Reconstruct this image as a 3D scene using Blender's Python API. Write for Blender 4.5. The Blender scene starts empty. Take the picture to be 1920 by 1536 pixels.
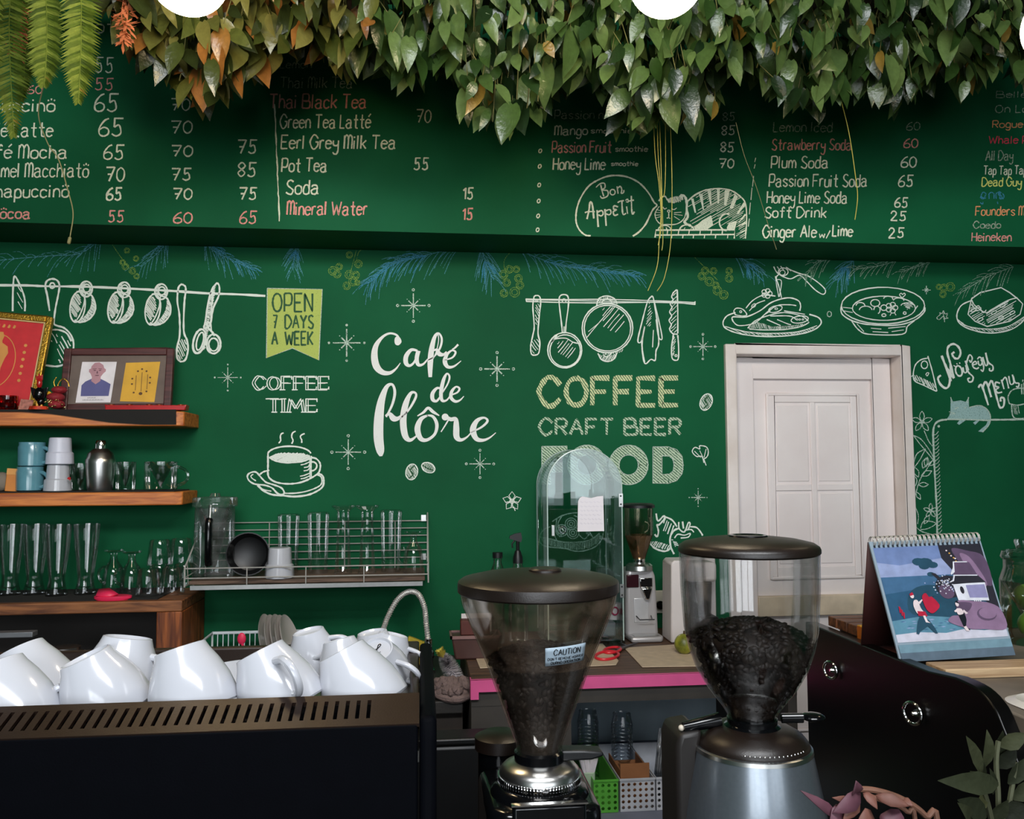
import bpy, bmesh, math, random
from mathutils import Vector, Matrix, Euler
PI = math.pi
sc = bpy.context.scene
# ---------------------------------------------------------------- camera
EYE = Vector((0.0, 0.0, 1.6))
FPX = 1600.0                       # focal length in pixels of the 1920 x 1536 frame
YAW, PITCH, ROLL = math.radians(-6.2), math.radians(3.75), -0.005
CAMM = Matrix.Rotation(YAW, 4, 'Z') @ Matrix.Rotation(PI/2 + PITCH, 4, 'X') @ Matrix.Rotation(ROLL, 4, 'Z')
cam_data = bpy.data.cameras.new('camera')
cam_data.sensor_width = 36.0; cam_data.sensor_fit = 'HORIZONTAL'; cam_data.lens = FPX/1920*36
cam_data.clip_start = 0.05
cam = bpy.data.objects.new('camera', cam_data); sc.collection.objects.link(cam)
cam.matrix_world = Matrix.Translation(EYE) @ CAMM
sc.camera = cam
sc.view_settings.view_transform = 'Standard'; sc.view_settings.look = 'None'
sc.view_settings.gamma = 1.0; sc.view_settings.use_curve_mapping = False
sc.view_settings.exposure = 0.42
sc.cycles.transparent_max_bounces = 40
sc.cycles.max_bounces = 10
sc.cycles.caustics_reflective = False
# ---------------------------------------------------------------- world and daylight
world = bpy.data.worlds.new('sky'); sc.world = world; world.use_nodes = True
wb = world.node_tree.nodes['Background']
wb.inputs['Color'].default_value = (0.80, 0.90, 1.0, 1); wb.inputs['Strength'].default_value = 1.0
def area(name, loc, aim, sx, sy, watts, col):
    l = bpy.data.lights.new(name, 'AREA'); l.shape = 'RECTANGLE'; l.size = sx; l.size_y = sy
    l.energy = watts; l.color = col
    o = bpy.data.objects.new(name, l); sc.collection.objects.link(o)
    o.location = loc
    o.rotation_euler = (Vector(aim) - Vector(loc)).to_track_quat('-Z', 'Y').to_euler()
    return o
# daylight coming through the shop front behind the camera
area('window_daylight', (-0.75, -3.6, 2.15), (0.1, 3.4, 1.2), 2.6, 1.9, 76, (0.90, 0.95, 1.0))
area('window_daylight', (2.1, -3.6, 2.15), (0.3, 3.4, 1.2), 2.2, 1.9, 26, (0.90, 0.95, 1.0))
# added area light under the closed ceiling, steepens shadows below the shelves
area('added_overhead_light', (0.1, -0.3, 3.38), (0.2, 3.4, 1.6), 1.9, 0.8, 100, (0.94, 0.97, 1.0))
# ---------------------------------------------------------------- helpers
def at(px, py, Y):
    """the point of the plane y = Y seen at pixel (px, py)"""
    d = CAMM.to_3x3() @ Vector(((px-960)/FPX, -(py-768)/FPX, -1.0))
    return EYE + d*(Y/d.y)
def atz(px, py, z):
    d = CAMM.to_3x3() @ Vector(((px-960)/FPX, -(py-768)/FPX, -1.0))
    return EYE + d*((z-EYE.z)/d.z)
def zat(py, Y, px=960): return at(px, py, Y).z
def xat(px, Y, py=873): return at(px, py, Y).x
def lin(h):
    r = [int(h[i:i+2], 16)/255 for i in (0, 2, 4)]
    return tuple(c/12.92 if c <= .04045 else ((c+.055)/1.055)**2.4 for c in r)
MATS = {}
def mat(name, col, rough=.5, metal=0.0, var=.12, scale=14.0, bump=0.0, bscale=120.0, coat=0.0, trans=0.0, emit=0.0, col2=None, spec=.5, sheen=0.0, sss=0.0):
    if name in MATS: return MATS[name]
    c = lin(col) if isinstance(col, str) else col
    m = bpy.data.materials.new(name); m.use_nodes = True
    nt = m.node_tree; b = nt.nodes['Principled BSDF']
    tc = nt.nodes.new('ShaderNodeTexCoord')
    n = nt.nodes.new('ShaderNodeTexNoise'); n.inputs['Scale'].default_value = scale; n.inputs['Detail'].default_value = 5
    nt.links.new(tc.outputs['Object'], n.inputs['Vector'])
    r = nt.nodes.new('ShaderNodeValToRGB')
    c2 = (lin(col2) if isinstance(col2, str) else col2) if col2 else None
    lo = tuple(max(0, x*(1-var)) for x in c); hi = c2 or tuple(min(1, x*(1+var)) for x in c)
    r.color_ramp.elements[0].position = .3; r.color_ramp.elements[1].position = .7
    r.color_ramp.elements[0].color = (*lo, 1); r.color_ramp.elements[1].color = (*hi, 1)
    nt.links.new(n.outputs['Fac'], r.inputs['Fac']); nt.links.new(r.outputs['Color'], b.inputs['Base Color'])
    b.inputs['Roughness'].default_value = rough; b.inputs['Metallic'].default_value = metal
    b.inputs['Specular IOR Level'].default_value = spec
    b.inputs['Coat Weight'].default_value = coat; b.inputs['Coat Roughness'].default_value = .08
    b.inputs['Transmission Weight'].default_value = trans
    b.inputs['Sheen Weight'].default_value = sheen
    if emit:
        b.inputs['Emission Color'].default_value = (*c, 1); b.inputs['Emission Strength'].default_value = emit
    if bump:
        n2 = nt.nodes.new('ShaderNodeTexNoise'); n2.inputs['Scale'].default_value = bscale; n2.inputs['Detail'].default_value = 4
        nt.links.new(tc.outputs['Object'], n2.inputs['Vector'])
        bp = nt.nodes.new('ShaderNodeBump'); bp.inputs['Strength'].default_value = bump; bp.inputs['Distance'].default_value = .01
        nt.links.new(n2.outputs['Fac'], bp.inputs['Height']); nt.links.new(bp.outputs['Normal'], b.inputs['Normal'])
    MATS[name] = m
    return m
def glass(name, tint=(.93, .96, .95), refl=.55, rough=.02, smudge=0.0, dirt=(.5, .42, .34)):
    """clear thin-walled glass: transparent with a Fresnel gloss, optional smudges"""
    if name in MATS: return MATS[name]
    m = bpy.data.materials.new(name); m.use_nodes = True; nt = m.node_tree
    nt.nodes.remove(nt.nodes['Principled BSDF'])
    out = nt.nodes['Material Output']
    t = nt.nodes.new('ShaderNodeBsdfTransparent'); t.inputs['Color'].default_value = (*tint, 1)
    g = nt.nodes.new('ShaderNodeBsdfGlossy'); g.inputs['Roughness'].default_value = rough
    lw = nt.nodes.new('ShaderNodeLayerWeight'); lw.inputs['Blend'].default_value = .35
    mr = nt.nodes.new('ShaderNodeMapRange'); mr.inputs['To Min'].default_value = .035; mr.inputs['To Max'].default_value = refl
    nt.links.new(lw.outputs['Fresnel'], mr.inputs['Value'])
    mx = nt.nodes.new('ShaderNodeMixShader')
    nt.links.new(mr.outputs['Result'], mx.inputs['Fac']); nt.links.new(t.outputs[0], mx.inputs[1]); nt.links.new(g.outputs[0], mx.inputs[2])
    last = mx
    if smudge:
        tc = nt.nodes.new('ShaderNodeTexCoord'); n = nt.nodes.new('ShaderNodeTexNoise')
        n.inputs['Scale'].default_value = 18; n.inputs['Detail'].default_value = 6
        nt.links.new(tc.outputs['Object'], n.inputs['Vector'])
        r = nt.nodes.new('ShaderNodeMapRange'); r.inputs['From Min'].default_value = .35; r.inputs['From Max'].default_value = .8
        r.inputs['To Max'].default_value = smudge
        nt.links.new(n.outputs['Fac'], r.inputs['Value'])
        d = nt.nodes.new('ShaderNodeBsdfDiffuse'); d.inputs['Color'].default_value = (*dirt, 1)
        m2 = nt.nodes.new('ShaderNodeMixShader')
        nt.links.new(r.outputs['Result'], m2.inputs['Fac']); nt.links.new(mx.outputs[0], m2.inputs[1]); nt.links.new(d.outputs[0], m2.inputs[2])
        last = m2
    nt.links.new(last.outputs[0], out.inputs['Surface'])
    MATS[name] = m
    return m
def wood(name, c1, c2, rough=.5, scale=6.0, axis='X', coat=0.0):
    if name in MATS: return MATS[name]
    m = bpy.data.materials.new(name); m.use_nodes = True; nt = m.node_tree; b = nt.nodes['Principled BSDF']
    tc = nt.nodes.new('ShaderNodeTexCoord'); mp = nt.nodes.new('ShaderNodeMapping')
    s = {'X': (1.2, 14, 14), 'Y': (14, 1.2, 14), 'Z': (14, 14, 1.2)}[axis]
    mp.inputs['Scale'].default_value = s
    nt.links.new(tc.outputs['Object'], mp.inputs['Vector'])
    n = nt.nodes.new('ShaderNodeTexNoise'); n.inputs['Scale'].default_value = scale; n.inputs['Detail'].default_value = 8; n.inputs['Distortion'].default_value = .6
    nt.links.new(mp.outputs[0], n.inputs['Vector'])
    r = nt.nodes.new('ShaderNodeValToRGB'); r.color_ramp.elements[0].position = .33; r.color_ramp.elements[1].position = .66
    r.color_ramp.elements[0].color = (*lin(c1), 1); r.color_ramp.elements[1].color = (*lin(c2), 1)
    nt.links.new(n.outputs['Fac'], r.inputs['Fac']); nt.links.new(r.outputs['Color'], b.inputs['Base Color'])
    b.inputs['Roughness'].default_value = rough; b.inputs['Coat Weight'].default_value = coat
    bp = nt.nodes.new('ShaderNodeBump'); bp.inputs['Strength'].default_value = .15; bp.inputs['Distance'].default_value = .004
    nt.links.new(n.outputs['Fac'], bp.inputs['Height']); nt.links.new(bp.outputs['Normal'], b.inputs['Normal'])
    MATS[name] = m
    return m

class MB:
    """collects geometry for ONE mesh"""
    def __init__(s): s.v = []; s.f = []; s.m = []; s.s = []
    def add(s, vs, fs, mi=0, smooth=False, X=None):
        k = len(s.v)
        s.v += [(X @ Vector(p)) if X is not None else Vector(p) for p in vs]
        for f in fs: s.f.append([i+k for i in f]); s.m.append(mi); s.s.append(smooth)
        return s
    def box(s, x0, x1, y0, y1, z0, z1, mi=0, X=None):
        vs = [(x, y, z) for z in (z0, z1) for y in (y0, y1) for x in (x0, x1)]
        return s.add(vs, [(0, 2, 3, 1), (4, 5, 7, 6), (0, 1, 5, 4), (2, 6, 7, 3), (0, 4, 6, 2), (1, 3, 7, 5)], mi, False, X)
    def lathe(s, prof, seg=40, c=(0, 0, 0), mi=0, X=None, cap=True, smooth=True, squash=1.0):
        vs = []; fs = []
        for r, z in prof:
            for i in range(seg):
                a = 2*PI*i/seg; vs.append((c[0]+r*math.cos(a), c[1]+r*squash*math.sin(a), c[2]+z))
        n = len(prof)
        for j in range(n-1):
            for i in range(seg):
                i2 = (i+1) % seg
                fs.append((j*seg+i, j*seg+i2, (j+1)*seg+i2, (j+1)*seg+i))
        s.add(vs, fs, mi, smooth, X)
        k = len(s.v) - len(vs)
        if cap:
            if prof[0][0] > 1e-6: s.f.append([k+i for i in reversed(range(seg))]); s.m.append(mi); s.s.append(False)
            if prof[-1][0] > 1e-6: s.f.append([k+(n-1)*seg+i for i in range(seg)]); s.m.append(mi); s.s.append(False)
        return s
    def tube(s, pts, r, seg=8, mi=0, closed=False, X=None, rf=None, cap=True):
        P = [Vector(p) for p in pts]; n = len(P); vs = []; fs = []
        ref = None
        for i, p in enumerate(P):
            a = P[i-1] if (i > 0 or closed) else p; b = P[(i+1) % n] if (i < n-1 or closed) else p
            t = (b-a).normalized() if (b-a).length > 1e-9 else Vector((0, 0, 1))
            if ref is None: ref = t.orthogonal().normalized()
            ref = (ref - t*ref.dot(t)); ref = ref.normalized() if ref.length > 1e-6 else t.orthogonal().normalized()
            w = t.cross(ref); rr = (rf[i] if rf else 1)*r
            for k in range(seg):
                q = 2*PI*k/seg; vs.append(p + ref*(rr*math.cos(q)) + w*(rr*math.sin(q)))
        m = n if closed else n-1
        for i in range(m):
            for k in range(seg):
                k2 = (k+1) % seg; j = (i+1) % n
                fs.append((i*seg+k, i*seg+k2, j*seg+k2, j*seg+k))
        if cap and not closed:
            fs.append(list(reversed(range(seg)))); fs.append([(n-1)*seg+k for k in range(seg)])
        return s.add(vs, fs, mi, True, X)
    def prism(s, poly, d0, d1, axis='y', mi=0, X=None):
        """poly of (u, v); extruded along axis from d0 to d1"""
        n = len(poly)
        def P(u, v, d): return {'y': (u, d, v), 'x': (d, u, v), 'z': (u, v, d)}[axis]
        vs = [P(u, v, d0) for u, v in poly] + [P(u, v, d1) for u, v in poly]
        fs = [list(range(n)), list(reversed(range(n, 2*n)))] + [(i, i+n, (i+1) % n+n, (i+1) % n) for i in range(n)]
        return s.add(vs, fs, mi, False, X)
    def ball(s, c, r, mi=0, seg=16, rings=10, sx=1, sy=1, sz=1, X=None):
        prof = [(math.sin(PI*j/rings), -math.cos(PI*j/rings)) for j in range(rings+1)]
        vs = []; fs = []
        for q, z in prof:
            for i in range(seg):
                a = 2*PI*i/seg; vs.append((c[0]+r*sx*q*math.cos(a), c[1]+r*sy*q*math.sin(a), c[2]+r*sz*z))
        for j in range(rings):
            for i in range(seg):
                i2 = (i+1) % seg; fs.append((j*seg+i, j*seg+i2, (j+1)*seg+i2, (j+1)*seg+i))
        return s.add(vs, fs, mi, True, X)
    def mesh(s, name, mats, off=Vector((0, 0, 0)), fix=True):
        me = bpy.data.meshes.new(name)
        me.from_pydata([tuple(p-off) for p in s.v], [], s.f)
        for m in (mats if isinstance(mats, (list, tuple)) else [mats]): me.materials.append(m)
        me.polygons.foreach_set('material_index', s.m); me.polygons.foreach_set('use_smooth', s.s)
        if fix:
            bm = bmesh.new(); bm.from_mesh(me)
            bmesh.ops.remove_doubles(bm, verts=bm.verts, dist=1e-6)
            bmesh.ops.recalc_face_normals(bm, faces=bm.faces)
            bm.to_mesh(me); bm.free()
        me.update()
        if fix: me.set_sharp_from_angle(angle=math.radians(36))
        return me
ROOTM = {}
def finish(o, bevel=0, seg=2, solid=0, subd=0):
    if solid:
        m = o.modifiers.new('thickness', 'SOLIDIFY'); m.thickness = solid; m.offset = 0
    if bevel:
        m = o.modifiers.new('bevel', 'BEVEL'); m.width = bevel; m.segments = seg; m.limit_method = 'ANGLE'; m.angle_limit = math.radians(40)
    if subd:
        m = o.modifiers.new('smooth', 'SUBSURF'); m.levels = subd; m.render_levels = subd
def root(name, label, cat, group=None, loc=(0, 0, 0), rot=None):
    o = bpy.data.objects.new(name, None); sc.collection.objects.link(o)
    o.empty_display_size = .05
    M = Matrix.Translation(Vector(loc)) @ (rot.to_matrix().to_4x4() if rot else Matrix.Identity(4))
    o.location = loc
    if rot: o.rotation_euler = rot
    ROOTM[o.name] = M
    o['label'] = label; o['category'] = cat
    if group: o['group'] = group
    return o
def part(name, mb, mats, parent, bevel=0, seg=2, solid=0, subd=0, label=None, kind=None, fix=True, local=False):
    """one mesh under its thing (or under a part of it), modelled in world coordinates unless local"""
    me = mb.mesh(name, mats, fix=fix)
    o = bpy.data.objects.new(name, me); sc.collection.objects.link(o); o.parent = parent
    if not local and parent.name in ROOTM: o.matrix_parent_inverse = ROOTM[parent.name].inverted()
    finish(o, bevel, seg, solid, subd)
    if label: o['label'] = label
    if kind: o['kind'] = kind
    return o
def single(name, mb, mats, label, cat, group=None, bevel=0, seg=2, solid=0, subd=0, kind=None, fix=True):
    xs = [p.x for p in mb.v]; ys = [p.y for p in mb.v]; zs = [p.z for p in mb.v]
    off = Vector(((min(xs)+max(xs))/2, (min(ys)+max(ys))/2, min(zs)))
    o = bpy.data.objects.new(name, mb.mesh(name, mats, off, fix)); sc.collection.objects.link(o); o.location = off
    finish(o, bevel, seg, solid, subd)
    if label: o['label'] = label
    if cat: o['category'] = cat
    if group: o['group'] = group
    if kind: o['kind'] = kind
    return o
def struct(name, mb, mats, bevel=0, label=None):
    o = bpy.data.objects.new(name, mb.mesh(name, mats)); sc.collection.objects.link(o)
    finish(o, bevel); o['kind'] = 'structure'
    if label: o['label'] = label
    return o
def dup(src, loc=None, rot=None, label=None, group=None):
    r = src.copy(); sc.collection.objects.link(r)
    if loc is not None: r.location = loc
    if rot is not None: r.rotation_euler = rot
    if label: r['label'] = label
    if group: r['group'] = group
    for ch in list(src.children):
        c = ch.copy(); sc.collection.objects.link(c); c.parent = r
        for g in list(ch.children):
            d = g.copy(); sc.collection.objects.link(d); d.parent = c
    return r
def catmull(P, closed=False, n=6):
    """smooth polyline through tuples of any length"""
    N = len(P); out = []
    if N < 3: return list(P)
    m = N if closed else N-1
    for i in range(m):
        p0 = P[i-1] if (i > 0 or closed) else P[0]; p1 = P[i]; p2 = P[(i+1) % N]; p3 = P[(i+2) % N] if (i+2 < N or closed) else P[-1]
        for k in range(n):
            t = k/n
            out.append(tuple(.5*(2*b + (c-a)*t + (2*a-5*b+4*c-d)*t*t + (3*b-a-3*c+d)*t**3) for a, b, c, d in zip(p0, p1, p2, p3)))
    if not closed: out.append(tuple(P[-1]))
    return out
def pts(s):
    return [tuple(float(a) for a in t.split(',')) for t in s.split()] if isinstance(s, str) else list(s)
# ---------------------------------------------------------------- the setting
W, F = 3.40, 3.12                   # back wall plane, face of the menu board above it
XL, XR, YF, ZC = -2.7, 3.3, -3.4, 3.42
WALL_GREEN = '0d5735'
m_green = mat('green_chalkboard_paint', WALL_GREEN, .7, var=.16, scale=2.2, bump=.05, bscale=260, spec=.15)
m_dark = mat('dark_green_paint', '12402c', .7, var=.2, scale=2)
m_ceil = mat('dark_ceiling_boards', '3a3630', .8)
m_floor = mat('grey_floor_tiles', '5d5750', .5, scale=5)
m_white = mat('aged_white_gloss_paint', 'efe4e2', .42, var=.05, scale=3.5, bump=.03, bscale=60, col2='f3ecea')
m_white2 = mat('scuffed_white_gloss_paint', 'e9dcd3', .45, var=.1, scale=7, bump=.05, bscale=80, col2='f1e8e4')
m_pan = mat('pale_plaster', 'c9c4b8', .7)

zf = zat(440, F)                    # lower edge of the menu board
dx0, dx1 = xat(1360, W, 800), xat(1707, W, 800)     # outer edges of the door casing
dzt = zat(648, W, 1530)
fw = .042                          # casing width
wb_ = MB()
wb_.box(XL, dx0+.02, W, W+.12, 0, ZC); wb_.box(dx1-.02, XR, W, W+.12, 0, ZC); wb_.box(dx0+.02, dx1-.02, W, W+.12, dzt-.02, ZC)
wall_back = struct('wall_back', wb_, m_green)
wall_upper = struct('wall_upper', MB().box(XL, XR, F, W-.001, zf, ZC), m_green)
struct('floor', MB().box(XL, XR, YF, W+.9, -.1, 0), m_floor)
struct('ceiling', MB().box(XL, XR, YF, W+.12, ZC, ZC+.1), m_ceil)
struct('wall_left', MB().box(XL-.1, XL, YF, W+.12, 0, ZC), m_dark)
struct('wall_right', MB().box(XR, XR+.1, YF, W+.12, 0, ZC), m_dark)
wf = MB()   # shop front with two large openings
for x0, x1, z0, z1 in ((XL, -2.1, 0, ZC), (.62, .95, 0, ZC), (3.1, XR, 0, ZC), (-2.1, .62, 0, 1.1), (-2.1, .62, 3.15, ZC), (.95, 3.1, 0, 1.1), (.95, 3.1, 3.15, ZC)):
    wf.box(x0, x1, YF-.1, YF, z0, z1)
struct('wall_front', wf, m_pan)
for k, (a, b) in enumerate(((-2.1, .62), (.95, 3.1))):
    wm = MB(); n = 3
    for i in range(n+1):
        x = a+(b-a)*i/n; wm.box(x-.04, x+.04, YF-.08, YF-.03, 1.1, 3.15)
    for z in (1.125, 2.6, 3.125): wm.box(a, b, YF-.08, YF-.03, z-.02, z+.02)
    struct('window_%d' % (k+1), wm, m_dark)

# small white panelled door let into the wall
fr = MB()
fr.box(dx0, dx0+fw, W-.022, W+.12, .02, dzt); fr.box(dx1-fw, dx1, W-.022, W+.12, .02, dzt); fr.box(dx0+fw, dx1-fw, W-.022, W+.12, dzt-fw, dzt)
struct('trim_1', fr, m_white2, bevel=.004)
YD = W+.085
door = bpy.data.objects.new('door_1', None); sc.collection.objects.link(door); door['kind'] = 'structure'; ROOTM['door_1'] = Matrix.Identity(4)
def dr(p): return (xat(p[0], YD, p[1]), zat(p[1], YD, p[0]))
def rect_frame(mb, x0, x1, z0, z1, w, y0, y1):
    mb.box(x0, x0+w, y0, y1, z0, z1); mb.box(x1-w, x1, y0, y1, z0, z1); mb.box(x0+w, x1-w, y0, y1, z0, z0+w); mb.box(x0+w, x1-w, y0, y1, z1-w, z1)
lx0, lx1 = dx0+fw+.002, dx1-fw-.002
part('door_leaf', MB().box(lx0, lx1, YD, YD+.03, .02, dzt-fw-.003), m_white, door)
A = [xat(p, YD, 850) for p in (1411, 1635, 1437, 1612, 1452, 1596)]
Z = [zat(p, YD, 1525) for p in (712, 738, 755, 908, 920, 1062, 1085, 1115)]
st = MB()   # stepped stiles and rails around the sunk field
st.box(lx0, A[0], YD-.02, YD, .02, dzt-fw-.003); st.box(A[1], lx1, YD-.02, YD, .02, dzt-fw-.003)
st.box(A[0], A[1], YD-.02, YD, Z[0], dzt-fw-.003)
part('stile', st, m_white, door, bevel=.003)
mo = MB(); rect_frame(mo, A[2], A[3], Z[6], Z[1], .011, YD-.012, YD); part('moulding', mo, m_white, door, bevel=.004)
gr = MB(); xm = (A[4]+A[5])/2
gr.box(A[2]+.011, A[4], YD-.007, YD, Z[6]+.011, Z[1]-.011); gr.box(A[5], A[3]-.011, YD-.007, YD, Z[6]+.011, Z[1]-.011)
gr.box(xm-.012, xm+.012, YD-.007, YD, Z[5], Z[2])
for a, b in ((Z[2], Z[1]-.011), (Z[6]+.011, Z[5])): gr.box(A[4], A[5], YD-.007, YD-.0005, a, b)
for a, b in ((A[4], xm-.012), (xm+.012, A[5])): gr.box(a, b, YD-.007, YD-.0005, Z[4], Z[3])
part('glazing_grid', gr, m_white, door, bevel=.003)
for a, b in ((A[4], xm-.012), (xm+.012, A[5])):
    for c, d in ((Z[3], Z[2]), (Z[5], Z[4])):
        part('panel', MB().box(a+.01, b-.01, YD-.004, YD+.001, c+.012, d-.012), m_white, door, bevel=.003)
part('lock_rail', MB().box(A[0], A[1], YD-.03, YD, zat(1152, YD, 1525), Z[7]), mat('bare_beige_wood', 'd8c7ae', .6, var=.15), door, bevel=.003)
lo = MB(); rect_frame(lo, A[2], A[3], .25, zat(1365, YD, 1525), .011, YD-.012, YD); part('moulding', lo, m_white, door, bevel=.004)
# ---------------------------------------------------------------- chalk lettering and drawings on the green paint
def chalk(name, col, cover=.62, hatch=0, grain=420):
    """dry chalk: grains of pigment over the green paint"""
    m = bpy.data.materials.new(name); m.use_nodes = True; nt = m.node_tree; b = nt.nodes['Principled BSDF']
    tc = nt.nodes.new('ShaderNodeTexCoord')
    n = nt.nodes.new('ShaderNodeTexNoise'); n.inputs['Scale'].default_value = grain; n.inputs['Detail'].default_value = 3
    nt.links.new(tc.outputs['Object'], n.inputs['Vector'])
    r = nt.nodes.new('ShaderNodeMapRange'); w = .5-(cover-.5)*.55
    r.inputs['From Min'].default_value = w-.10; r.inputs['From Max'].default_value = w+.10
    nt.links.new(n.outputs['Fac'], r.inputs['Value'])
    f = r.outputs['Result']
    if hatch:
        mp = nt.nodes.new('ShaderNodeMapping'); mp.inputs['Rotation'].default_value = (0, math.radians(hatch), 0)
        wv = nt.nodes.new('ShaderNodeTexWave'); wv.inputs['Scale'].default_value = 34; wv.inputs['Distortion'].default_value = 2.2; wv.inputs['Detail Scale'].default_value = 4
        nt.links.new(tc.outputs['Object'], mp.inputs['Vector']); nt.links.new(mp.outputs[0], wv.inputs['Vector'])
        r2 = nt.nodes.new('ShaderNodeMapRange'); r2.inputs['From Min'].default_value = .15; r2.inputs['From Max'].default_value = .6; r2.inputs['To Min'].default_value = .12
        nt.links.new(wv.outputs['Fac'], r2.inputs['Value'])
        mu = nt.nodes.new('ShaderNodeMath'); mu.operation = 'MULTIPLY'
        nt.links.new(f, mu.inputs[0]); nt.links.new(r2.outputs['Result'], mu.inputs[1]); f = mu.outputs[0]
    mx = nt.nodes.new('ShaderNodeMix'); mx.data_type = 'RGBA'
    mx.inputs[6].default_value = (*lin(WALL_GREEN), 1); mx.inputs[7].default_value = (*lin(col), 1)
    nt.links.new(f, mx.inputs[0]); nt.links.new(mx.outputs[2], b.inputs['Base Color'])
    b.inputs['Roughness'].default_value = .85; b.inputs['Specular IOR Level'].default_value = .2
    return m
c_white = chalk('white_chalk', 'e8f0e6', .95)
c_soft = chalk('thin_white_chalk', 'cfe0d2', .62)
c_faint = chalk('faint_white_chalk', 'a9c8b2', .5)
c_menu = chalk('menu_white_chalk', 'dfe4cc', .8)
c_dim = chalk('rubbed_white_chalk', 'b9c3ae', .55)
c_pink = chalk('pink_chalk', 'e09a90', .78)
c_red = chalk('red_chalk', 'd8445a', .85)
c_yel = chalk('yellow_chalk', 'd9de7a', .85)
c_or = chalk('orange_chalk', 'e09a6a', .85)
c_blue = chalk('blue_chalk', '4790b8', .58)
c_blue2 = chalk('dull_blue_chalk', '5c9bb0', .55)
c_lime = chalk('lime_chalk', '86a84a', .5)
c_banner = chalk('yellow_green_chalk', 'b9c968', .9, grain=260)
c_grey = chalk('blue_grey_chalk', '9fc0bd', .8, grain=260)
c_letter = chalk('solid_white_chalk', 'eceeea', .98, grain=300)
c_hatch = chalk('hatched_white_chalk', 'c6d8bd', .95, hatch=50)
c_hatch2 = chalk('hatched_cream_chalk', 'd8dfae', .97, hatch=35)
c_ink = mat('dark_green_gap', '2c5a38', .8)
rnd = random.Random(5)
class Chalk:
    def __init__(s, plane, o=(0, 0, 1)): s.Y = plane; s.o = o; s.mb = MB(); s.lift = 0.0012
    def w2(s, x, y):
        ox, oy, k = s.o; return at(ox+x/k, oy+y/k, s.Y-s.lift)
    def ribbon(s, P, ws, closed=False, mi=0):
        Q = []
        n = len(P)
        for i, (x, y) in enumerate(P):
            a = P[i-1] if (i > 0 or closed) else P[i]; b = P[(i+1) % n] if (i < n-1 or closed) else P[i]
            tx, ty = b[0]-a[0], b[1]-a[1]; L = math.hypot(tx, ty) or 1
            w = ws[i]*s.o[2]/2; nx, ny = -ty/L*w, tx/L*w
            Q += [s.w2(x+nx, y+ny), s.w2(x-nx, y-ny)]
        m = n if closed else n-1
        s.mb.add(Q, [(2*i, 2*i+1, 2*((i+1) % n)+1, 2*((i+1) % n)) for i in range(m)], mi)
        s.lift += .0000035
    def st(s, p, w=2.2, closed=False, sm=True, mi=0, jit=.22):
        """a chalk stroke through points; w = width in photo pixels"""
        P = pts(p)
        if sm: P = catmull(P, closed, 5)
        s.ribbon([q[:2] for q in P], [w*(1+rnd.uniform(-jit, jit)) for _ in P], closed, mi); return s
    def br(s, p, mi=0, n=7):
        """brush stroke x,y,width (width in local units)"""
        P = catmull(pts(p), False, n)
        s.ribbon([q[:2] for q in P], [max(.6, q[2])/s.o[2] for q in P], False, mi); return s
    def el(s, cx, cy, rx, ry, w=2.2, rot=0, a0=0, a1=360, mi=0):
        P = []; N = 26
        for i in range(N+1):
            a = math.radians(a0+(a1-a0)*i/N); x, y = rx*math.cos(a), ry*math.sin(a); c, q = math.cos(math.radians(rot)), math.sin(math.radians(rot))
            P.append((cx+x*c-y*q, cy+x*q+y*c))
        return s.st(P, w, sm=False, mi=mi)
    def fill(s, p, mi=0, sm=False):
        P = pts(p)
        if sm: P = catmull(P, True, 5)
        s.mb.add([s.w2(*q) for q in P], [list(range(len(P)))], mi); s.lift += .00001; return s
    def disc(s, cx, cy, r, mi=0): return s.fill([(cx+r*math.cos(i*PI/7), cy+r*math.sin(i*PI/7)) for i in range(14)], mi)
    def hatch(s, p, ang, gap, w=1.4, mi=0, j=.25, sm=True, part=1.0):
        """scribbled shading lines clipped to a closed outline"""
        P = pts(p); P = catmull(P, True, 5) if sm else P
        a = math.radians(ang); c, q = math.cos(a), math.sin(a)
        R = [(x*c+y*q, -x*q+y*c) for x, y in P]
        t = min(v for u, v in R)+gap*.5; top = max(v for u, v in R)
        while t < top:
            xs = []
            for i in range(len(R)):
                (x0, y0), (x1, y1) = R[i-1], R[i]
                if (y0 <= t) != (y1 <= t): xs.append(x0+(t-y0)/(y1-y0)*(x1-x0))
            xs.sort()
            for u0, u1 in zip(xs[::2], xs[1::2]):
                L = u1-u0; u0 += rnd.uniform(0, j*.3)*L; u1 -= rnd.uniform(0, j)*L + (1-part)*L
                s.ribbon([(u*c-v*q, u*q+v*c) for u, v in ((u0, t), ((u0+u1)/2, t+rnd.uniform(-.15, .15)*gap), (u1, t))], [w*rnd.uniform(.6, 1.2) for _ in '123'], False, mi)
            t += gap*rnd.uniform(.7, 1.3)
        return s
    def star(s, x, y, r, w=1.8, tilt=0, dots='o', d=.55):
        for k in range(4):
            a = math.radians(45*k+tilt); q = r*(1 if k % 2 == 0 else d)
            s.st([(x-q*math.cos(a), y-q*math.sin(a)), (x+q*math.cos(a), y+q*math.sin(a))], w, sm=False)
        for k in range(8):
            a = math.radians(45*k+tilt); q = r*(1.28 if k % 2 == 0 else d*1.3)
            if k % 2 == 0:
                if dots == 'o': s.el(x+q*math.cos(a), y+q*math.sin(a), r*.09, r*.09, 1.6)
                if dots == 'd': s.disc(x+q*math.cos(a), y+q*math.sin(a), r*.09)
            elif dots: s.disc(x+q*math.cos(a), y+q*math.sin(a), r*.04)
        return s
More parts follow.
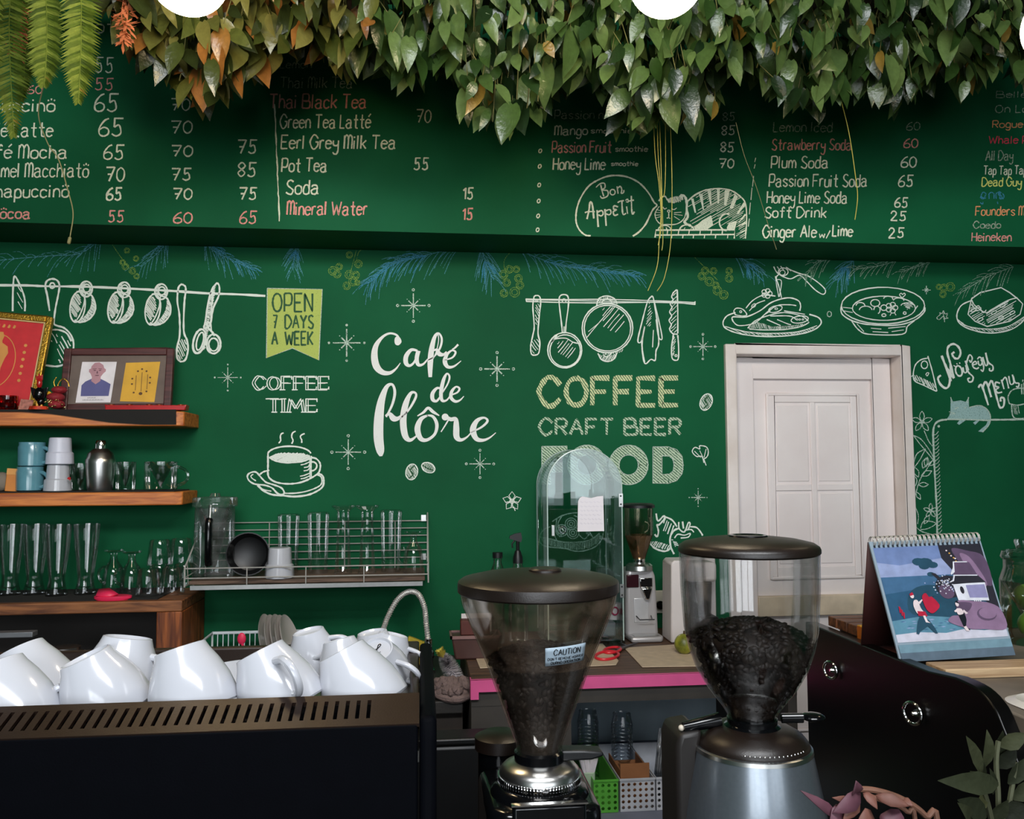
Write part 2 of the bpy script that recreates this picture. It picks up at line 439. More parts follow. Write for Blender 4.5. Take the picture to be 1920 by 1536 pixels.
    def spray(s, p, n, L, mi=0, spread=38, w=1.0, droop=.35):
        """feathery pine needles along a stem"""
        P = catmull(pts(p), False, 12); s.ribbon([q[:2] for q in P], [w*1.4]*len(P), mi=mi)
        for i in range(n):
            t = i/(n-1)*(len(P)-2); k = int(t); x, y = P[k][:2]; tx, ty = P[k+1][0]-P[k][0], P[k+1][1]-P[k][1]; q = math.hypot(tx, ty) or 1
            for sg in (-1, 1):
                a = math.atan2(ty, tx)+sg*math.radians(spread*rnd.uniform(.45, 1.2)); l = L*rnd.uniform(.55, 1.15)*(1-.3*i/n)
                ex, ey = x+l*math.cos(a), y+l*math.sin(a)+droop*l
                s.st([(x, y), (x+.5*l*math.cos(a), y+.5*l*math.sin(a)+.1*droop*l), (ex, ey)], w*rnd.uniform(.7, 1.3), mi=mi)
        return s
    def text(s, t, x0, yb, x1, cap, w=2.6, yb1=None, mi=0, slant=.06, wob=.5):
        """hand lettering: single strokes, fitted between x0 and x1 on a baseline yb"""
        T = 0; items = []
        for ch in t:
            st, wd = glyph(ch); items.append((st, T)); T += wd
        k = (x1-x0)/(T-1.6); u = cap/8
        for st, ox in items:
            dy = rnd.uniform(-wob, wob); kx = 1
            for smooth, P in st:
                Q = []
                for gx, gy in P:
                    X = x0+(ox+gx*kx)*k; yy = yb+((yb1-yb)*(X-x0)/(x1-x0) if yb1 is not None else 0)+dy
                    Q.append((X+slant*gy*u, yy-gy*u))
                if smooth: Q = catmull(Q, False, 4)
                elif len(Q) > 1:
                    D = []
                    for i, q in enumerate(Q):
                        if 0 < i < len(Q)-1:
                            for f in (.08,):
                                D.append((q[0]+(Q[i-1][0]-q[0])*f, q[1]+(Q[i-1][1]-q[1])*f)); D.append(q); D.append((q[0]+(Q[i+1][0]-q[0])*f, q[1]+(Q[i+1][1]-q[1])*f))
                        else: D.append(q)
                    Q = D
                if len(Q) == 1: s.disc(Q[0][0], Q[0][1], w*.6*s.o[2], mi)
                else: s.ribbon(Q, [w*(1+rnd.uniform(-.25, .25)) for _ in Q], False, mi)
        return s
    def done(s, name, mats, parent, label=None):
        o = part(name, s.mb, mats, parent, label=label, fix=False); return o
GL = {
 'A': '0d3l6d 1g5g', 'B': '0d0l ~0l4l5j4h0h ~0h5h6f5d0d', 'C': '~6j4l2l0i0g2d4d6f', 'D': '0d0l ~0l3l6i6g3d0d', 'E': '5l0l0d5d 0h4h', 'F': '5l0l0d 0h4h',
 'G': '~6j4l2l0i0g2d4d6f 6f6h4h', 'H': '0d0l 5d5l 0h5h', 'I': '0d0l', 'K': '0d0l 5l0g 1h5d', 'L': '0l0d4d', 'M': '0d1l4f7l8d', 'N': '0d0l5d5l', 'µ': '0d0l ~0j1l2l3j3d ~3j4l5l6j6d',
 'O': '~3l1k0h1e3d5e6h5k3l', 'P': '0d0l ~0l4l5j4g0g', 'R': '0d0l ~0l4l5j4h0h 2h5d', 'S': '~5k3l1k1i4g5f4d2d0e', 'T': '0l6l 3l3d', 'U': '~0l0f1d4d5f5l', 'V': '0l3d6l',
 'W': '0l2d4j6d8l', 'Y': '0l3h6l 3h3d', 'a': '~0h1i3i4h4e5d ~4g2g0f0e1d3d4e', 'b': '0l0d ~0g1i3i4g4e3d1d0e', 'c': '~4h2i0h0e2d4e', 'd': '4l4d ~4g3i1i0g0e1d3d4e',
 'e': '~0g4g4h2i0h0e2d4e', 'f': '~4k3l2k2i2d 0i4i', 'g': '4i4c ~4c3a1a0b ~4g3i1i0g0e1d3d4e', 'h': '0l0d ~0g1i3i4g4d', 'i': '0i0d 0k', 'k': '0l0d 4i0f 1g4d', 'l': '0l0d',
 'm': '0i0d ~0g1i2i3g3d ~3g4i5i6g6d', 'n': '0i0d ~0g1i3i4g4d', 'o': '~2i0h0e2d4e4h2i', 'p': '0i0a ~0g1i3i4g4e3d1d0e', 'r': '0i0d ~0g1i3i', 's': '~4h2i0h1g3f4e2d0e',
 't': '~2l2e3d4d 0i4i', 'u': '~0i0e1d3d4e 4i4d', 'v': '0i2d4i', 'w': '0i1d3h5d6i', 'y': '~0i0g1f3f4g 4i4c ~4c3a1a0b', '/': '0c4m', '.': '0d',
 '0': '~2l0j0f2d4f4j2l', '1': '0j2l2d', '2': '~0j1l3l4j3h0d 0d5d', '5': '5l1l1h ~1h3i4g4e2d0e', '6': '~4l2k0h0e2d4e4g2h0g', '7': '0l5l2d 1h4h', '8': '~2h0j2l4j2h0f2d4f2h', ' ': ''}
def glyph(ch):
    base = {'é': 'e', 'ö': 'o', 'ô': 'o'}.get(ch, ch); out = []; mx = 0
    for st in GL[base].split():
        sm = st[0] == '~'; st = st.lstrip('~')
        P = [(int(st[i]), ord(st[i+1])-100) for i in range(0, len(st), 2)]; out.append((sm, P)); mx = max(mx, max(p[0] for p in P))
    if ch == 'é': out.append((False, [(2, 6.6), (4, 8.4)]))
    if ch == 'ö': out += [(False, [(0, 7.4), (.5, 6.6)]), (False, [(2, 8.2), (2, 7)]), (False, [(4, 7.4), (3.5, 6.6)])]
    if ch in 'il1I': mx = max(mx, 1) if ch != '1' else 2
    return out, (3.0 if ch == ' ' else mx+1.7)

# --- menu board -------------------------------------------------
FY = F-.0005
def menu(rows, mats_col, label):
    c = Chalk(FY)
    for r in rows: c.text(r[0].replace('M', 'µ'), *r[1:])
    return c.done('chalk_lettering', mats_col, wall_upper, label)
MW, MP, MD = [], [], []
MW += [('Hot.', 153, 62, 222, 27, 2.6), ('55', 178, 136, 212, 28, 2.4), ('Capuccinö', -62, 209, 102, 24, 2.8), ('65', 178, 209, 221, 33, 3), ('Café Latte', -50, 256, 98, 26, 2.8),
       ('65', 186, 255, 230, 33, 3), ('Café Mocha', -52, 297, 125, 25, 2.8), ('65', 195, 299, 232, 27, 2.8), ('Caramel Macchiatö', -58, 332, 165, 26, 2.6), ('70', 198, 340, 232, 26, 2.8),
       ('Chapuccinö', -30, 370, 128, 24, 2.8), ('65', 200, 375, 228, 23, 3.4), ('70', 320, 207, 355, 22, 2.4), ('70', 320, 250, 359, 23, 2.6), ('70', 321, 293, 360, 20, 2.8), ('75', 321, 338, 358, 22, 2.8),
       ('70', 324, 374, 359, 20, 2.8), ('75', 445, 288, 481, 25, 2.8), ('85', 446, 331, 480, 26, 2.8), ('75', 448, 374, 481, 22, 2.8),
       ('Green Tea Latté', 525, 240, 694, 25, 2.6), ('Eerl Grey Milk Tea', 527, 279, 741, 25, 2.8), ('Pot Tea', 528, 322, 612, 25, 2.8), ('Soda', 536, 364, 597, 26, 2.8),
       ('70', 780, 230, 807, 24, 2.2), ('75', 872, 222, 903, 20, 2.2), ('55', 776, 318, 803, 22, 2.8), ('15', 868, 373, 887, 21, 2.8)]
MW += [('Mango', 1040, 253, 1101, 17, 2.3), ('smoothie', 1108, 250, 1185, 10, 1.7), ('smoothie', 1154, 284, 1214, 10, 1.7), ('Honey Lime', 1037, 318, 1134, 22, 2.4), ('smoothie', 1146, 311, 1196, 8, 1.7),
       ('85', 1351, 285, 1376, 18, 2.4), ('70', 1348, 315, 1375, 17, 2.4), ('85', 1353, 253, 1378, 17, 2), ('Plum Soda', 1446, 315, 1552, 22, 2.4), ('60', 1690, 314, 1717, 20, 2.4),
       ('Passion Fruit Soda', 1442, 350, 1625, 23, 2.4), ('65', 1685, 350, 1712, 21, 2.4), ('Honey Lime Soda', 1438, 381, 1588, 22, 2.4), ('65', 1678, 389, 1702, 18, 2.4),
       ('Soft Drink', 1434, 408, 1549, 20, 2.4), ('25', 1670, 414, 1699, 17, 2.4), ('Ginger Ale', 1430, 445, 1530, 22, 2.6), ('w/', 1536, 446, 1556, 12, 2), ('Lime', 1561, 443, 1598, 21, 2.6), ('25', 1666, 446, 1695, 18, 2.6)]
MP += [('Cöcoa', -18, 410, 56, 20, 2.8), ('55', 203, 416, 232, 21, 2.6), ('60', 326, 418, 359, 20, 2.6), ('65', 450, 419, 481, 23, 2.6), ('55', 178, 169, 212, 22, 2.4), ('60', 52, 176, 78, 15, 2),
       ('Thai Black Tea', 505, 203, 686, 26, 2.8), ('Mineral Water', 538, 403, 688, 25, 2.8), ('15', 867, 412, 886, 21, 2.8), ('Passion Fruit', 1035, 286, 1146, 21, 2.4),
       ('Strawberry Soda', 1447, 281, 1596, 20, 2.2), ('60', 1695, 277, 1720, 17, 2.2), ('Heineken', 1822, 452, 1896, 16, 2)]
MD += [('Lemon', 525, 128, 584, 15, 1.8), ('Thai Milk Tea', 525, 165, 660, 20, 1.8), ('Passion n Mint', 1040, 223, 1180, 16, 1.7), ('85', 1355, 226, 1378, 15, 1.6), ('Lemon Iced', 1450, 247, 1560, 18, 1.8), ('60', 1700, 244, 1724, 15, 1.6),
       ('On Low', 1866, 211, 1945, 14, 1.5), ('Belle', 1868, 183, 1925, 12, 1.3), ('All Day', 1848, 301, 1899, 18, 1.8), ('Coedo', 1825, 428, 1876, 13, 1.8)]
menu(MW, c_menu, 'white chalk drinks and prices')
menu(MP, c_pink, 'pink chalk drinks and prices')
menu(MD, c_dim, 'rubbed faint chalk drinks')
menu([('Tap Tap Tap', 1844, 327, 1925, 16, 1.9)], c_menu, 'white chalk beer line')
menu([('Rogue Red', 1861, 239, 1960, 13, 1.7), ('Founders Mo', 1829, 404, 1930, 17, 1.9)], c_or, 'orange chalk beers')
menu([('Whale Pale', 1854, 269, 1955, 14, 1.8)], c_red, 'red chalk beer name')
menu([('Dead Guy', 1841, 349, 1915, 16, 2)], c_yel, 'yellow chalk beer name')
c = Chalk(FY, (1440, 0, 3.34))     # Thai word in blue
for p in ('1330,1240 1345,1205 1365,1215 1350,1240 1335,1230 1340,1245 1365,1240', '1385,1245 1385,1215 1400,1205 1415,1215 1415,1245', '1428,1245 1428,1215 1440,1205 1452,1212 1452,1245',
          '1330,1268 1342,1280 1348,1265', '1462,1210 1448,1200 1444,1222 1462,1225 1462,1245 1450,1245', '1436,1262 1440,1278', '1470,1212 1478,1230 1470,1246 1466,1236'): c.st(p, 1.8)
c.done('chalk_lettering', c_blue, wall_upper, 'blue chalk Thai beer name')
c = Chalk(FY)
c.st([(515+rnd.uniform(-.6, .6)+9*i/30, 195+220*i/30) for i in range(31)], 2.2, sm=False, jit=.5)
for i in range(6):
    y = (283, 312, 347, 377, 405, 431)[i]; c.el(1013-i, y, 2.6, 3.6, 2, rot=20)
for y0, y1, x in ((296, 304, 1416), (308, 316, 1415), (330, 350, 1412), (352, 375, 1409), (380, 402, 1406), (410, 425, 1404)): c.st([(x+1, y0), (x-1, y1)], 1.2)
c.done('chalk_drawing', c_menu, wall_upper, 'dotted and ruled chalk column dividers')
# speech bubble and striped cat
c = Chalk(FY, (1060, 300, 5.053))
c.st('240,718 190,712 140,670 108,610 100,540 112,450 150,350 220,250 300,195 400,155 500,147 600,165 690,210 750,265 800,330 840,400 868,430 830,470 800,530 760,610 700,680 640,722', 3)
c.br('290,260,8 330,225,12 370,222,12 375,262,12 345,285,12 400,292,12 400,340,12 350,362,12 330,340,8'); c.st('335,235 350,300 365,345', 2.4)
c.el(448, 305, 24, 26, 2.4); c.st('490,250 500,320', 2.4); c.st('495,270 520,250 535,280 530,315 550,310 555,285', 2.4)
c.st('205,560 225,470 232,410 245,400 258,440 270,555', 3); c.st('185,500 215,490 280,490', 2.6)
for x, y in ((300, 485), (375, 475)): c.st([(x, y-10), (x+12, y+150)], 3); c.st([(x+3, y+10), (x+45, y-5), (x+58, y+25), (x+40, y+45), (x+12, y+35)], 2.6)
c.st('500,445 462,435 458,465 485,472 455,490 465,525 500,515', 2.8); c.st('535,385 545,510 575,505', 2.8); c.st('495,405 520,390 555,385', 2.4); c.st('580,440 590,510', 2.6); c.st('570,385 590,370 595,400 575,395', 2)
c.st('625,340 632,505 655,490', 2.8); c.st('600,390 650,380', 2.4)
c.done('chalk_drawing', c_menu, wall_upper, 'speech bubble reading Bon Appetit')
c = Chalk(FY, (1060, 300, 5.053))
body = '1160,390 1230,330 1330,285 1450,272 1560,285 1650,340 1710,420 1718,560 1700,740 1605,745 1605,665 1530,660 1210,660 1185,600 1170,480'
c.st('1160,390 1230,330 1330,285 1450,272 1560,285 1650,340 1705,410 1718,560 1705,745', 2.6)
c.hatch(body, 150, 16, 1.1, j=.6)
for a in ('1190,365 1215,365 1240,500 1225,500', '1265,320 1300,320 1312,470 1302,470', '1345,285 1380,285 1385,420 1372,420', '1435,278 1465,278 1455,415 1442,412', '1510,285 1560,285 1525,430 1505,430', '1605,320 1635,345 1590,455 1555,462', '1690,400 1710,425 1640,510 1620,510', '1700,510 1715,520 1650,590 1640,590', '1700,585 1715,600 1610,640', '1705,660 1712,672 1610,705'): c.fill(a)
c.fill('1220,640 1300,570 1380,525 1390,560 1400,620 1340,660 1230,660'); c.fill('1530,640 1550,600 1600,580 1625,585 1605,660 1535,662')
c.st('1090,335 1130,345 1150,400 1150,470 1160,540 1130,590 1190,625', 4.5); c.st('885,390 910,355 945,345 965,375 985,395', 3); c.hatch('960,380 1010,350 1110,345 1090,400 1040,410 985,410', 60, 12, 1.8); c.st('1080,345 1105,335 1112,380', 2.4)
c.st('1150,430 1130,545 1060,605 960,612 900,605 860,560 852,500 890,440', 1.8); c.st('925,445 940,465 960,455', 1.6); c.st('1005,462 1030,470 1055,455', 1.6); c.el(980, 485, 12, 10, 1.6); c.st('980,495 978,545 960,550', 1.8); c.st('975,545 995,555', 1.6)
for p in ('850,495 900,500', '845,525 900,520', '860,470 900,480', '1030,500 1100,495', '1030,515 1110,525', '1030,535 1085,570', '860,550 905,535'): c.st(p, 1.2)
c.el(940, 665, 60, 45, 2, a0=180, a1=360); c.el(1150, 670, 68, 55, 2.6, a0=180, a1=360); c.el(1530, 590, 70, 80, 2.6, a0=90, a1=290); c.st('955,640 965,665', 1.6); c.st('1135,640 1120,665', 1.6)
c.st('850,735 858,665 1605,662 1600,745', 3.2, sm=False); c.st('855,712 1600,706', 3.2, sm=False)
for x in (970, 1075, 1175, 1280, 1385, 1490): c.st([(x, 665), (x-6, 708)], 2)
for x in (900, 1010, 1115, 1215, 1320, 1425, 1540): c.st([(x, 712), (x-4, 742)], 2)
c.done('chalk_drawing', c_menu, wall_upper, 'striped cat asleep on a wall')
# --- lower wall ---------------------------------------------------
C5, C6, C7, C8 = (0, 430, 4), (480, 430, 3.073), (960, 430, 3.073), (1340, 430, 3.073)
C9 = (1700, 600, 3.659)
def art(o=(0, 0, 1)): return Chalk(W, o)
# hanging kitchen tools on the left rail
c = art(C5)
c.st('-40,420 200,421 340,427 600,430 870,440 1160,455 1330,465 1560,481 1780,488 1990,500', 4.2)
c.st('95,615 98,440 110,352 150,420 180,500 188,560 186,615', 3.2); c.hatch('125,400 150,430 180,520 182,610 150,610 130,520', 60, 24, 1.8)
c.done('chalk_drawing', c_white, wall_back, 'chalk knife and hanging rail')
c = art(C5)
c.st('372,612 355,500 340,430 352,388 392,372 430,385 446,425 435,500 415,600 405,700 425,722 480,740 530,790 552,860 540,940 500,1000 430,1028 340,1020', 3.4)
c.el(392, 422, 18, 20, 3); c.st('385,755 440,755 500,780 535,840', 3.2); c.hatch('460,800 530,850 530,960 450,1010 420,920', 62, 26, 2.4, sm=False, j=.15); c.hatch('380,770 440,790 430,880 385,840', 62, 26, 1.6, sm=False)
c.done('chalk_drawing', c_white, wall_back, 'chalk frying pan hanging from rail')
for dx, dy in ((0, 0), (285, 6), (564, 20)):
    c = Chalk(W, (dx/4, 430+dy/4, 4))
    c.el(582, 582, 56, 116, 3, rot=8); c.st('575,470 610,462 640,478 690,500 716,570 705,630 660,680 600,698 560,680', 3.2)
    c.st('640,480 630,560 600,640 575,680', 2.4); c.el(645, 448, 47, 58, 3); c.el(650, 442, 26, 30, 2.6)
    c.hatch('545,500 590,490 610,560 590,650 555,660 530,590', 55, 9, 1.8, j=.2); c.hatch('690,500 716,570 705,630 640,690 600,692 650,630 680,570', 40, 8, 2); c.hatch('604,430 620,400 650,392 640,405 622,430 618,470', 30, 8, 2)
    c.hatch('690,450 692,480 670,485 668,450', 20, 8, 2)
    c.done('chalk_drawing', c_white, wall_back, 'chalk cup hanging from rail')
c = art(C5)
c.st('1365,410 1338,440 1330,540 1345,640 1348,790 1328,890 1328,960 1355,992 1392,975 1410,900 1402,830 1378,760 1382,560 1392,470 1390,430 1365,412', 3.4); c.hatch('1345,830 1395,840 1400,930 1355,980 1335,940', 65, 14, 2)
c.done('chalk_drawing', c_white, wall_back, 'chalk spoon hanging from rail')
c = art(C5)
c.st('1630,400 1590,450 1560,560 1540,690 1530,740 1560,735 1580,700 1600,590 1640,500 1645,430 1630,402', 3.2); c.hatch('1625,410 1590,460 1555,600 1535,740 1560,735 1600,560 1615,460', 20, 10, 2)
c.st('1600,440 1590,560 1580,680 1585,760', 2.6); c.el(1563, 712, 12, 14, 4); c.el(1495, 840, 44, 92, 4, rot=14); c.el(1500, 840, 24, 68, 3, rot=14); c.el(1602, 860, 52, 72, 4); c.el(1602, 865, 36, 48, 3); c.st('1560,740 1590,770 1610,800', 4)
c.hatch('1540,745 1570,745 1540,900 1510,915', 20, 9, 1.8, sm=False)
c.done('chalk_drawing', c_white, wall_back, 'chalk scissors hanging from rail')
# yellow green banner
c = art(C6); c.lift = .0012
c.fill('65,340 382,346 362,755 210,685 60,742')
c.done('chalk_drawing', c_banner, wall_back, 'yellow green chalk banner')
c = art(C6); c.lift = .0022
c.st('65,340 382,346 362,755 210,685 60,742 65,340', 1.6, sm=False)
c.done('chalk_drawing', c_soft, wall_back)
c = art(C6); c.lift = .0026
c.text('OPEN', 96, 474, 326, 104, 3.6, slant=0); c.text('7', 98, 570, 122, 74, 3.4, slant=0); c.text('DAYS', 168, 570, 330, 74, 3.4, slant=0); c.text('A', 92, 664, 124, 72, 3.4, slant=0); c.text('WEEK', 168, 666, 328, 76, 3.4, slant=0)
c.done('chalk_lettering', c_ink, wall_back, 'dark letters reading OPEN 7 DAYS A WEEK')
# COFFEE TIME in inline serif capitals
c = art()
def serif(txt, x0, yb, x1, cap, w):
    c.text(txt, x0, yb, x1, cap, 2.0, slant=0); c.text(txt, x0+5, yb-1, x1+4, cap-2, 1.8, slant=0)
    T = 0; sp = []
    for ch in txt:
        st, wd = glyph(ch); sp.append((ch, st, T)); T += wd
    k = (x1-x0)/(T-1.6)
    for ch, st, ox in sp:
        if ch in 'COS': continue
        xs = {p[0] for _, P in st for p in P}
        for _, P in st:
            for gx, gy in (P[0], P[-1]):
                if gy in (0, 8) and gx in (0, 3, 8) or (gy in (0, 8) and len(P) == 2 and P[0][0] == P[1][0]):
                    X = x0+(ox+gx)*k; c.st([(X-3, yb-gy*cap/8), (X+8, yb-gy*cap/8)], 2, sm=False)
        if ch in 'EF': 
            for gy in ((0, 8) if ch == 'E' else (8,)): X = x0+(ox+5)*k; c.st([(X+2, yb-gy*cap/8-1), (X+3, yb-gy*cap/8+(6 if gy else -6))], 2.2, sm=False)
serif('COFFEE', 474, 731, 614, 25, 2); serif('TIME', 501, 773, 592, 25, 2)
c.done('chalk_lettering', c_white, wall_back, 'chalk capitals reading COFFEE TIME')
# steaming cup
c = art((440, 800, 8))
for p in ('735,95 700,110 685,150 690,210 660,250', '915,70 870,95 855,150 875,210 855,258', '1050,105 1005,125 985,155 1005,200 1005,245'): c.st(p, 2.6)
c.el(820, 420, 325, 125, 3, a0=190, a1=352); c.st('500,400 500,560 500,720 540,790 640,840 800,860 960,845 1080,805 1150,770', 3.2); c.st('1150,440 1145,600 1150,770', 2.6); c.st('1128,480 1125,600 1130,770', 1.8)
c.st('520,460 580,500 700,535 830,540 1000,525 1140,480', 3.2); c.hatch('530,455 640,405 800,390 1000,395 1130,430 1130,470 1000,515 830,530 690,525 580,490', -25, 11, 2, j=.1)
c.el(700, 440, 40, 18, 2.4); c.el(930, 480, 40, 16, 2.4)
for i, (x, y) in enumerate(((990, 575), (1040, 615), (1035, 665), (980, 745), (990, 785))): c.st([(x, y), (x+60, y-12), (1122, y-45)], 2)
c.st('1150,465 1220,480 1275,540 1285,610 1260,690 1200,740 1145,772', 3); c.st('1150,530 1195,535 1230,570 1225,620 1190,655 1150,665', 2.8)
c.st('520,655 430,680 370,725', 3); c.st('1250,705 1310,730 1335,790 1325,890 1250,960 1100,1025 900,1050 730,1035 560,1020 430,960 340,880', 3.4); c.st('1240,725 1300,760 1305,850 1240,910 1080,970 900,1000 745,1000', 2.6)
c.st('375,740 330,690 280,680 215,705 190,750 215,810 280,855 350,870 450,880 560,920 640,1000 720,1020 742,985 700,920 590,875 480,840 420,790 372,735', 3); c.st('280,715 245,740 260,775 320,815', 2); c.st('365,880 420,940 550,970', 2)
c.done('chalk_drawing', c_white, wall_back, 'chalk steaming cup with saucer and spoon')
# Cafe de flore
c = art(C6)
c.fill('838,650 832,628 818,618 802,624 798,645 804,664 822,668', sm=True)
c.br('828,640,14 810,610,12 770,600,12 728,622,16 692,670,28 682,730,38 694,790,40 728,824,30 770,828,20 805,805,11 832,770,4')
c.br('930,700,12 895,695,18 866,730,26 864,770,26 885,786,16 912,765,12 936,712,14'); c.br('936,700,24 926,745,24 935,780,20 962,778,12 990,748,8')
c.br('990,755,6 1030,730,8 1062,680,12 1070,630,12 1052,600,12 1030,620,20 1012,690,30 1004,770,32 1004,852,20'); c.br('1020,700,8 1042,695,16 1056,718,26 1080,722,16 1098,705,8'); c.br('1048,602,6 1052,640,5 1040,700,5 1022,745,5')
c.br('1080,755,8 1130,740,10 1150,710,12 1130,698,10 1102,720,16 1088,760,26 1104,792,20 1140,790,12 1182,758,4'); c.br('1130,692,6 1145,684,10 1165,664,12')
c.br('1075,925,12 1045,915,14 1018,945,22 1018,980,22 1040,990,14 1062,965,10'); c.br('1075,940,8 1105,890,9 1115,850,11 1100,832,10 1080,870,20 1066,940,22 1072,985,18 1098,985,10 1125,952,8')
c.br('1125,955,8 1160,940,10 1172,918,12 1152,908,10 1128,935,18 1124,970,20 1148,992,16 1175,985,10 1198,962,4')
c.br('750,1082,10 785,1010,14 800,940,16 785,895,14 752,910,24 722,990,42 708,1090,54 706,1200,56 716,1275,46 720,1308,16'); c.br('745,1075,8 770,1065,22 792,1090,34 818,1090,22 838,1072,10')
c.br('828,1095,8 880,1040,12 918,975,14 920,945,12 892,945,18 862,1010,34 848,1100,38 858,1185,36 885,1215,22 920,1195,10 945,1160,6')
c.br('990,1072,10 950,1095,24 930,1150,34 948,1205,28 985,1214,18 1030,1180,16 1042,1125,20 1020,1080,16 985,1072,8'); c.br('930,1076,6 965,1055,14 992,1030,16 1020,1052,18 1056,1074,6')
c.br('1066,1168,6 1090,1130,8 1108,1100,8'); c.disc(1090, 1082, 20); c.br('1085,1075,20 1120,1095,22 1150,1095,24 1154,1140,34 1156,1195,34 1180,1214,20 1215,1198,10 1245,1165,6')
c.br('1240,1170,8 1300,1140,12 1334,1105,14 1312,1086,12 1272,1105,24 1250,1155,36 1268,1205,28 1305,1216,18 1345,1202,10 1382,1172,4')
c.done('chalk_lettering', c_letter, wall_back, 'thick white brush lettering of the cafe name')
# little stars, flowers and beans
c = art()
c.star(650, 643, 26, 2.2, dots='d'); c.star(932, 692, 24, 2.2); c.star(775, 573, 23, 2); c.star(653, 848, 24, 1.8); c.star(900, 870, 20, 1.6); c.star(427, 708, 19, 1.4, dots='d'); c.star(1318, 650, 18, 1.6); c.star(1309, 933, 13, 1.5, dots='d'); c.star(1737, 544, 8, 1.4, dots='')
c.el(1555, 589, 4, 5, 1.6)
c.done('chalk_drawing', c_soft, wall_back, 'scattered chalk stars')
c = art()
for x, y, rx, ry, r in ((772, 885, 11, 15, 12), (803, 877, 13, 9, 25), (1324, 754, 11, 16, 22)):
    c.el(x, y, rx, ry, 1.8, rot=r); P = [(x+rx*math.cos(a)*math.cos(math.radians(r))-ry*math.sin(a)*math.sin(math.radians(r)), y+rx*math.cos(a)*math.sin(math.radians(r))+ry*math.sin(a)*math.cos(math.radians(r))) for a in [i*PI/8 for i in range(16)]]
    c.hatch(P, 60, 2.6, 1.3, sm=False, j=.1)
c.done('chalk_drawing', c_white, wall_back, 'chalk coffee beans')
c = art(); c.lift = .003
for x, y, r in ((772, 885, 12), (1324, 754, 22)): c.st([(x+5, y-12), (x-3, y-3), (x+3, y+4), (x-5, y+12)], 2.6)
c.st([(792, 872), (803, 879), (813, 882)], 2.2)
c.done('chalk_drawing', c_ink, wall_back, 'dark creases of chalk beans')
c = art()
for k in range(5):
    a = math.radians(72*k-90); c.st([(960, 940), (960+12*math.cos(a-.5), 940+12*math.sin(a-.5)), (960+18*math.cos(a), 940+18*math.sin(a)), (960+12*math.cos(a+.5), 940+12*math.sin(a+.5)), (960, 940)], 1.6, sm=False)
c.el(960, 940, 4, 4, 1.6); c.st('963,950 966,958', 1.4)
c.done('chalk_drawing', c_white, wall_back, 'small chalk flower outline')
c = art()
c.st('1320,868 1316,856 1306,856 1298,847 1303,839 1312,842 1312,836 1324,838 1328,846 1326,856 1318,862', 1.8); c.st('1320,862 1324,873', 1.6); c.st('1312,845 1318,858', 1.3); c.st('1302,846 1314,858', 1.3); c.st('1324,842 1320,858', 1.3)
c.done('chalk_drawing', c_white, wall_back, 'small chalk three-lobed leaf')
# right rail with tools
c = art(C7)
c.st('80,402 300,405 560,404 900,415 1055,422', 2); c.st('82,416 300,422 560,424 900,420 1055,434', 2); c.st('80,408 500,414 1055,428', 1.4); c.st('80,400 84,418', 2); c.st('1055,415 1054,436', 2)
c.st('125,400 130,385 150,382 162,395 165,430 155,520 150,600 160,650 155,710 135,725 112,718 108,670 120,610 128,560 120,450 125,400', 2.4); c.hatch('135,440 160,440 150,540 135,540', 60, 12, 1.4); c.hatch('115,640 155,640 155,700 120,715', 55, 14, 1.4); c.el(143, 410, 6, 6, 1.4)
c.done('chalk_drawing', c_white, wall_back, 'chalk rail with hanging spoon')
c = art(C7)
c.st('290,598 285,540 272,430 275,388 298,376 322,388 325,440 312,540 308,598', 2.4); c.el(300, 412, 11, 11, 1.8); c.st('300,560 300,600', 1.6); c.el(304, 697, 98, 102, 2.4); c.el(306, 700, 88, 92, 2); c.st('260,610 230,650 250,632 310,628 350,650 390,660', 2); c.hatch('260,650 340,630 370,690 330,750 265,720', -52, 16, 1.4, sm=False)
c.done('chalk_drawing', c_white, wall_back, 'chalk frying pan with long handle')
c = art(C7)
c.el(550, 570, 146, 142, 2.4); c.el(550, 570, 134, 132, 2); c.hatch('520,450 620,440 670,520 590,600 520,560', -50, 22, 1.4, sm=False); c.st('430,625 500,540 580,450', 1.4); c.st('440,590 500,540', 1.2)
c.st('488,440 500,400 545,384 590,400 605,430', 2.2); c.st('515,425 530,408 555,402 575,420', 2); c.hatch('490,435 500,402 545,386 590,402 600,430 570,410 530,408', -60, 8, 1.4, sm=False)
c.st('495,715 515,750 555,762 590,745 605,712', 2.2); c.st('525,722 545,735 575,715', 2); c.hatch('495,715 515,750 555,762 590,745 605,712 575,718 545,735', -60, 8, 1.4, sm=False); c.hatch('470,690 545,715 640,690 640,706 545,728', -60, 9, 1.2, sm=False)
c.done('chalk_drawing', c_white, wall_back, 'chalk round pan with two handles')
c = art(C7)
c.st('800,390 780,420 750,530 725,640 745,645 765,560 750,650 755,740 770,775 800,750 825,755 830,700 845,660 840,560 815,400 800,390', 2.4); c.st('815,400 840,500 865,625 845,620 830,520', 2); c.hatch('790,420 815,470 800,560 770,560', -50, 10, 1.3, sm=False); c.st('815,580 810,680', 1.6); c.st('745,645 752,700 765,765', 2)
c.done('chalk_drawing', c_white, wall_back, 'chalk tea towel hanging from rail')
c = art(C7)
c.st('952,348 955,470 955,600', 2.4); c.st('950,348 930,365 920,390 928,405 912,430 922,450 908,475 920,500 905,525 918,550 908,575 925,600 955,605', 2.4); c.hatch('930,370 952,360 954,600 915,590 918,450', -45, 16, 1.3, sm=False)
c.st('930,605 920,680 922,740 940,755 958,745 960,680 955,610', 2.4); c.hatch('930,615 945,620 935,730 924,730', -60, 8, 1.3, sm=False); c.el(945, 728, 6, 6, 1.6)
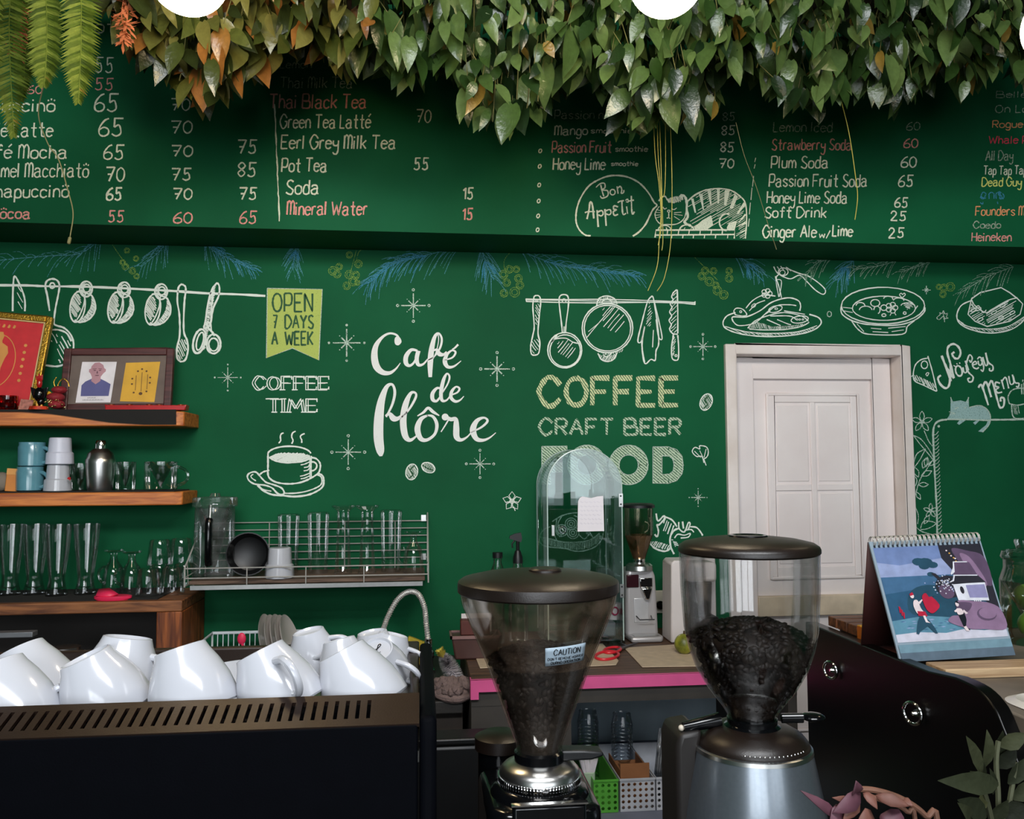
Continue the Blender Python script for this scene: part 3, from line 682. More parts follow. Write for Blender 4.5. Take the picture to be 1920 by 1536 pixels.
c.done('chalk_drawing', c_white, wall_back, 'chalk serrated knife hanging from rail')
# COFFEE CRAFT BEER FOOD
def outline(c, txt, x0, yb, x1, cap, w, ow=1.6):
    """letters whose wide strokes are hatched"""
    c.text(txt, x0, yb, x1, cap, w, slant=0, wob=.2)
c = art(); outline(c, 'COFFEE', 1012, 760, 1272, 51, 9)
c.done('chalk_lettering', c_hatch2, wall_back, 'cream hatched chalk capitals reading COFFEE')
c = art(); outline(c, 'CRAFT', 1012, 815, 1150, 29, 5); outline(c, 'BEER', 1171, 815, 1276, 29, 5.5)
c.done('chalk_lettering', c_hatch, wall_back, 'hatched chalk capitals reading CRAFT BEER')
c = art(); c.o = C7; c.fill('172,1252 318,1250 318,1312 222,1312 222,1345 290,1345 290,1400 222,1400 222,1470 172,1470'); c.el(432, 1358, 84, 86, 18); c.el(672, 1358, 84, 86, 18); c.st([(835, 1280), (900, 1280)], 17, sm=False); c.st([(835, 1438), (900, 1438)], 17, sm=False); c.st([(838, 1254), (838, 1464)], 17, sm=False); c.st('900,1280 935,1295 956,1325 960,1359 956,1395 935,1424 900,1438', 17)
c.done('chalk_lettering', c_hatch, wall_back, 'wide hatched capitals reading FOOD')
c = art(C7); c.lift = .002
for q in (0, 1):
    c.el(672, 1358, 84+28*(1 if q else -1), 86+28*(1 if q else -1), 1.6); c.el(432, 1358, 84+28*(1 if q else -1), 86+28*(1 if q else -1), 1.6)
c.st('812,1254 902,1254 950,1270 980,1310 986,1359 980,1408 950,1448 902,1464 812,1464 812,1254', 1.6, sm=False); c.st('864,1306 905,1306 928,1325 934,1359 928,1393 905,1412 864,1412 864,1306', 1.6, sm=False); c.st('172,1252 318,1250 318,1312 222,1312 222,1345 290,1345 290,1400 222,1400 222,1470 172,1470 172,1252', 1.6, sm=False)
c.done('chalk_lettering', c_soft, wall_back)
# pizza slice plate, pomegranates behind the counter things
c = art((1000, 940, 5.647))
c.st('200,215 300,155 420,125 540,130 640,180 720,250 745,330', 2.2); c.st('70,360 110,300 180,270', 2); c.st('70,360 65,420 110,470 220,490 340,500 420,525 520,528 640,490 715,420 740,340', 2.2); c.st('75,380 180,400 300,430 450,435 600,410 700,340', 2.2)
c.hatch('80,390 180,410 300,438 450,445 600,420 700,350 725,370 690,440 600,495 480,520 350,500 200,480 110,450', 95, 11, 1.1, sm=False, j=.1)
for x, y in ((400, 240), (420, 335), (300, 310)):
    for r in (18, 40, 62): c.el(x, y, r, r, 1.6)
for p in ('250,190 240,280 280,380', '300,160 260,250 300,380', '430,150 520,200 620,300', '480,350 540,400 590,350', '600,330 640,400', '220,350 250,420'): c.st(p, 1.8)
c.done('chalk_drawing', c_soft, wall_back, 'chalk plate of rolled pasta')
c = art((1000, 940, 5.647))
c.st('1300,130 1320,210 1380,155 1385,190 1330,250 1310,250 1325,320 1310,375 1285,350', 3); c.st('1395,165 1470,200 1520,270', 3); c.st('1230,440 1290,500 1390,530 1450,500', 3.4); c.hatch('1390,170 1500,260 1440,380 1360,330', 110, 26, 2.2, sm=False); c.hatch('1235,430 1310,420 1460,470 1450,500 1380,520 1290,490', 120, 18, 2, sm=False)
c.st('1490,560 1455,480 1450,380 1490,310 1550,285', 3.4); c.st('1540,220 1545,290 1600,325 1640,230 1660,240 1640,300', 2.8); c.st('1580,215 1590,290', 2.8); c.st('1660,270 1730,280 1780,340 1792,365', 3); c.st('1600,310 1670,300 1700,330', 2.4); c.st('1495,390 1530,350 1600,360 1660,340 1640,380 1560,390', 2.4)
c.hatch('1460,400 1520,430 1560,470 1500,480', 10, 14, 2, sm=False); c.st('1180,215 1220,240 1215,300 1180,330', 2); c.st('1230,170 1240,220', 2)
c.done('chalk_drawing', c_white, wall_back, 'chalk pomegranates')
# spaghetti, bowl, cake above the door
c = art(C8)
c.st('120,480 70,500 48,540 70,575 160,605 300,618 450,610 560,585 612,545 600,510 545,490', 2.4); c.st('60,560 180,590 320,600 480,590 590,555', 1.6); c.hatch('60,560 180,590 320,600 480,590 590,555 560,585 450,608 300,616 160,603', 25, 8, 1.2, sm=False)
c.st('110,470 125,455 160,460 185,490 165,500 120,492 110,470', 2); c.el(150, 475, 6, 6, 1.4); c.st('105,530 105,505 180,505 260,470 330,420 420,395 480,410 495,440 490,470', 2.4); c.st('105,530 140,555 230,540 300,480 360,440 430,435 470,440', 2); c.st('180,455 220,410 280,380 350,385', 2); c.st('200,470 240,430 290,410', 1.6)
for p in ('190,570 230,530 300,500 400,480 500,500 540,530', '200,575 280,580 400,578 500,560 545,535', '300,520 380,555', '320,500 430,500 470,520', '290,490 320,470', '400,470 520,490', '360,520 420,545 440,550'): c.st(p, 1.8)
c.hatch('190,572 240,530 330,560 430,555 545,540 480,570 330,582', 70, 8, 1.2, sm=False); c.el(350, 460, 40, 18, 1.8, rot=-15); c.el(355, 458, 8, 5, 1.2); c.el(490, 520, 50, 20, 1.8, rot=-8)
for x in (475, 490, 508): c.el(x, 520, 5, 4, 1.2)
for k in range(5): a = 1.26*k; c.el(300+18*math.cos(a), 370+16*math.sin(a), 13, 12, 1.6)
c.el(225, 440, 14, 8, 1.4, rot=-40)
c.st('385,395 370,330 355,280 370,260', 2); c.st('370,390 358,330 350,270', 1.6); c.st('355,290 385,300 372,390', 1.4); c.st('340,215 360,250 400,275 440,285 490,265 530,300 580,350 625,375 638,350 600,310 540,270 490,255 440,235 410,218', 2); c.st('360,215 380,245', 1.6); c.st('380,212 400,240', 1.6); c.el(395, 245, 28, 22, 1.8); c.el(390, 250, 16, 14, 1.4); c.st('410,218 440,240', 1.6)
c.done('chalk_drawing', c_white, wall_back, 'chalk plate of spaghetti with fork')
c = art(C8)
c.el(970, 440, 240, 106, 2.2); c.el(975, 455, 182, 70, 2); c.st('728,445 735,490 800,530 900,550 1050,552 1150,525 1205,480 1212,450', 2.4); c.st('790,530 830,580 890,605 1080,605 1110,560 1150,528', 2.2); c.st('820,545 860,590', 1.4)
for p in ('900,570 960,575', '1000,570 1100,560', '910,590 1000,595', '1020,590 1090,580', '740,450 790,455', '745,470 795,480', '1150,470 1170,440'): c.st(p, 1.5)
for x, y, rx, ry, a in ((925, 425, 26, 20, 360), (870, 465, 36, 22, 180), (840, 440, 25, 18, 200), (935, 465, 18, 22, 250), (975, 452, 18, 16, 360), (975, 495, 12, 8, 360), (1095, 483, 8, 7, 360), (1000, 400, 26, 14, 200), (1060, 410, 30, 14, 190), (1110, 440, 36, 16, 170)): c.el(x, y, rx, ry, 1.8, a0=180, a1=180+a)
for k in range(5): a = 1.26*k; c.el(1020+20*math.cos(a), 452+18*math.sin(a), 15, 14, 1.6)
c.hatch('1080,425 1140,430 1150,450 1110,462', 20, 7, 1.4, sm=False); c.st('1080,395 1065,378 1075,368 1082,376 1092,368 1098,378 1080,395', 1.5); c.st('1020,480 1010,498', 1.4); c.st('1035,480 1045,495', 1.4)
c.done('chalk_drawing', c_white, wall_back, 'chalk soup bowl')
c = art(C8)
c.st('1480,410 1420,440 1395,500 1420,550 1500,585 1600,598 1700,580 1760,545 1800,500', 2.4); c.st('1400,520 1460,560 1580,575 1690,560 1790,500', 1.6); c.hatch('1400,520 1460,560 1580,575 1690,560 1790,500 1790,520 1700,578 1600,596 1500,582 1420,548', 30, 8, 1.2, sm=False)
c.st('1480,400 1530,365 1650,336 1700,365 1745,400 1775,430 1760,490 1700,530 1570,560 1500,530 1460,490 1480,400', 2.2, sm=False); c.st('1480,405 1500,440 1560,480 1600,460 1690,410 1745,395', 2); c.hatch('1560,490 1690,410 1750,400 1765,470 1700,525 1570,555', -30, 11, 1.5, sm=False); c.hatch('1480,430 1555,490 1560,550 1500,525 1465,485', -30, 13, 1.4, sm=False)
for x, y in ((1490, 465), (1530, 520), (1610, 480), (1660, 440), (1650, 510), (1715, 480), (1520, 460)): c.el(x, y, 16, 8, 1.4, rot=-25)
c.st('1480,430 1500,455 1520,440 1545,480 1565,465', 1.8)
c.done('chalk_drawing', c_white, wall_back, 'chalk slice of cake on a plate')
c = art(C8)
c.st('1325,535 1320,500 1295,520 1280,510 1300,490 1295,480 1310,485 1318,470 1328,488 1342,485 1335,505 1345,512 1325,515', 1.4); c.st('1318,480 1320,520', 1.2)
c.done('chalk_drawing', c_soft, wall_back, 'tiny chalk leaf')
# Nouveau Menu, cat, frame
c = art(C9)
c.st('300,405 300,410 240,245', 4); c.st('240,245 275,330 325,400', 4.2); c.st('325,400 300,300 280,230 285,185 320,165 355,185 370,225 355,262 330,262 312,235 328,220', 3.8); c.st('300,300 300,380 290,450 265,468 230,440 215,400 235,380', 3.8)
c.el(358, 350, 22, 36, 3, rot=-15); c.st('322,312 334,320', 2); c.st('342,298 348,304', 2); c.st('362,292 366,300', 2); c.st('385,325 395,360 412,355 405,310', 2.8); c.st('405,310 425,360 455,390 450,420 428,425 420,405 435,398', 2.8)
c.st('402,280 425,345', 3); c.st('410,295 430,240 450,260 440,290 430,275', 2.6); c.st('450,310 480,300 470,285 452,300 458,325 480,335 495,325', 2.6); c.st('485,270 500,255 520,275 510,310 495,305 490,280', 2.6); c.st('510,270 528,320 522,352 508,340', 2.6); c.st('522,255 540,310 555,300 542,225', 2.8); c.st('542,225 560,290 590,315 590,345 570,348 568,330', 2.8)
c.st('492,465 515,450 560,585', 3.6); c.st('520,470 545,425 580,530', 3.6); c.st('560,460 585,420 620,540 640,600 665,590 668,540 645,535 645,560', 3.6)
c.st('640,435 612,428 610,455 632,462 612,480 625,500 655,495', 3); c.st('650,410 668,475', 2.8); c.st('655,420 680,395 700,470', 2.8); c.st('700,385 712,440 735,430 725,375', 2.8); c.st('730,385 745,430 770,435 765,460 750,455', 2.8)
c.done('chalk_lettering', c_white, wall_back, 'curly chalk lettering reading Nouveau Menu')
c = art(C9)
c.st('145,248 175,350 208,490', 2.2); c.st('145,262 95,275 55,320 50,410 120,450 205,490', 2.2); c.el(122, 308, 22, 26, 2); c.hatch('55,370 110,400 200,440 205,488 120,450 52,410', 60, 10, 1.6, sm=False); c.st('130,370 140,385 152,365 140,362 135,372', 1.5); c.st('30,390 50,375', 1.4)
c.done('chalk_drawing', c_white, wall_back, 'chalk cheese wedge')
c = art(C9)
c.fill('302,530 318,560 370,552 405,562 425,530 428,600 500,585 550,610 575,660 565,720 520,770 490,765 545,720 555,695 500,690 470,720 455,705 480,690 410,685 360,720 345,710 365,685 275,680 290,660 300,640')
c.done('chalk_drawing', c_grey, wall_back, 'blue grey chalk cat lying on the frame line')
c = art(C9); c.lift = .0022
c.st('330,610 355,600', 1.6); c.st('395,605 410,600', 1.6); c.st('302,530 312,570', 1.8); c.st('425,530 415,570', 1.8); c.st('290,630 330,640', 1.2); c.st('295,645 335,645', 1.2)
c.st('430,600 500,587 550,612 575,660 565,720 520,770', 1.8); c.st('275,682 420,684 575,690', 2.6); c.st('575,685 700,684 830,682', 3.4); c.st('275,684 230,690 195,715 182,770 185,880 190,1000 198,1150 206,1300 210,1500', 3.4); c.disc(220, 730, 9)
for i in range(28): y = 790+i*25; c.st([(190+i*.8, y), (205+i*.9, y-8), (218+i*.9, y-26)], 1.2)
c.done('chalk_drawing', c_soft, wall_back, 'chalk frame line around the empty board')
c = art(C9)
c.st('705,575 695,530 720,485 760,470 800,470 830,480', 2.2); c.st('720,575 735,670 830,672', 2.2); c.st('705,575 760,585 830,570', 2); c.hatch('725,585 770,590 775,665 740,665', 80, 12, 1.3, sm=False); c.st('790,510 788,440', 2.2); c.st('805,510 803,430', 2); c.st('795,425 798,410', 2)
c.done('chalk_drawing', c_soft, wall_back, 'chalk cupcake with candle')
c = art(C9)
for cx, cy, r in ((105, 700, 60), (165, 1310, 42)):
    for k in range(5): a = 1.2566*k-1.57; c.st([(cx, cy), (cx+r*.7*math.cos(a-.4), cy+r*.7*math.sin(a-.4)), (cx+r*1.2*math.cos(a), cy+r*1.2*math.sin(a)), (cx+r*.7*math.cos(a+.4), cy+r*.7*math.sin(a+.4)), (cx, cy)], 1.5)
    c.el(cx, cy, r*.25, r*.2, 1.3)
for p in ('120,760 150,830 180,870', '40,790 100,820 160,900 190,960', '45,790 90,850 150,920 188,970', '130,885 70,920 45,1000 45,1020 90,960 130,885', '60,1200 90,1100 140,1020 180,960', '60,1285 80,1340 75,1400', '95,1430 120,1380 200,1395 150,1430 95,1440', '60,1415 100,1450 180,1475'): c.st(p, 1.6)
for x, y, a, l in ((110, 1020, -70, 80), (150, 1000, -35, 60), (80, 1080, -110, 75), (100, 1070, -25, 80), (60, 1140, -100, 80), (80, 1130, 0, 70), (65, 1180, 60, 60), (130, 1010, -80, 70), (120, 1400, -60, 70)):
    a = math.radians(a); e = (x+l*math.cos(a), y+l*math.sin(a)); nx, ny = -math.sin(a)*l*.22, math.cos(a)*l*.22; m = ((x+e[0])/2, (y+e[1])/2)
    c.st([(x, y), (m[0]+nx, m[1]+ny), e], 1.5); c.st([(x, y), (m[0]-nx, m[1]-ny), e], 1.5)
c.done('chalk_drawing', c_soft, wall_back, 'chalk flowers and leaves beside the door')
# feathery garland under the menu board
c = art()
for p, n, L, mi in (('190,447 150,475 90,480 0,488 -40,495', 20, 40, 1), ('315,447 300,470 265,500', 12, 42, 1), ('382,450 400,470 440,490 470,502', 14, 38, 1), ('400,462 440,490 480,508', 12, 24, 0), ('556,458 552,480 549,505', 12, 34, 1), ('555,470 549,500', 8, 22, 0),
                    ('860,465 800,478 735,495 690,530', 22, 46, 1), ('800,480 740,495 690,532', 20, 36, 0), ('903,465 910,490 922,520', 13, 42, 1), ('908,490 926,525', 9, 30, 0), ('975,470 1050,498 1120,505 1190,515', 22, 46, 1), ('1020,490 1120,508 1200,518', 20, 28, 0),
                    ('1375,478 1400,490 1430,515', 12, 40, 1), ('1400,495 1432,528', 8, 24, 0), ('1600,488 1585,505 1570,525', 12, 36, 1), ('1590,500 1570,530', 9, 24, 0), ('1560,485 1530,495 1510,520', 9, 30, 2), ('1680,490 1640,500 1600,505', 10, 26, 2), ('1745,490 1720,500 1690,510', 10, 26, 2), ('1900,500 1850,520 1800,550', 12, 36, 2)):
    c.spray(p, n, L, mi=mi)
c.done('chalk_drawing', [c_blue, c_blue2, c_faint], wall_back, 'blue chalk pine sprays below the menu board')
c = art()
for x, y, r in ((624, 508, 8), (636, 500, 6), (632, 514, 7), (655, 478, 6), (672, 495, 7), (655, 515, 8), (667, 516, 7), (662, 528, 8), (650, 536, 7), (670, 530, 5), (944, 515, 8), (955, 505, 7), (968, 505, 6), (972, 522, 7), (950, 530, 7), (945, 550, 7), (965, 548, 9), (975, 535, 7), (1322, 508, 7), (1330, 528, 8), (1338, 508, 6), (1367, 522, 7), (1345, 545, 8), (1357, 553, 8), (1342, 535, 6), (1367, 508, 6), (1316, 518, 7), (1770, 540, 7), (1782, 538, 8), (1768, 552, 6), (1760, 538, 5), (230, 492, 5), (255, 485, 5), (235, 500, 6), (248, 508, 6), (256, 518, 5), (238, 470, 5)):
    c.el(x, y, r, r, 1.5); c.el(x, y, r*.6, r*.6, 1.4)
for p in ('700,462 675,470 668,490', '668,470 660,500 655,520', '960,470 945,490 950,520', '1300,480 1320,500 1345,525', '205,450 225,480 250,512'): c.st(p, 1.2)
c.done('chalk_drawing', c_lime, wall_back, 'lime chalk berries below the menu board')
# ---------------------------------------------------------------- left shelves and what stands on them
m_shelf = wood('orange_pine', 'a2501c', 'db8438', .5, 5, 'X')
m_shelfd = wood('brown_pine', '5a3420', 'a0663c', .6, 5, 'X')
m_post = wood('reddish_wood', '5c2c14', 'ac5f2c', .55, 5, 'Z')
m_blk = mat('black_cloth', '1b1917', .9)
m_black = mat('satin_black', '101113', .42, bump=.02, bscale=400)
m_blackg = mat('gloss_black', '07080a', .15)
m_glass = glass('clear_glass', (.98, .985, .985), .6)
m_glassd = glass('thick_clear_glass', (.90, .93, .92), .7)
m_steel = mat('brushed_steel', 'c9c9c6', .28, 1.0, var=.06, scale=40)
m_chrome = mat('chrome', 'e6e6e6', .1, 1.0, var=.02)
m_cup = mat('white_porcelain', 'bfc1c8', .16, var=.02, scale=5, coat=.3)
m_red = mat('red_lacquer', 'b01a1c', .25, coat=.5)
m_gold = mat('gold_leaf', 'c99a3a', .32, .9, bump=.3, bscale=160)
YS = 3.18
sx1 = xat(344, YS, 785)
def shelf(zt, zb, m, label):
    r = root('wall_shelf', label, 'shelf', loc=(-1.4, W-.11, zb))
    mb = MB(); mb.prism([(XL+.002, YS), (sx1-.03, YS), (sx1-.03, YS), (sx1, YS+.012), (sx1, W-.003), (XL+.002, W-.003)], zb, zt, 'z'); part('plank', mb, m, r, bevel=.004)
    b = MB(); b.box(-1.7, -1.66, W-.03, W-.003, zb-.06, zb); part('bracket', b, m_black, r)
    return zt
Z1 = shelf(zat(771, YS, 250), zat(799, YS, 250), m_shelf, 'upper orange pine wall shelf holding framed pictures')
Z2 = shelf(zat(923, YS, 250), zat(948, YS, 250), m_shelf, 'middle orange pine wall shelf holding mugs and a shaker')
# open box below
YB = 3.08
bx1 = xat(341, YB, 1150); Z3 = zat(1129, YB, 200); zb3 = .862
r = root('shelf_box', 'lowest wooden shelf box with open front and thick right post', 'shelf', loc=(-1.4, 3.25, zb3))
part('top_board', MB().box(XL+.002, bx1, YB, W-.003, Z3-.038, Z3), m_shelfd, r, bevel=.004)
part('side_post', MB().box(bx1-.085, bx1, YB+.002, W-.003, zb3, Z3-.038), m_post, r, bevel=.004)
part('back_board', MB().box(XL+.002, bx1-.085, W-.02, W-.003, zb3, Z3-.038), mat('dark_brown_board', '1d1713', .7), r)
# mats
single('shelf_mat', MB().box(XL+.01, sx1-.03, YS+.012, W-.006, Z2, Z2+.004), m_blk, 'thin black mat under the mugs on the middle shelf', 'mat')
single('shelf_mat', MB().box(XL+.01, bx1-.09, YB+.03, W-.006, Z3, Z3+.004), m_blk, 'thin black mat under the beer glasses on the lowest shelf', 'mat')
mb = MB(); mb.box(XL+.01, xat(330, YS, 780), YS-.003, W-.004, Z1, Z1+.004)
dr_ = [(-200, 768), (330, 768), (330, 796), (270, 796), (205, 792), (150, 784), (95, 776), (40, 772), (-200, 772)]
mb.prism([(xat(a, YS-.004, b), zat(b, YS-.004, a)) for a, b in dr_], YS-.006, YS-.001, 'y')
single('shelf_cloth', mb, m_blk, 'dark cloth on the upper shelf sagging over its front edge', 'cloth')

def revolve(name, prof, mats, rt, local=True, seg=32, **k):
    return part(name, MB().lathe(prof, seg=seg, cap=k.pop('cap', True), c=k.pop('c', (0, 0, 0))), mats, rt, local=local, **k)
def handle(mb, x, z0, z1, out, r, sg=1, seg=8):
    P = [(x*sg, 0, z0)] + [((x+out*math.sin(PI*t/8))*sg, 0, z0+(z1-z0)*(.5-.5*math.cos(PI*t/8))) for t in range(1, 8)] + [(x*sg, 0, z1)]
    mb.tube(P, r, seg=seg); return mb
def put(o, px, py, Y, rz=0, z=None):
    """stand a thing with its foot at pixel column px on height z"""
    p = at(px, py, Y); o.location = (p.x, Y, p.z if z is None else z); o.rotation_euler.z = rz; return o
# tall beer glasses
def glass_prof(outer, t=.0025, base=.012):
    inner = [(max(r-t, .001), z) for r, z in outer if z > base]
    return [(0, 0)]+outer+[(r, z) for r, z in reversed(inner)]+[(0, base)]
G1 = 'tall beer glasses'
pil = root('beer_glass', 'tall waisted beer glass, rightmost on the lowest shelf', 'glass', G1)
revolve('glass_body', glass_prof([(.036, 0), (.037, .008), (.030, .03), (.027, .055), (.030, .09), (.038, .15), (.043, .21), (.045, .25)]), m_glass, pil, cap=False)
put(pil, 160, 1100, 3.26, z=Z3+.004)
lb = {106: 'tall waisted beer glass, second from right on the lowest shelf', 64: 'tall waisted beer glass, third from right on the lowest shelf', 18: 'tall waisted beer glass, at the left edge of the lowest shelf'}
for px, l in lb.items(): put(dup(pil, label=l), px, 1100, 3.24 if px == 106 else 3.28, z=Z3+.004)
# footed mugs upside down
def footed(label, loc, sc_=1.0, rz=0):
    r = root('footed_mug', label, 'mug', 'upturned footed glass mugs')
    revolve('glass_body', [(.036, 0), (.034, .05), (.028, .085), (.014, .105), (.011, .12), (.012, .130), (.030, .137), (.031, .142), (0, .143)], m_glass, r, cap=False)
    part('handle', handle(MB(), .031, .03, .085, .026, .0045, -1), m_glassd, r, local=True)
    r.scale = (sc_,)*3
    return r
f1 = put(footed('upturned footed glass mug next to the tall beer glasses', None, 1.08), 212, 1100, 3.29, -.3, Z3+.004)
f2 = put(dup(f1, label='upturned footed glass mug beside the stacked tumblers'), 246, 1100, 3.23, -.15, Z3+.004)
# tumblers stacked upside down
tb = root('tumbler', 'front upturned short tumbler at the left of the stacked pile', 'glass', 'upturned short tumblers')
revolve('glass_body', [(.043, 0), (.0445, .004), (.036, .088), (.033, .094), (0, .095), ], m_glass, tb, cap=False)
put(tb, 278, 1108, 3.19, z=Z3+.004)
for px, Y, z, l in ((322, 3.22, 0, 'upturned short tumbler at the right of the bottom row'), (298, 3.33, 0, 'upturned short tumbler in the back of the bottom row'), (298, 3.25, .0965, 'upturned short tumbler balanced on the left of the pile'), (338, 3.30, .0965, 'upturned short tumbler balanced on the right of the pile'), (345, 3.34, 0, 'upturned short tumbler in the right back corner of the pile')):
    put(dup(tb, label=l), px, 1108, Y, z=Z3+.004+z)
# pink folded lid
r = root('silicone_lid', 'bright pink folded silicone lid on the lowest shelf edge', 'lid', loc=(xat(212, 3.12, 1118), 3.12, Z3+.001))
X = Matrix.Translation(r.location)
m_pink = mat('hot_pink_silicone', 'f0305c', .45)
part('lid_disc', MB().lathe([(0, 0), (.055, 0), (.062, .006), (.062, .014), (.05, .016), (0, .012)], c=(0, 0, 0), X=X@Matrix.Diagonal((1, .5, 1, 1)), cap=False), m_pink, r)
part('flap', MB().add([(-.05, -.02, .016), (.0, -.028, .016), (.02, -.01, .02), (-.02, .02, .036), (-.052, .012, .034)], [(0, 1, 2, 3, 4)], X=X), m_pink, r, solid=.006)
# middle shelf
zt = Z2+.004
def mug_blue(label):
    r = root('mug', label, 'mug', 'blue mugs')
    m = mat('blue_glaze', '5f94a2', .2, coat=.4, var=.1, scale=25)
    revolve('mug_body', [(0, 0), (.038, 0), (.045, .004), (.046, .07), (.043, .078), (.044, .088), (.041, .088), (.04, .008), (0, .007)], m, r, cap=False)
    part('handle', handle(MB(), .043, .014, .068, .034, .007, 1), m, r, local=True); return r
b1 = put(mug_blue('lower of the two stacked blue mugs'), 56, 915, 3.27, -.35, zt)
b2 = put(dup(b1, label='upper of the two stacked blue mugs'), 58, 915, 3.27, -.25, zt+.0885)
def tea_cup(label, g, col):
    r = root('white_cup', label, 'cup', g)
    revolve('cup_body', [(0, .096), (.034, .096), (.037, .093), (.040, .045), (.046, .04), (.048, .002), (.045, 0), (.043, .002), (.036, .09), (0, .091)], col, r, seg=10, cap=False)
    return r
m_cupb = mat('bluish_white_plastic', 'd4d6e4', .3, var=.03)
w1 = put(tea_cup('lower white cup with a small red mark', 'stacked white plastic cups', m_cup), 108, 921, 3.25, z=zt)
mk = MB(); a = at(129, 898, 3.206); mk.prism([(a.x-.007, a.z), (a.x-.002, a.z+.007), (a.x+.006, a.z+.005), (a.x+.004, a.z-.006), (a.x-.002, a.z-.002)], 3.2075, 3.2095, 'y')
ROOTM[w1.name] = Matrix.Translation(w1.location); part('red_print', mk, m_red, w1)
w2 = put(tea_cup('upper bluish white cup turned upside down', 'stacked white plastic cups', m_cupb), 110, 921, 3.25, .2, zt+.0965)
sh = root('cocktail_shaker', 'short steel cocktail shaker with domed cap', 'shaker')
revolve('tumbler', [(0, 0), (.040, 0), (.044, .012), (.0475, .06), (.049, .095), (.049, .1)], m_steel, sh)
revolve('strainer_top', [(.0505, .1), (.0505, .112), (.047, .118), (.043, .135), (.028, .15), (.022, .153)], m_steel, sh)
revolve('cap', [(.02, .152), (.02, .172), (.016, .182), (0, .185)], m_chrome, sh)
put(sh, 187, 921, 3.25, z=zt)
for n, (px, rr, hh, sg, l) in enumerate(((301, .058, .105, 1, 'wide clear glass mug at the right end of the middle shelf'), (235, .036, .105, 0, 'narrow clear glass between the shaker and the wide glass mug'), (150, .04, .1, 0, 'clear glass half hidden behind the steel shaker'))):
    r = root('glass_mug' if sg else 'drinking_glass', l, 'mug' if sg else 'glass')
    revolve('glass_body', glass_prof([(rr*.95, 0), (rr, .005), (rr, hh)]), m_glass, r, cap=False)
    if sg: part('handle', handle(MB(), rr, .018, .085, .044, .0055, 1), m_glassd, r, local=True)
    put(r, px, 917, 3.27 if sg else 3.30, -.15, zt)
m_or = mat('orange_card', 'cf7f2c', .6)
p = at(22, 912, 3.27); r = root('small_box', 'small orange carton beside the blue mugs', 'box', loc=(p.x, p.y, zt), rot=Euler((0, .08, .3)))
part('carton', MB().box(-.02, .02, -.02, .02, 0, .082), m_or, r, local=True, bevel=.002); part('flap', MB().box(-.02, .02, -.0215, -.019, .06, .082), mat('light_orange_card', 'dd9a4a', .6), r, local=True)
p = at(3, 908, 3.27); single('napkin_bundle', MB().ball((p.x, p.y, zt+.035), .035, sz=1, sx=.9, sy=.8), mat('grey_brown_paper', '83786a', .8, bump=.5, bscale=30), 'grey crumpled paper bundle at the left end of middle shelf', 'paper')

# upper shelf: framed pictures and ornaments
def flat_pic(label, name, px, py, Y, tilt, roll, yaw=0, z=None):
    p = at(px, py, Y); r = root(name, label, 'picture', loc=(p.x, Y, p.z if z is None else z), rot=Euler((tilt, 0, 0)))
    M = Matrix.Rotation(yaw, 4, 'Z') @ Matrix.Rotation(tilt, 4, 'X') @ Matrix.Rotation(roll, 4, 'Y')
    r.rotation_euler = M.to_euler(); return r
def fpoly(mb, poly, y, k, mi=0): mb.add([(a*k, y, b*k) for a, b in poly], [list(range(len(poly)))], mi); return mb
def oval(cx, cy, rx, ry, n=28): return [(cx+rx*math.cos(2*PI*i/n), cy+ry*math.sin(2*PI*i/n)) for i in range(n)]
zc = Z1+.0045
k = 3.27/FPX
r = flat_pic('large red picture in a gold frame on the upper shelf', 'picture_frame', -26, 766, 3.27, -.13, .09, z=zc)
f = MB(); rect_frame(f, -84*k, 84*k, 0, 182*k, 11*k, -.012, .01); part('gold_frame', f, m_gold, r, bevel=.004, local=True)
f = MB(); rect_frame(f, -73*k, 73*k, 11*k, 171*k, 2.5*k, -.009, .004); part('inner_fillet', f, mat('pale_gold', 'e8c98a', .4, .4), r, local=True)
part('red_print', MB().box(-72*k, 72*k, -.004, .004, 12*k, 170*k), mat('red_print_paper', 'cf2f34', .5, var=.08, scale=30), r, local=True)
f = MB()
for i in range(36):
    a, b = oval(0, 92, 34, 50, 36)[i], oval(0, 92, 34, 50, 36)[(i+1) % 36]; c_, d_ = oval(0, 92, 32.5, 48.5, 36)[(i+1) % 36], oval(0, 92, 32.5, 48.5, 36)[i]
    fpoly(f, [a, b, c_, d_], -.005, k)
fpoly(f, [(-13, 48), (-5, 48), (0, 75), (5, 48), (12, 50), (11, 80), (15, 98), (19, 108), (16, 120), (6, 126), (5, 130), (7, 138), (4, 146), (-4, 146), (-7, 138), (-5, 130), (-6, 126), (-15, 120), (-18, 106), (-12, 98), (-11, 80)], -.0052, k)
for i in range(5):
    x = -18+i*9; fpoly(f, [(x, 155), (x+2, 161), (x+5, 160), (x+5, 156), (x+3, 154)], -.005, k)
for i in range(6): fpoly(f, oval(46, 60+i*13, 3, 3, 8), -.005, k); fpoly(f, oval(-46, 60+i*13, 3, 3, 8), -.005, k)
part('gold_print', f, mat('tan_gold_ink', 'd8974e', .5), r, local=True)
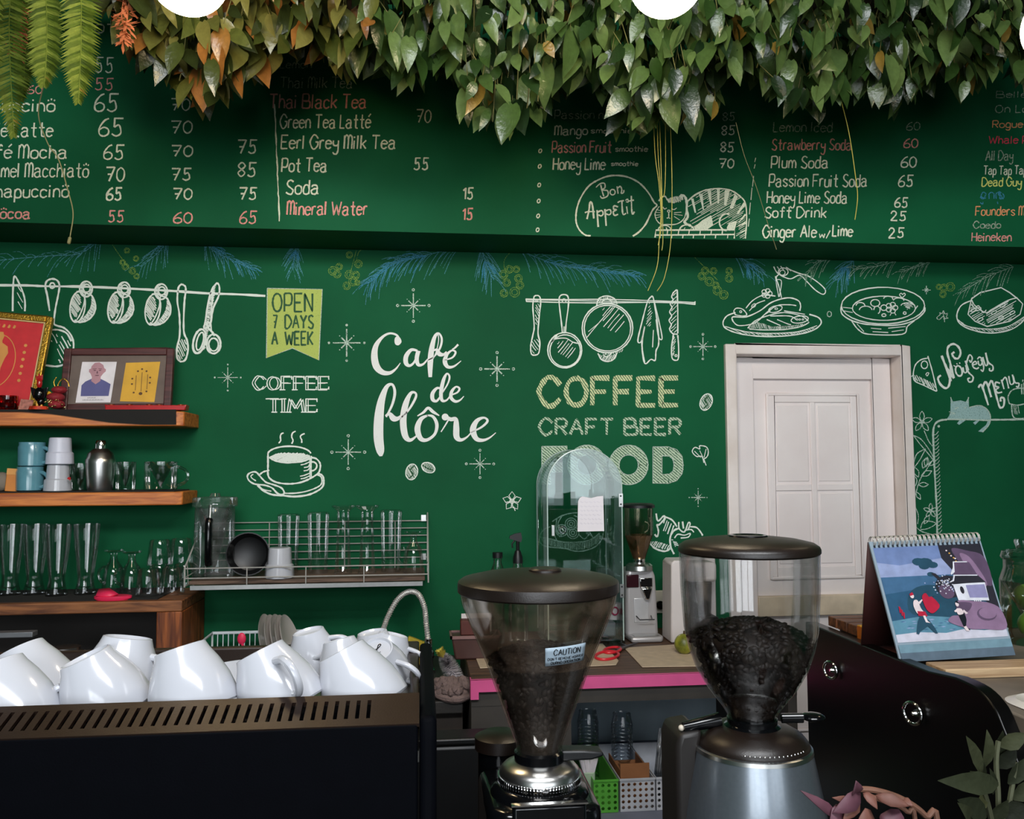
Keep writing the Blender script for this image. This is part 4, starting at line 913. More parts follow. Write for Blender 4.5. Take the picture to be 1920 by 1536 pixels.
# portrait frame
k = 3.27/FPX
r = flat_pic('brown wooden frame with a portrait print and yellow card', 'picture_frame', 218, 765, 3.27, -.16, -.012, z=zc)
f = MB(); rect_frame(f, -96*k, 96*k, 0, 117*k, 13*k, -.014, .01); part('wooden_frame', f, wood('dark_red_wood', '38201e', '5c3230', .45, 5), r, bevel=.004, local=True)
part('mount', MB().box(-84*k, 84*k, -.004, .004, 12*k, 105*k), mat('taupe_mount', '6d5f57', .8), r, local=True)
f = MB(); fpoly(f, [(-70, 16), (-10, 16), (-4, 92), (-64, 92)], -.0055, k); o_ = part('portrait_print', f, mat('white_print_paper', 'e6e0e2', .5), r, local=True, label='white portrait print')
f = MB(); fpoly(f, [(-62, 28), (-14, 28), (-12, 50), (-22, 56), (-30, 60), (-46, 60), (-56, 55), (-62, 48)], -.0058, k); part('blue_shirt', f, mat('print_blue', '5a5a8c', .6), o_, local=True)
f = MB(); fpoly(f, [(-46, 56), (-38, 50), (-30, 56), (-30, 64), (-26, 70), (-22, 74), (-22, 78), (-25, 80), (-27, 86), (-34, 91), (-42, 90), (-47, 84), (-48, 79), (-51, 78), (-51, 73), (-48, 70), (-45, 63)], -.0060, k); part('face_print', f, mat('print_skin', 'b98a92', .6), o_, local=True)
f = MB()
for poly in (oval(-41, 76, 2.4, 1, 8), oval(-32, 76, 2.4, 1, 8), oval(-36.5, 66.5, 4, .9, 8), [(-37, 75), (-36, 75), (-35, 70), (-38, 70)], [(-45, 79), (-38, 79.5), (-38, 78.6), (-45, 78)], [(-35, 79.5), (-29, 79), (-29, 78), (-35, 78.6)]): fpoly(f, poly, -.0062, k)
part('face_lines', f, mat('print_brown', '6c4550', .6), o_, local=True)
f = MB()
for i, (x0, x1, y) in enumerate(((-50, -34, 24), (-58, -22, 20))):
    for j in range(int((x1-x0)/2.4)): fpoly(f, [(x0+j*2.4, y), (x0+j*2.4+1.5, y), (x0+j*2.4+1.5, y+1.2+(j % 2)*.8), (x0+j*2.4, y+1.6)], -.0058, k)
part('caption_print', f, mat('print_grey', '8d878c', .6), o_, local=True)
f = MB(); fpoly(f, [(6, 18), (66, 16), (72, 92), (12, 90)], -.0055, k); o_ = part('yellow_card', f, mat('yellow_card', 'd9a632', .6), r, local=True, label='yellow talisman card')
f = MB()
for x, y0, y1 in ((31, 38, 66), (41, 36, 72), (51, 40, 68)): fpoly(f, [(x, y0), (x+1, y0), (x+1, y1), (x, y1)], -.0058, k)
for x, y in ((25, 60), (25, 50), (56, 62), (56, 52), (34, 74), (41, 78), (49, 74), (29, 34), (51, 36)): fpoly(f, oval(x, y, 2, 1.8, 6), -.0058, k)
fpoly(f, oval(41, 32, 3.4, 3, 8), -.0058, k)
part('ink_marks', f, mat('print_dark_brown', '5c3b18', .6), o_, local=True)
# ornaments
p = at(15, 766, 3.22); r = root('candle_glass', 'dark red candle glass at the left end of the upper shelf', 'candle', loc=(p.x, p.y, zc)); 
revolve('glass_cup', glass_prof([(.028, 0), (.031, .005), (.031, .052)]), glass('red_glass', (.65, .04, .05), .6), r, cap=False); revolve('wax', [(0, .013), (.027, .013), (.027, .026), (0, .027)], mat('dark_red_wax', '45080a', .4), r, cap=False)
p = at(46, 766, 3.21); single('small_card', MB().box(-.022, .022, 0, .003, 0, .04, X=Matrix.Translation((p.x, p.y, zc))@Matrix.Rotation(-.25, 4, 'X')@Matrix.Rotation(.1, 4, 'Y')), mat('pinkish_card', 'b07060', .6, var=.4, scale=90), 'small patterned card leaning beside the candle glass', 'card')
p = at(73, 768, 3.19); r = root('rooster_figurine', 'black and red rooster figurine in front of the red picture', 'figurine', loc=(p.x, p.y, zc))
f = MB(); f.ball((0, 0, .055), .022, sx=.85, sy=.8, sz=1.25); f.ball((.004, .004, .03), .013, sz=1.3); part('black_body', f, m_blackg, r, local=True)
for s_ in (-1, 1): part('wing', MB().prism([(s_*.010, .074), (s_*.030, .082), (s_*.027, .062), (s_*.021, .044), (s_*.012, .036)], -.004, .004, 'y'), m_blackg, r, bevel=.0015, local=True)
f = MB(); f.ball((0, -.002, .094), .012, sx=.8, sy=.8, sz=1.5); part('red_head', f, m_red, r, local=True)
f = MB(); f.prism([(-.012, .108), (-.014, .126), (-.008, .118), (-.003, .131), (.002, .12), (.009, .128), (.010, .108), (.006, .1), (-.006, .1)], -.003, .003, 'y'); part('comb', f, m_red, r, bevel=.001, local=True)
f = MB(); f.tube(catmull([(.012, .008, .05), (.030, .008, .062), (.036, .008, .044), (.030, .008, .026)]), .005, 6); f.tube([(-.006, -.006, .095), (-.019, -.010, .092)], .0035, 6, rf=[1, .2]); f.tube([(-.008, 0, 0), (-.006, 0, .03)], .004); f.tube([(.008, 0, 0), (.008, 0, .03)], .004); part('yellow_tail', f, mat('yellow_enamel', 'e0a52a', .4), r, local=True)
part('base', MB().lathe([(0, 0), (.034, 0), (.03, .012), (0, .014)]), mat('orange_red_enamel', 'b8361e', .4, var=.5, scale=60), r, local=True)
p = at(106, 768, 3.20); r = root('ornament', 'red pompom ornament with gold foil beside the rooster figurine', 'ornament', loc=(p.x, p.y, zc))
f = MB(); f.ball((-.004, 0, .045), .03, sz=.6); f.ball((.006, .004, .072), .026, sz=.55); f.ball((.0, 0, .02), .028, sz=.6); part('red_pompom', f, mat('dark_red_felt', '8d1c26', .7, bump=.4, bscale=90), r, local=True)
f = MB(); rg = random.Random(2)
for i in range(40):
    a, q = rg.uniform(0, 6.28), rg.uniform(.0, .035); x, y, z = q*math.cos(a), -abs(q*math.sin(a))*.6-.012, rg.uniform(.002, .03)
    f.add([(x, y, z), (x+rg.uniform(-.01, .01), y+rg.uniform(-.008, .008), z+.008), (x+rg.uniform(-.012, .012), y-.004, z+rg.uniform(0, .01))], [(0, 1, 2)])
part('gold_foil', f, mat('crumpled_gold_foil', 'e8d28a', .2, .9), r, local=True, solid=.0006)
f = MB()
f.tube(catmull([(.0, 0, .08), (.006, 0, .1), (.02, 0, .112), (.036, 0, .1), (.04, 0, .085)]), .0022); f.tube(catmull([(-.006, 0, .08), (-.012, 0, .1), (-.004, 0, .118)]), .0018); part('hanging_loop', f, m_gold, r, local=True)
p0, p1 = at(196, 767, 3.185), at(346, 767, 3.185)
r = root('lacquer_tray', 'long narrow red lacquer tray at the right end of upper shelf', 'tray', loc=((p0.x+p1.x)/2, 3.215, zc)); hw = (p1.x-p0.x)/2
part('tray_body', MB().prism([(-hw, .0), (hw, 0), (hw+.004, .02), (hw-.004, .02), (hw-.008, .008), (-hw+.008, .008), (-hw+.004, .02), (-hw-.004, .02)], -.022, .022, 'y').box(-hw, hw, -.025, -.02, 0, .018).box(-hw, hw, .02, .025, 0, .018), m_red, r, local=True, bevel=.002)
for i, t in enumerate((-.9, -.45, .05, .3, .85)): part('incense_cup', MB().lathe([(0, .006), (.009, .006), (.011, .022), (.008, .022), (.006, .012), (0, .012)], 16, c=(t*hw, 0, 0), cap=False), mat('copper', 'b86a42', .3, .8), r, local=True)

# ---------------------------------------------------------------- wire rack and the washing-up corner
ZS = .862                                                   # sink counter top
m_wood2 = wood('worn_grey_wood', '3a2a20', '7a6150', .7, 6, 'X')
m_dkwood = wood('dark_stained_board', '1c1815', '3d342c', .6, 5, 'X')
YR = 3.10
rx0, rx1 = xat(346, YR, 1080), xat(803, YR, 1080)
zr = zat(1096, YR, 575)
r = root('wire_rack', 'wall-mounted steel wire rack with a worn wooden base', 'rack', loc=((rx0+rx1)/2, 3.25, zr))
part('base_board', MB().box(rx0+.012, rx1-.012, YR+.01, W-.012, zr+.004, zr+.018), m_wood2, r, bevel=.002)
part('front_strip', MB().box(rx0+.02, rx1-.02, YR-.004, YR+.006, zr-.012, zr+.003), m_steel, r)
m_wire = mat('steel_wire', 'cfccc6', .35, .45, var=.08, scale=60)
f = MB(); ztop = zat(962, W, 760)
for i in range(7):
    z = zr+.03+(ztop-.03-zr-.03)*i/6; f.tube([(rx0+.01, W-.01, z), (rx1-.003, W-.01, z)], .0022, 6)
for t in (.28, .62, .85): x = rx0+(rx1-rx0)*t; f.tube([(x, W-.008, zr+.015), (x, W-.008, ztop-.03)], .0022, 6)
part('back_wires', f, m_wire, r)
f = MB()
for z in (zr+.028, zr+.062): f.tube([(rx0, YR, z), (rx1, YR, z)], .0024, 6)
for t in (.25, .49, .73): x = rx0+(rx1-rx0)*t; f.tube([(x, YR, zr), (x, YR, zr+.062)], .0022, 6)
part('front_rail', f, m_wire, r)
for x, sg in ((rx0, 1), (rx1, -1)):
    f = MB(); f.tube([(x, YR, zr-.002), (x, YR, zr+.065), (x, W-.01, ztop), (x, W-.01, zr)], .0028, 6); f.tube([(x, YR+.003, zr), (x, W-.01, zr)], .0025, 6); f.tube([(x, YR, zr+.03), (x, W-.01, zr+.04)], .002, 6); f.tube([(x, YR+.03, zr+.085), (x, YR+.05, zr)], .002, 6)
    part('end_frame', f, m_wire, r)
for z in (ztop-.02, zr+.06): part('bracket', MB().box(rx1-.025, rx1-.006, W-.012, W-.003, z-.012, z+.012), m_steel, r)
zk = zr+.0185
# glass jug with lid and black plunger handle
jug = root('glass_jug', 'large clear glass jug with a lid and black handle', 'jug')
m_jug = glass('cloudy_jug', (.9, .92, .92), .6, smudge=.22, dirt=(.42, .44, .44))
revolve('jug_body', glass_prof([(.072, 0), (.074, .008), (.07, .25)]), m_jug, jug, cap=False)
revolve('lid', [(0, .252), (.078, .252), (.08, .256), (.08, .282), (.076, .286), (.02, .288), (.016, .3), (0, .302)], m_jug, jug, cap=False)
f = MB(); f.tube([(.0, -.082, .05), (.0, -.092, .07), (0, -.092, .195), (0, -.082, .21)], .0125, 10); part('handle', f, m_blackg, jug, local=True)
f = MB(); f.tube([(0, -.08, .21), (0, -.07, .26)], .006, 8); part('handle_strap', f, m_steel, jug, local=True)
put(jug, 401, 1085, 3.235, z=zk)
# black bowl on its side
b = root('black_bowl', 'round black bowl leaning on its side in the rack', 'bowl')
revolve('bowl_body', [(.0, .0), (.04, .0), (.062, .012), (.076, .045), (.078, .05), (.074, .05), (.06, .016), (.038, .006), (0, .006)], m_black, b, cap=False)
p = at(464, 1046, 3.19); b.location = (p.x, 3.245, zk+.078); b.rotation_euler = (math.radians(86), 0, 0)
c_ = put(tea_cup('white cup upturned in front of the glasses in the wire rack', None, m_cup), 524, 1085, 3.15, .1, zk); c_.scale = (1.08, 1.08, 1.12)
G2 = 'upturned tall glasses in the rack'
def tall(label, prof, px, Y):
    r = root('tall_glass', label, 'glass', G2); revolve('glass_body', prof, m_glass, r, cap=False); return put(r, px, 1075, Y, z=zk)
pa = [(.036, 0), (.036, .004), (.040, .19), (.042, .2), (.041, .215), (.034, .218), (0, .214)]
t1 = tall('straight tall glass nearest the white cup in the wire rack', pa, 540, 3.31)
for px, l in ((596, 'straight tall glass left of the two footed ones in the rack'), (733, 'straight tall glass right of the two footed ones in the rack')):
    o = put(dup(t1, label=l), px, 1075, 3.28, z=zk); o.scale = (1.0, 1.0, 1.03 if px < 700 else 1.06)
pf = [(.034, 0), (.031, .004), (.026, .1), (.024, .16), (.025, .168), (.022, .175), (.024, .225), (.026, .232), (.043, .244), (.044, .25), (0, .252)]
t2 = tall('upturned footed glass, left of a touching pair in the rack', pf, 643, 3.26)
put(dup(t2, label='upturned footed glass, right of a touching pair in the rack'), 688, 1075, 3.255, z=zk)
put(dup(f1, label='small upturned footed mug at the right end of the wire rack', group='upturned footed glass mugs'), 775, 1075, 3.22, -.1, zk)

# sink counter
sx = xat(868, 2.75, 1290)
r = root('sink_counter', 'dark sink counter running along the wall behind the coffee machine', 'counter', loc=(-1.2, 3.08, 0))
part('worktop', MB().box(XL+.003, sx, 2.74, W-.003, ZS-.04, ZS), mat('dark_grey_worktop', '2c2a28', .5, bump=.05), r, bevel=.004)
part('front_panel', MB().box(XL+.003, sx, 2.77, 2.80, .0, ZS-.04), mat('dark_brown_panel', '332b25', .7, var=.3, scale=6), r)
part('side_panel', MB().box(sx-.03, sx, 2.80, W-.003, .0, ZS-.04), mat('dark_brown_panel', '332b25', .7), r)
# dish rack
p0, p1 = at(385, 1230, 3.2), at(560, 1225, 3.2)
r = root('dish_rack', 'white wire dish rack on the sink counter', 'rack', loc=((p0.x+p1.x)/2, 3.16, ZS))
m_wwire = mat('white_plastic_coating', 'dfe6e8', .4)
x0, x1, y0, y1 = p0.x, p1.x+.02, 2.98, 3.30
f = MB()
for x, y in ((x0, y0), (x1, y0), (x1, y1), (x0, y1)): f.tube([(x, y, ZS), (x, y, ZS+.125)], .004, 6)
part('corner_post', f, m_wwire, r)
f = MB()
for z in (.03, .125): f.tube([(x0, y0, ZS+z), (x1, y0, ZS+z), (x1, y1, ZS+z), (x0, y1, ZS+z)], .0055 if z > .1 else .003, 6, closed=True)
part('rim', f, m_wwire, r)
f = MB()
for i in range(1, 18): x = x0+(x1-x0)*i/18; f.tube([(x, y1, ZS+.125), (x, y1, ZS+.03), (x, y0, ZS+.03), (x, y0, ZS+.125)], .002, 6)
part('wires', f, m_wwire, r)
zd = ZS+.0335
# plates leaning in the rack
m_plate = mat('white_plate_glaze', 'ded8d4', .2, coat=.3, var=.03)
pl = root('plate', 'white plate at the left of the plates standing in the dish rack', 'plate', 'plates drying in the dish rack')
revolve('plate_body', [(0, 0), (.05, 0), (.055, .004), (.085, .011), (.094, .016), (.0955, .018), (.09, .0165), (.055, .008), (0, .006)], m_plate, pl, cap=False, seg=48)
ps = [(500, 'white plate at the left of the plates standing in the dish rack'), (512, 'second white plate from the left standing in the dish rack'), (523, 'middle white plate of those standing in the dish rack'), (533, 'fourth white plate standing in the dish rack'), (543, 'rightmost standing white plate, its face towards the cups')]
for i, (px, l) in enumerate(ps):
    o = pl if i == 0 else dup(pl, label=l)
    y = 3.08-.012*(i % 2); p = at(px, 1240, y); a = math.radians(76-1.5*i)
    o.rotation_euler = Euler((0, a, math.radians(-6)), 'XYZ'); o.location = (p.x-.01, y, zd+.096*math.sin(a)+.003)
# jars and spoon
p = at(413, 1228, 3.02)
r = root('spice_jar', 'round glass jar of brown powder with dark lid in the dish rack', 'jar', loc=(p.x, 3.03, zd))
revolve('jar_body', glass_prof([(.036, 0), (.04, .006), (.04, .05), (.034, .06)]), m_glass, r, cap=False); revolve('powder', [(0, .013), (.036, .013), (.036, .03), (0, .032)], mat('reddish_brown_powder', '8a5340', .9), r, cap=False)
revolve('lid', [(0, .06), (.037, .06), (.037, .08), (.03, .084), (0, .084)], m_blackg, r, cap=False)
p = at(453, 1205, 3.05)
r = root('plastic_spoon', 'pink plastic spoon standing in the dish rack', 'spoon', loc=(p.x+.01, 3.06, zd))
f = MB(); f.ball((-.012, 0, .115), .017, sx=.85, sy=.4, sz=1.2); f.tube([(-.01, 0, .1), (.0, 0, .06), (.012, .0, .004)], .0045, 8); part('spoon_body', f, m_pink, r, local=True)
# spring hose tap
p = at(803, 1262, 3.12)
r = root('spring_tap', 'chrome tap with a tall arched spring hose', 'tap', loc=(p.x, 3.12, ZS))
B = Vector((p.x, 3.12, ZS))
part('tap_body', MB().lathe([(.026, 0), (.026, .012), (.018, .02), (.018, .05), (.021, .055), (.021, .075), (.014, .085), (.014, .12)], 24, c=B), m_chrome, r)
P = [(p.x, 3.12, ZS+.11)]+[tuple(at(a, b, 3.12)) for a, b in ((799, 1170), (796, 1140), (784, 1114), (765, 1110), (745, 1125), (728, 1155), (718, 1182))]
P = catmull(P, False, 8); f = MB(); f.tube(P, .009, 10); part('hose', f, m_wire, r)
f = MB(); H = []
for i in range(len(P)*6):
    t = i/6; j = min(int(t), len(P)-2); q = Vector(P[j]).lerp(Vector(P[j+1]), t-j); d = (Vector(P[j+1])-Vector(P[j])).normalized(); u = Vector((0, 1, 0)); w = d.cross(u)
    a = t*6.5; H.append(q+u*(.0094*math.cos(a))+w*(.0094*math.sin(a)))
f.tube(H, .0016, 5); part('spring', f, m_wire, r)
e = Vector(P[-1]); part('spray_head', MB().lathe([(.013, -.09), (.017, -.085), (.014, -.03), (.011, 0)], 20, c=e), m_blackg, r)
f = MB(); f.tube([B+Vector((0, -.02, .06)), B+Vector((.012, -.06, .075))], .006, 8); part('lever', f, m_chrome, r)
# yellow sponge cloth and grey block by the tap
p = at(770, 1220, 3.2); r = None
single('sponge_cloth', MB().prism([(at(757, 1250, 3.25).x, ZS), (at(803, 1250, 3.25).x, ZS), (at(800, 1195, 3.25).x, zat(1205, 3.25, 800)), (at(766, 1195, 3.25).x, zat(1192, 3.25, 766))], 3.235, 3.26, 'y'), mat('yellow_cloth', 'c9b33a', .85, bump=.4), 'yellow sponge cloth standing behind the chrome tap', 'cloth', bevel=.004)
# duster and rag
p = at(848, 1290, 2.86)
r = root('dish_brush', 'white fluffy brush with yellow tips above the grey rag', 'brush', loc=(p.x, 2.86, ZS))
f = MB(); rg = random.Random(4); c0 = at(846, 1256, 2.86)
ax = Vector((-.032, 0, .055)).normalized()
for i in range(1600):
    t = rg.uniform(-1, 1); a = rg.uniform(0, 6.28); u = ax.orthogonal().normalized(); w = ax.cross(u)
    o_ = c0+ax*(t*.052); d = (u*math.cos(a)+w*math.sin(a)+ax*t*.5).normalized(); L = .032*math.sqrt(max(.1, 1-t*t*.8)); s_ = d.cross(ax).normalized()*.0028
    f.add([o_-s_, o_+s_, o_+d*L], [(0, 1, 2)])
part('bristles', f, mat('white_bristles', 'e6e0e4', .8), r, fix=False)
for sg in (1, -1):
    f = MB()
    for i in range(150):
        t = sg*(rg.uniform(.85, 1.25) if sg > 0 else rg.uniform(.8, 1.15)); a = rg.uniform(0, 6.28); u = ax.orthogonal().normalized(); w = ax.cross(u); o_ = c0+ax*(t*.052); d = (u*math.cos(a)+w*math.sin(a)+ax*sg).normalized(); s_ = d.cross(ax).normalized()*.004
        f.add([o_-s_, o_+s_, o_+d*.024], [(0, 1, 2)])
    part('yellow_tip', f, mat('yellow_bristles', 'd6c552', .8), r, fix=False)
f = MB(); f.tube([c0-ax*.05, c0-ax*.085], .006, 8); part('handle', f, mat('yellow_green_plastic', 'b7bf4a', .5), r)
f = MB(); rg = random.Random(9); c0 = at(850, 1305, 2.72)
for k_ in range(9):
    y0 = 2.765+.012*(k_ % 4); x0 = c0.x-.062; zb_ = ZS+.016+.011*(k_//3); P = []; R = []
    for i in range(9):
        t = i/8; P.append((x0+.125*t*rg.uniform(.9, 1.05), y0+rg.uniform(-.012, .016)-.03*math.sin(PI*t)*(k_ % 2), zb_+rg.uniform(-.006, .012)+.012*math.sin(PI*t)))
    P = catmull(P, False, 4); f.tube(P, .016, 9, rf=[(.75+.4*math.sin(j*.7+k_)**2)*(.35+.65*math.sin(PI*min(1, max(.06, j/(len(P)-1))))**.5) for j in range(len(P))])
P = catmull([(c0.x-.05, 2.752, ZS+.014), (c0.x-.02, 2.738, ZS+.010), (c0.x+.02, 2.734, ZS+.008), (c0.x+.055, 2.742, ZS+.013)], False, 5); f.tube(P, .014, 9, rf=[.5+.5*math.sin(PI*j/(len(P)-1)) for j in range(len(P))])
single('rag', f, mat('mauve_grey_cloth', '7a6763', .95, bump=.5, bscale=120), 'crumpled mauve grey rag on the edge of the sink counter', 'rag')
# jar with steel dome behind the cups, left
p = at(122, 1226, 2.95)
r = root('sugar_jar', 'round glass jar with silver lid behind the white cups', 'jar', loc=(p.x, 2.95, ZS)); r.scale = (1.22,)*3
revolve('jar_body', glass_prof([(.06, 0), (.085, .03), (.088, .06), (.07, .085)]), m_glassd, r, cap=False)
revolve('lid', [(.0, .085), (.074, .085), (.074, .096), (.05, .115), (.038, .12), (.038, .13), (0, .132)], m_steel, r, cap=False)
p = at(285, 1215, 3.0)
r = root('canister', 'small dark canister with a grey label behind the cups', 'canister', loc=(p.x, 3.0, ZS))
part('canister_body', MB().lathe([(0, 0), (.034, 0), (.036, .004), (.036, .085), (.03, .09), (0, .09)], 24), m_blackg, r, local=True)
part('label_strip', MB().box(-.012, .02, -.0385, -.036, .045, .062, X=Matrix.Rotation(-.5, 4, 'Y')@Matrix.Translation((-.03, 0, .012))), mat('grey_label', '8d9096', .6), r, local=True)
single('metal_bar', MB().box(xat(-30, 3.0, 1188), xat(66, 3.0, 1188), 2.98, 3.02, zat(1194, 3.0, 30), zat(1184, 3.0, 30)), mat('dull_grey_metal', '85888c', .5, .6), 'flat grey metal bar under the lowest shelf, far left', 'bar', bevel=.002)
# ---------------------------------------------------------------- bar counter with coffee machine and grinders (near the camera)
ZB = .93
r = root('bar_counter', 'dark bar counter carrying the coffee machine and grinders', 'counter', loc=(0, 1.05, 0))
part('counter_top', MB().box(XL+.003, .96, .60, 1.45, ZB-.04, ZB), mat('dark_counter_stone', '1a1918', .35), r, bevel=.004)
part('counter_front', MB().box(XL+.003, .96, .66, .70, 0, ZB-.04), m_dkwood, r)
part('counter_back', MB().box(XL+.003, .96, 1.39, 1.43, 0, ZB-.04), m_dkwood, r)
# espresso machine seen from behind
Ym = .93
mxr = xat(786, Ym, 1400); mxe = xat(819, Ym, 1400); mxl = -.66
zlo, zhi = zat(1357, Ym, 780), zat(1299, .985, 780)
m_mach = mat('machine_black_paint', '040509', .65, spec=.04, var=.1, scale=30, bump=.04, bscale=500)
m_rail = mat('machine_brown_black_rail', '23160f', .42, .3, bump=.05, bscale=500)
r = root('espresso_machine', 'wide black espresso machine seen from behind with cups on top', 'coffee machine', loc=((mxl+mxr)/2, 1.15, ZB))
part('back_panel', MB().box(mxl, mxr-.0015, Ym, Ym+.02, ZB+.06, zlo), m_mach, r, bevel=.003)
sp = [(Ym-.004, ZB+.05), (Ym-.004, zat(1385, Ym, 800)), (Ym+.003, zat(1345, Ym, 800)), (Ym+.03, 1.333), (1.30, 1.336), (1.36, 1.32), (1.36, ZB+.05)]
for x0, x1 in ((mxr+.0005, mxe), (mxl-.022, mxl-.0005)): part('side_panel', MB().prism(sp, x0, x1, 'x'), m_mach, r, bevel=.006, seg=3)
for x in (mxl+.05, mxe-.05):
    for y in (1.0, 1.3): part('foot', MB().lathe([(.022, 0), (.02, .06)], 20, c=(x, y, ZB)), m_black, r)
zt_ = 1.292
part('side_rail', MB().prism([(mxr-.0005, .992), (mxr-.0005, 1.33), (mxr-.02, 1.33), (mxr-.006, .992)], zt_+.001, 1.332, 'z'), m_rail, r, bevel=.003)
part('cup_tray', MB().box(mxl, mxr, Ym+.022, 1.34, zt_-.012, zt_), m_steel, r)
part('body', MB().box(mxl+.01, mxr-.001, Ym+.025, 1.33, ZB+.08, zt_-.014), m_black, r)
part('rear_rail', MB().box(mxl, mxr, 1.335, 1.35, zt_-.02, 1.33), m_rail, r, bevel=.003)
# slotted sloping rail: the slots are real openings
d = Vector((0, .985-Ym, zhi-zlo)); Lr = d.length; d.normalize(); nrm = Vector((0, -d.z, d.y))
f = MB(); pitch = .01165; n = int((mxr-mxl)/pitch)
def rb(x0, x1, a, b, t=.004):
    c0 = Vector((0, Ym, zlo))
    P = [Vector((x, 0, 0))+c0+d*(Lr*q)-nrm*o_ for o_ in (0, t) for q in (a, b) for x in (x0, x1)]
    f.add(P, [(0, 1, 3, 2), (4, 6, 7, 5), (0, 4, 5, 1), (2, 3, 7, 6), (0, 2, 6, 4), (1, 5, 7, 3)])
xe = mxr-.045
rb(mxl, mxr, 0, .22); rb(mxl, mxr, .80, 1)
for i in range(n):
    x = xe-i*pitch
    if x-pitch < mxl: break
    rb(x-pitch+.0042, x, .22, .80)
rb(xe, mxr, .22, .80)
part('slotted_rail', f, m_rail, r, fix=False)
part('slot_backing', MB().add([Vector((x, 0, 0))+Vector((0, Ym+.012, zlo-.008))+d*(Lr*q) for q, x in ((0, mxl), (0, mxr), (.92, mxr), (.92, mxl))], [(0, 1, 2, 3)]), m_blackg, r, solid=.002)
part('rail_lip', MB().box(mxl, mxr, .984, .990, zt_-.002, zhi-.002), m_rail, r)

# white cups resting upside down and leaning on the machine
CH = .074
cup = root('coffee_cup', 'x', 'cup', 'white cups on the machine')
revolve('cup_body', [(.0475, .004), (.049, 0), (.0503, .002), (.0497, .012), (.046, .032), (.0385, .052), (.0315, .066), (.0285, .0745), (.0265, .075), (.024, .071), (0, .0695), (.0, .066), (.029, .064), (.036, .05), (.0435, .032), (.047, .012), (.0475, .004)], m_cup, cup, cap=False, seg=56)
f = MB(); f.tube(catmull([(.0445, 0, .012), (.062, 0, .012), (.074, 0, .024), (.074, 0, .04), (.06, 0, .052), (.036, 0, .055)], False, 5), .0048, 10, rf=None); part('handle', f, m_cup, cup, local=True)
def place_cup(o, px, py, Y, tilt, pitch, hand, sc_=1.0):
    """foot centre at a pixel, tilted in the picture (counter-clockwise) and towards the viewer, handle turned by hand"""
    M = Matrix.Rotation(math.radians(-tilt), 4, 'Y') @ Matrix.Rotation(math.radians(pitch), 4, 'X') @ Matrix.Rotation(math.radians(hand), 4, 'Z')
    k_ = sc_*1.0; o.scale = (k_,)*3; p = at(px, py, Y) - M.to_3x3() @ Vector((0, 0, CH*k_))
    o.rotation_euler = M.to_euler(); o.location = p
cups = [  # px, py of the foot centre, depth, tilt, pitch, handle, label
 (36, 1218, 1.15, 28, -8, 200, 'white cup leaning left, behind the cup at the far left'),
 (-8, 1246, 1.05, 24, -8, 150, 'white cup at the far left, cut off by the picture edge'),
 (160, 1232, 1.06, 24, 4, 190, 'white cup leaning left, its hollow foot showing'),
 (240, 1196, 1.12, -8, -8, -15, 'upright white cup standing taller behind the hollow-footed cup'),
 (338, 1216, 1.05, 18, -9, 110, 'plain white cup in the front row leaning left, handle hidden'),
 (487, 1222, 1.05, 27, -8, -58, 'white cup in the front row in the middle of the machine, handle right'),
 (640, 1222, 1.05, 28, -9, 105, 'white cup at the right end of the front row'),
 (420, 1246, 1.17, 10, -14, 120, 'white cup lying behind, between the two middle front cups'),
 (578, 1184, 1.21, 12, 4, -12, 'white cup in the back row nearest the drying plates'),
 (635, 1200, 1.17, 14, -8, 160, 'white cup peeking over the cup at the right end'),
 (698, 1186, 1.27, 8, 2, 170, 'white cup at the back right below the spring hose'),
 (738, 1190, 1.27, -14, -4, -20, 'white cup at the back right corner with round handle'),
 (706, 1218, 1.13, 12, 34, -35, 'white cup with a small black mark under its foot'),
 (95, 1262, 1.20, 12, 0, -30, 'white cup in the back row behind the far left pair')]
for i, (px, py, Y, t, pi_, h, l) in enumerate(cups):
    o = cup if i == 0 else dup(cup)
    o['label'] = l; place_cup(o, px, py, Y, t, pi_, h, .74 if i in (8, 9, 10, 11, 12) else 1.0)
    if i == 12:
        f = MB(); f.tube(catmull([(-.012, -.006, 0), (-.002, .003, 0), (.0, .014, 0), (-.004, .012, 0), (.002, -.004, 0), (.008, .0, 0)], False, 4), .0008, 5); f.tube([(-.01, -.009, 0), (.008, -.009, 0)], .0006, 5)
        part('printed_mark', f, m_blackg, o, local=True).location = (0, 0, .0712)

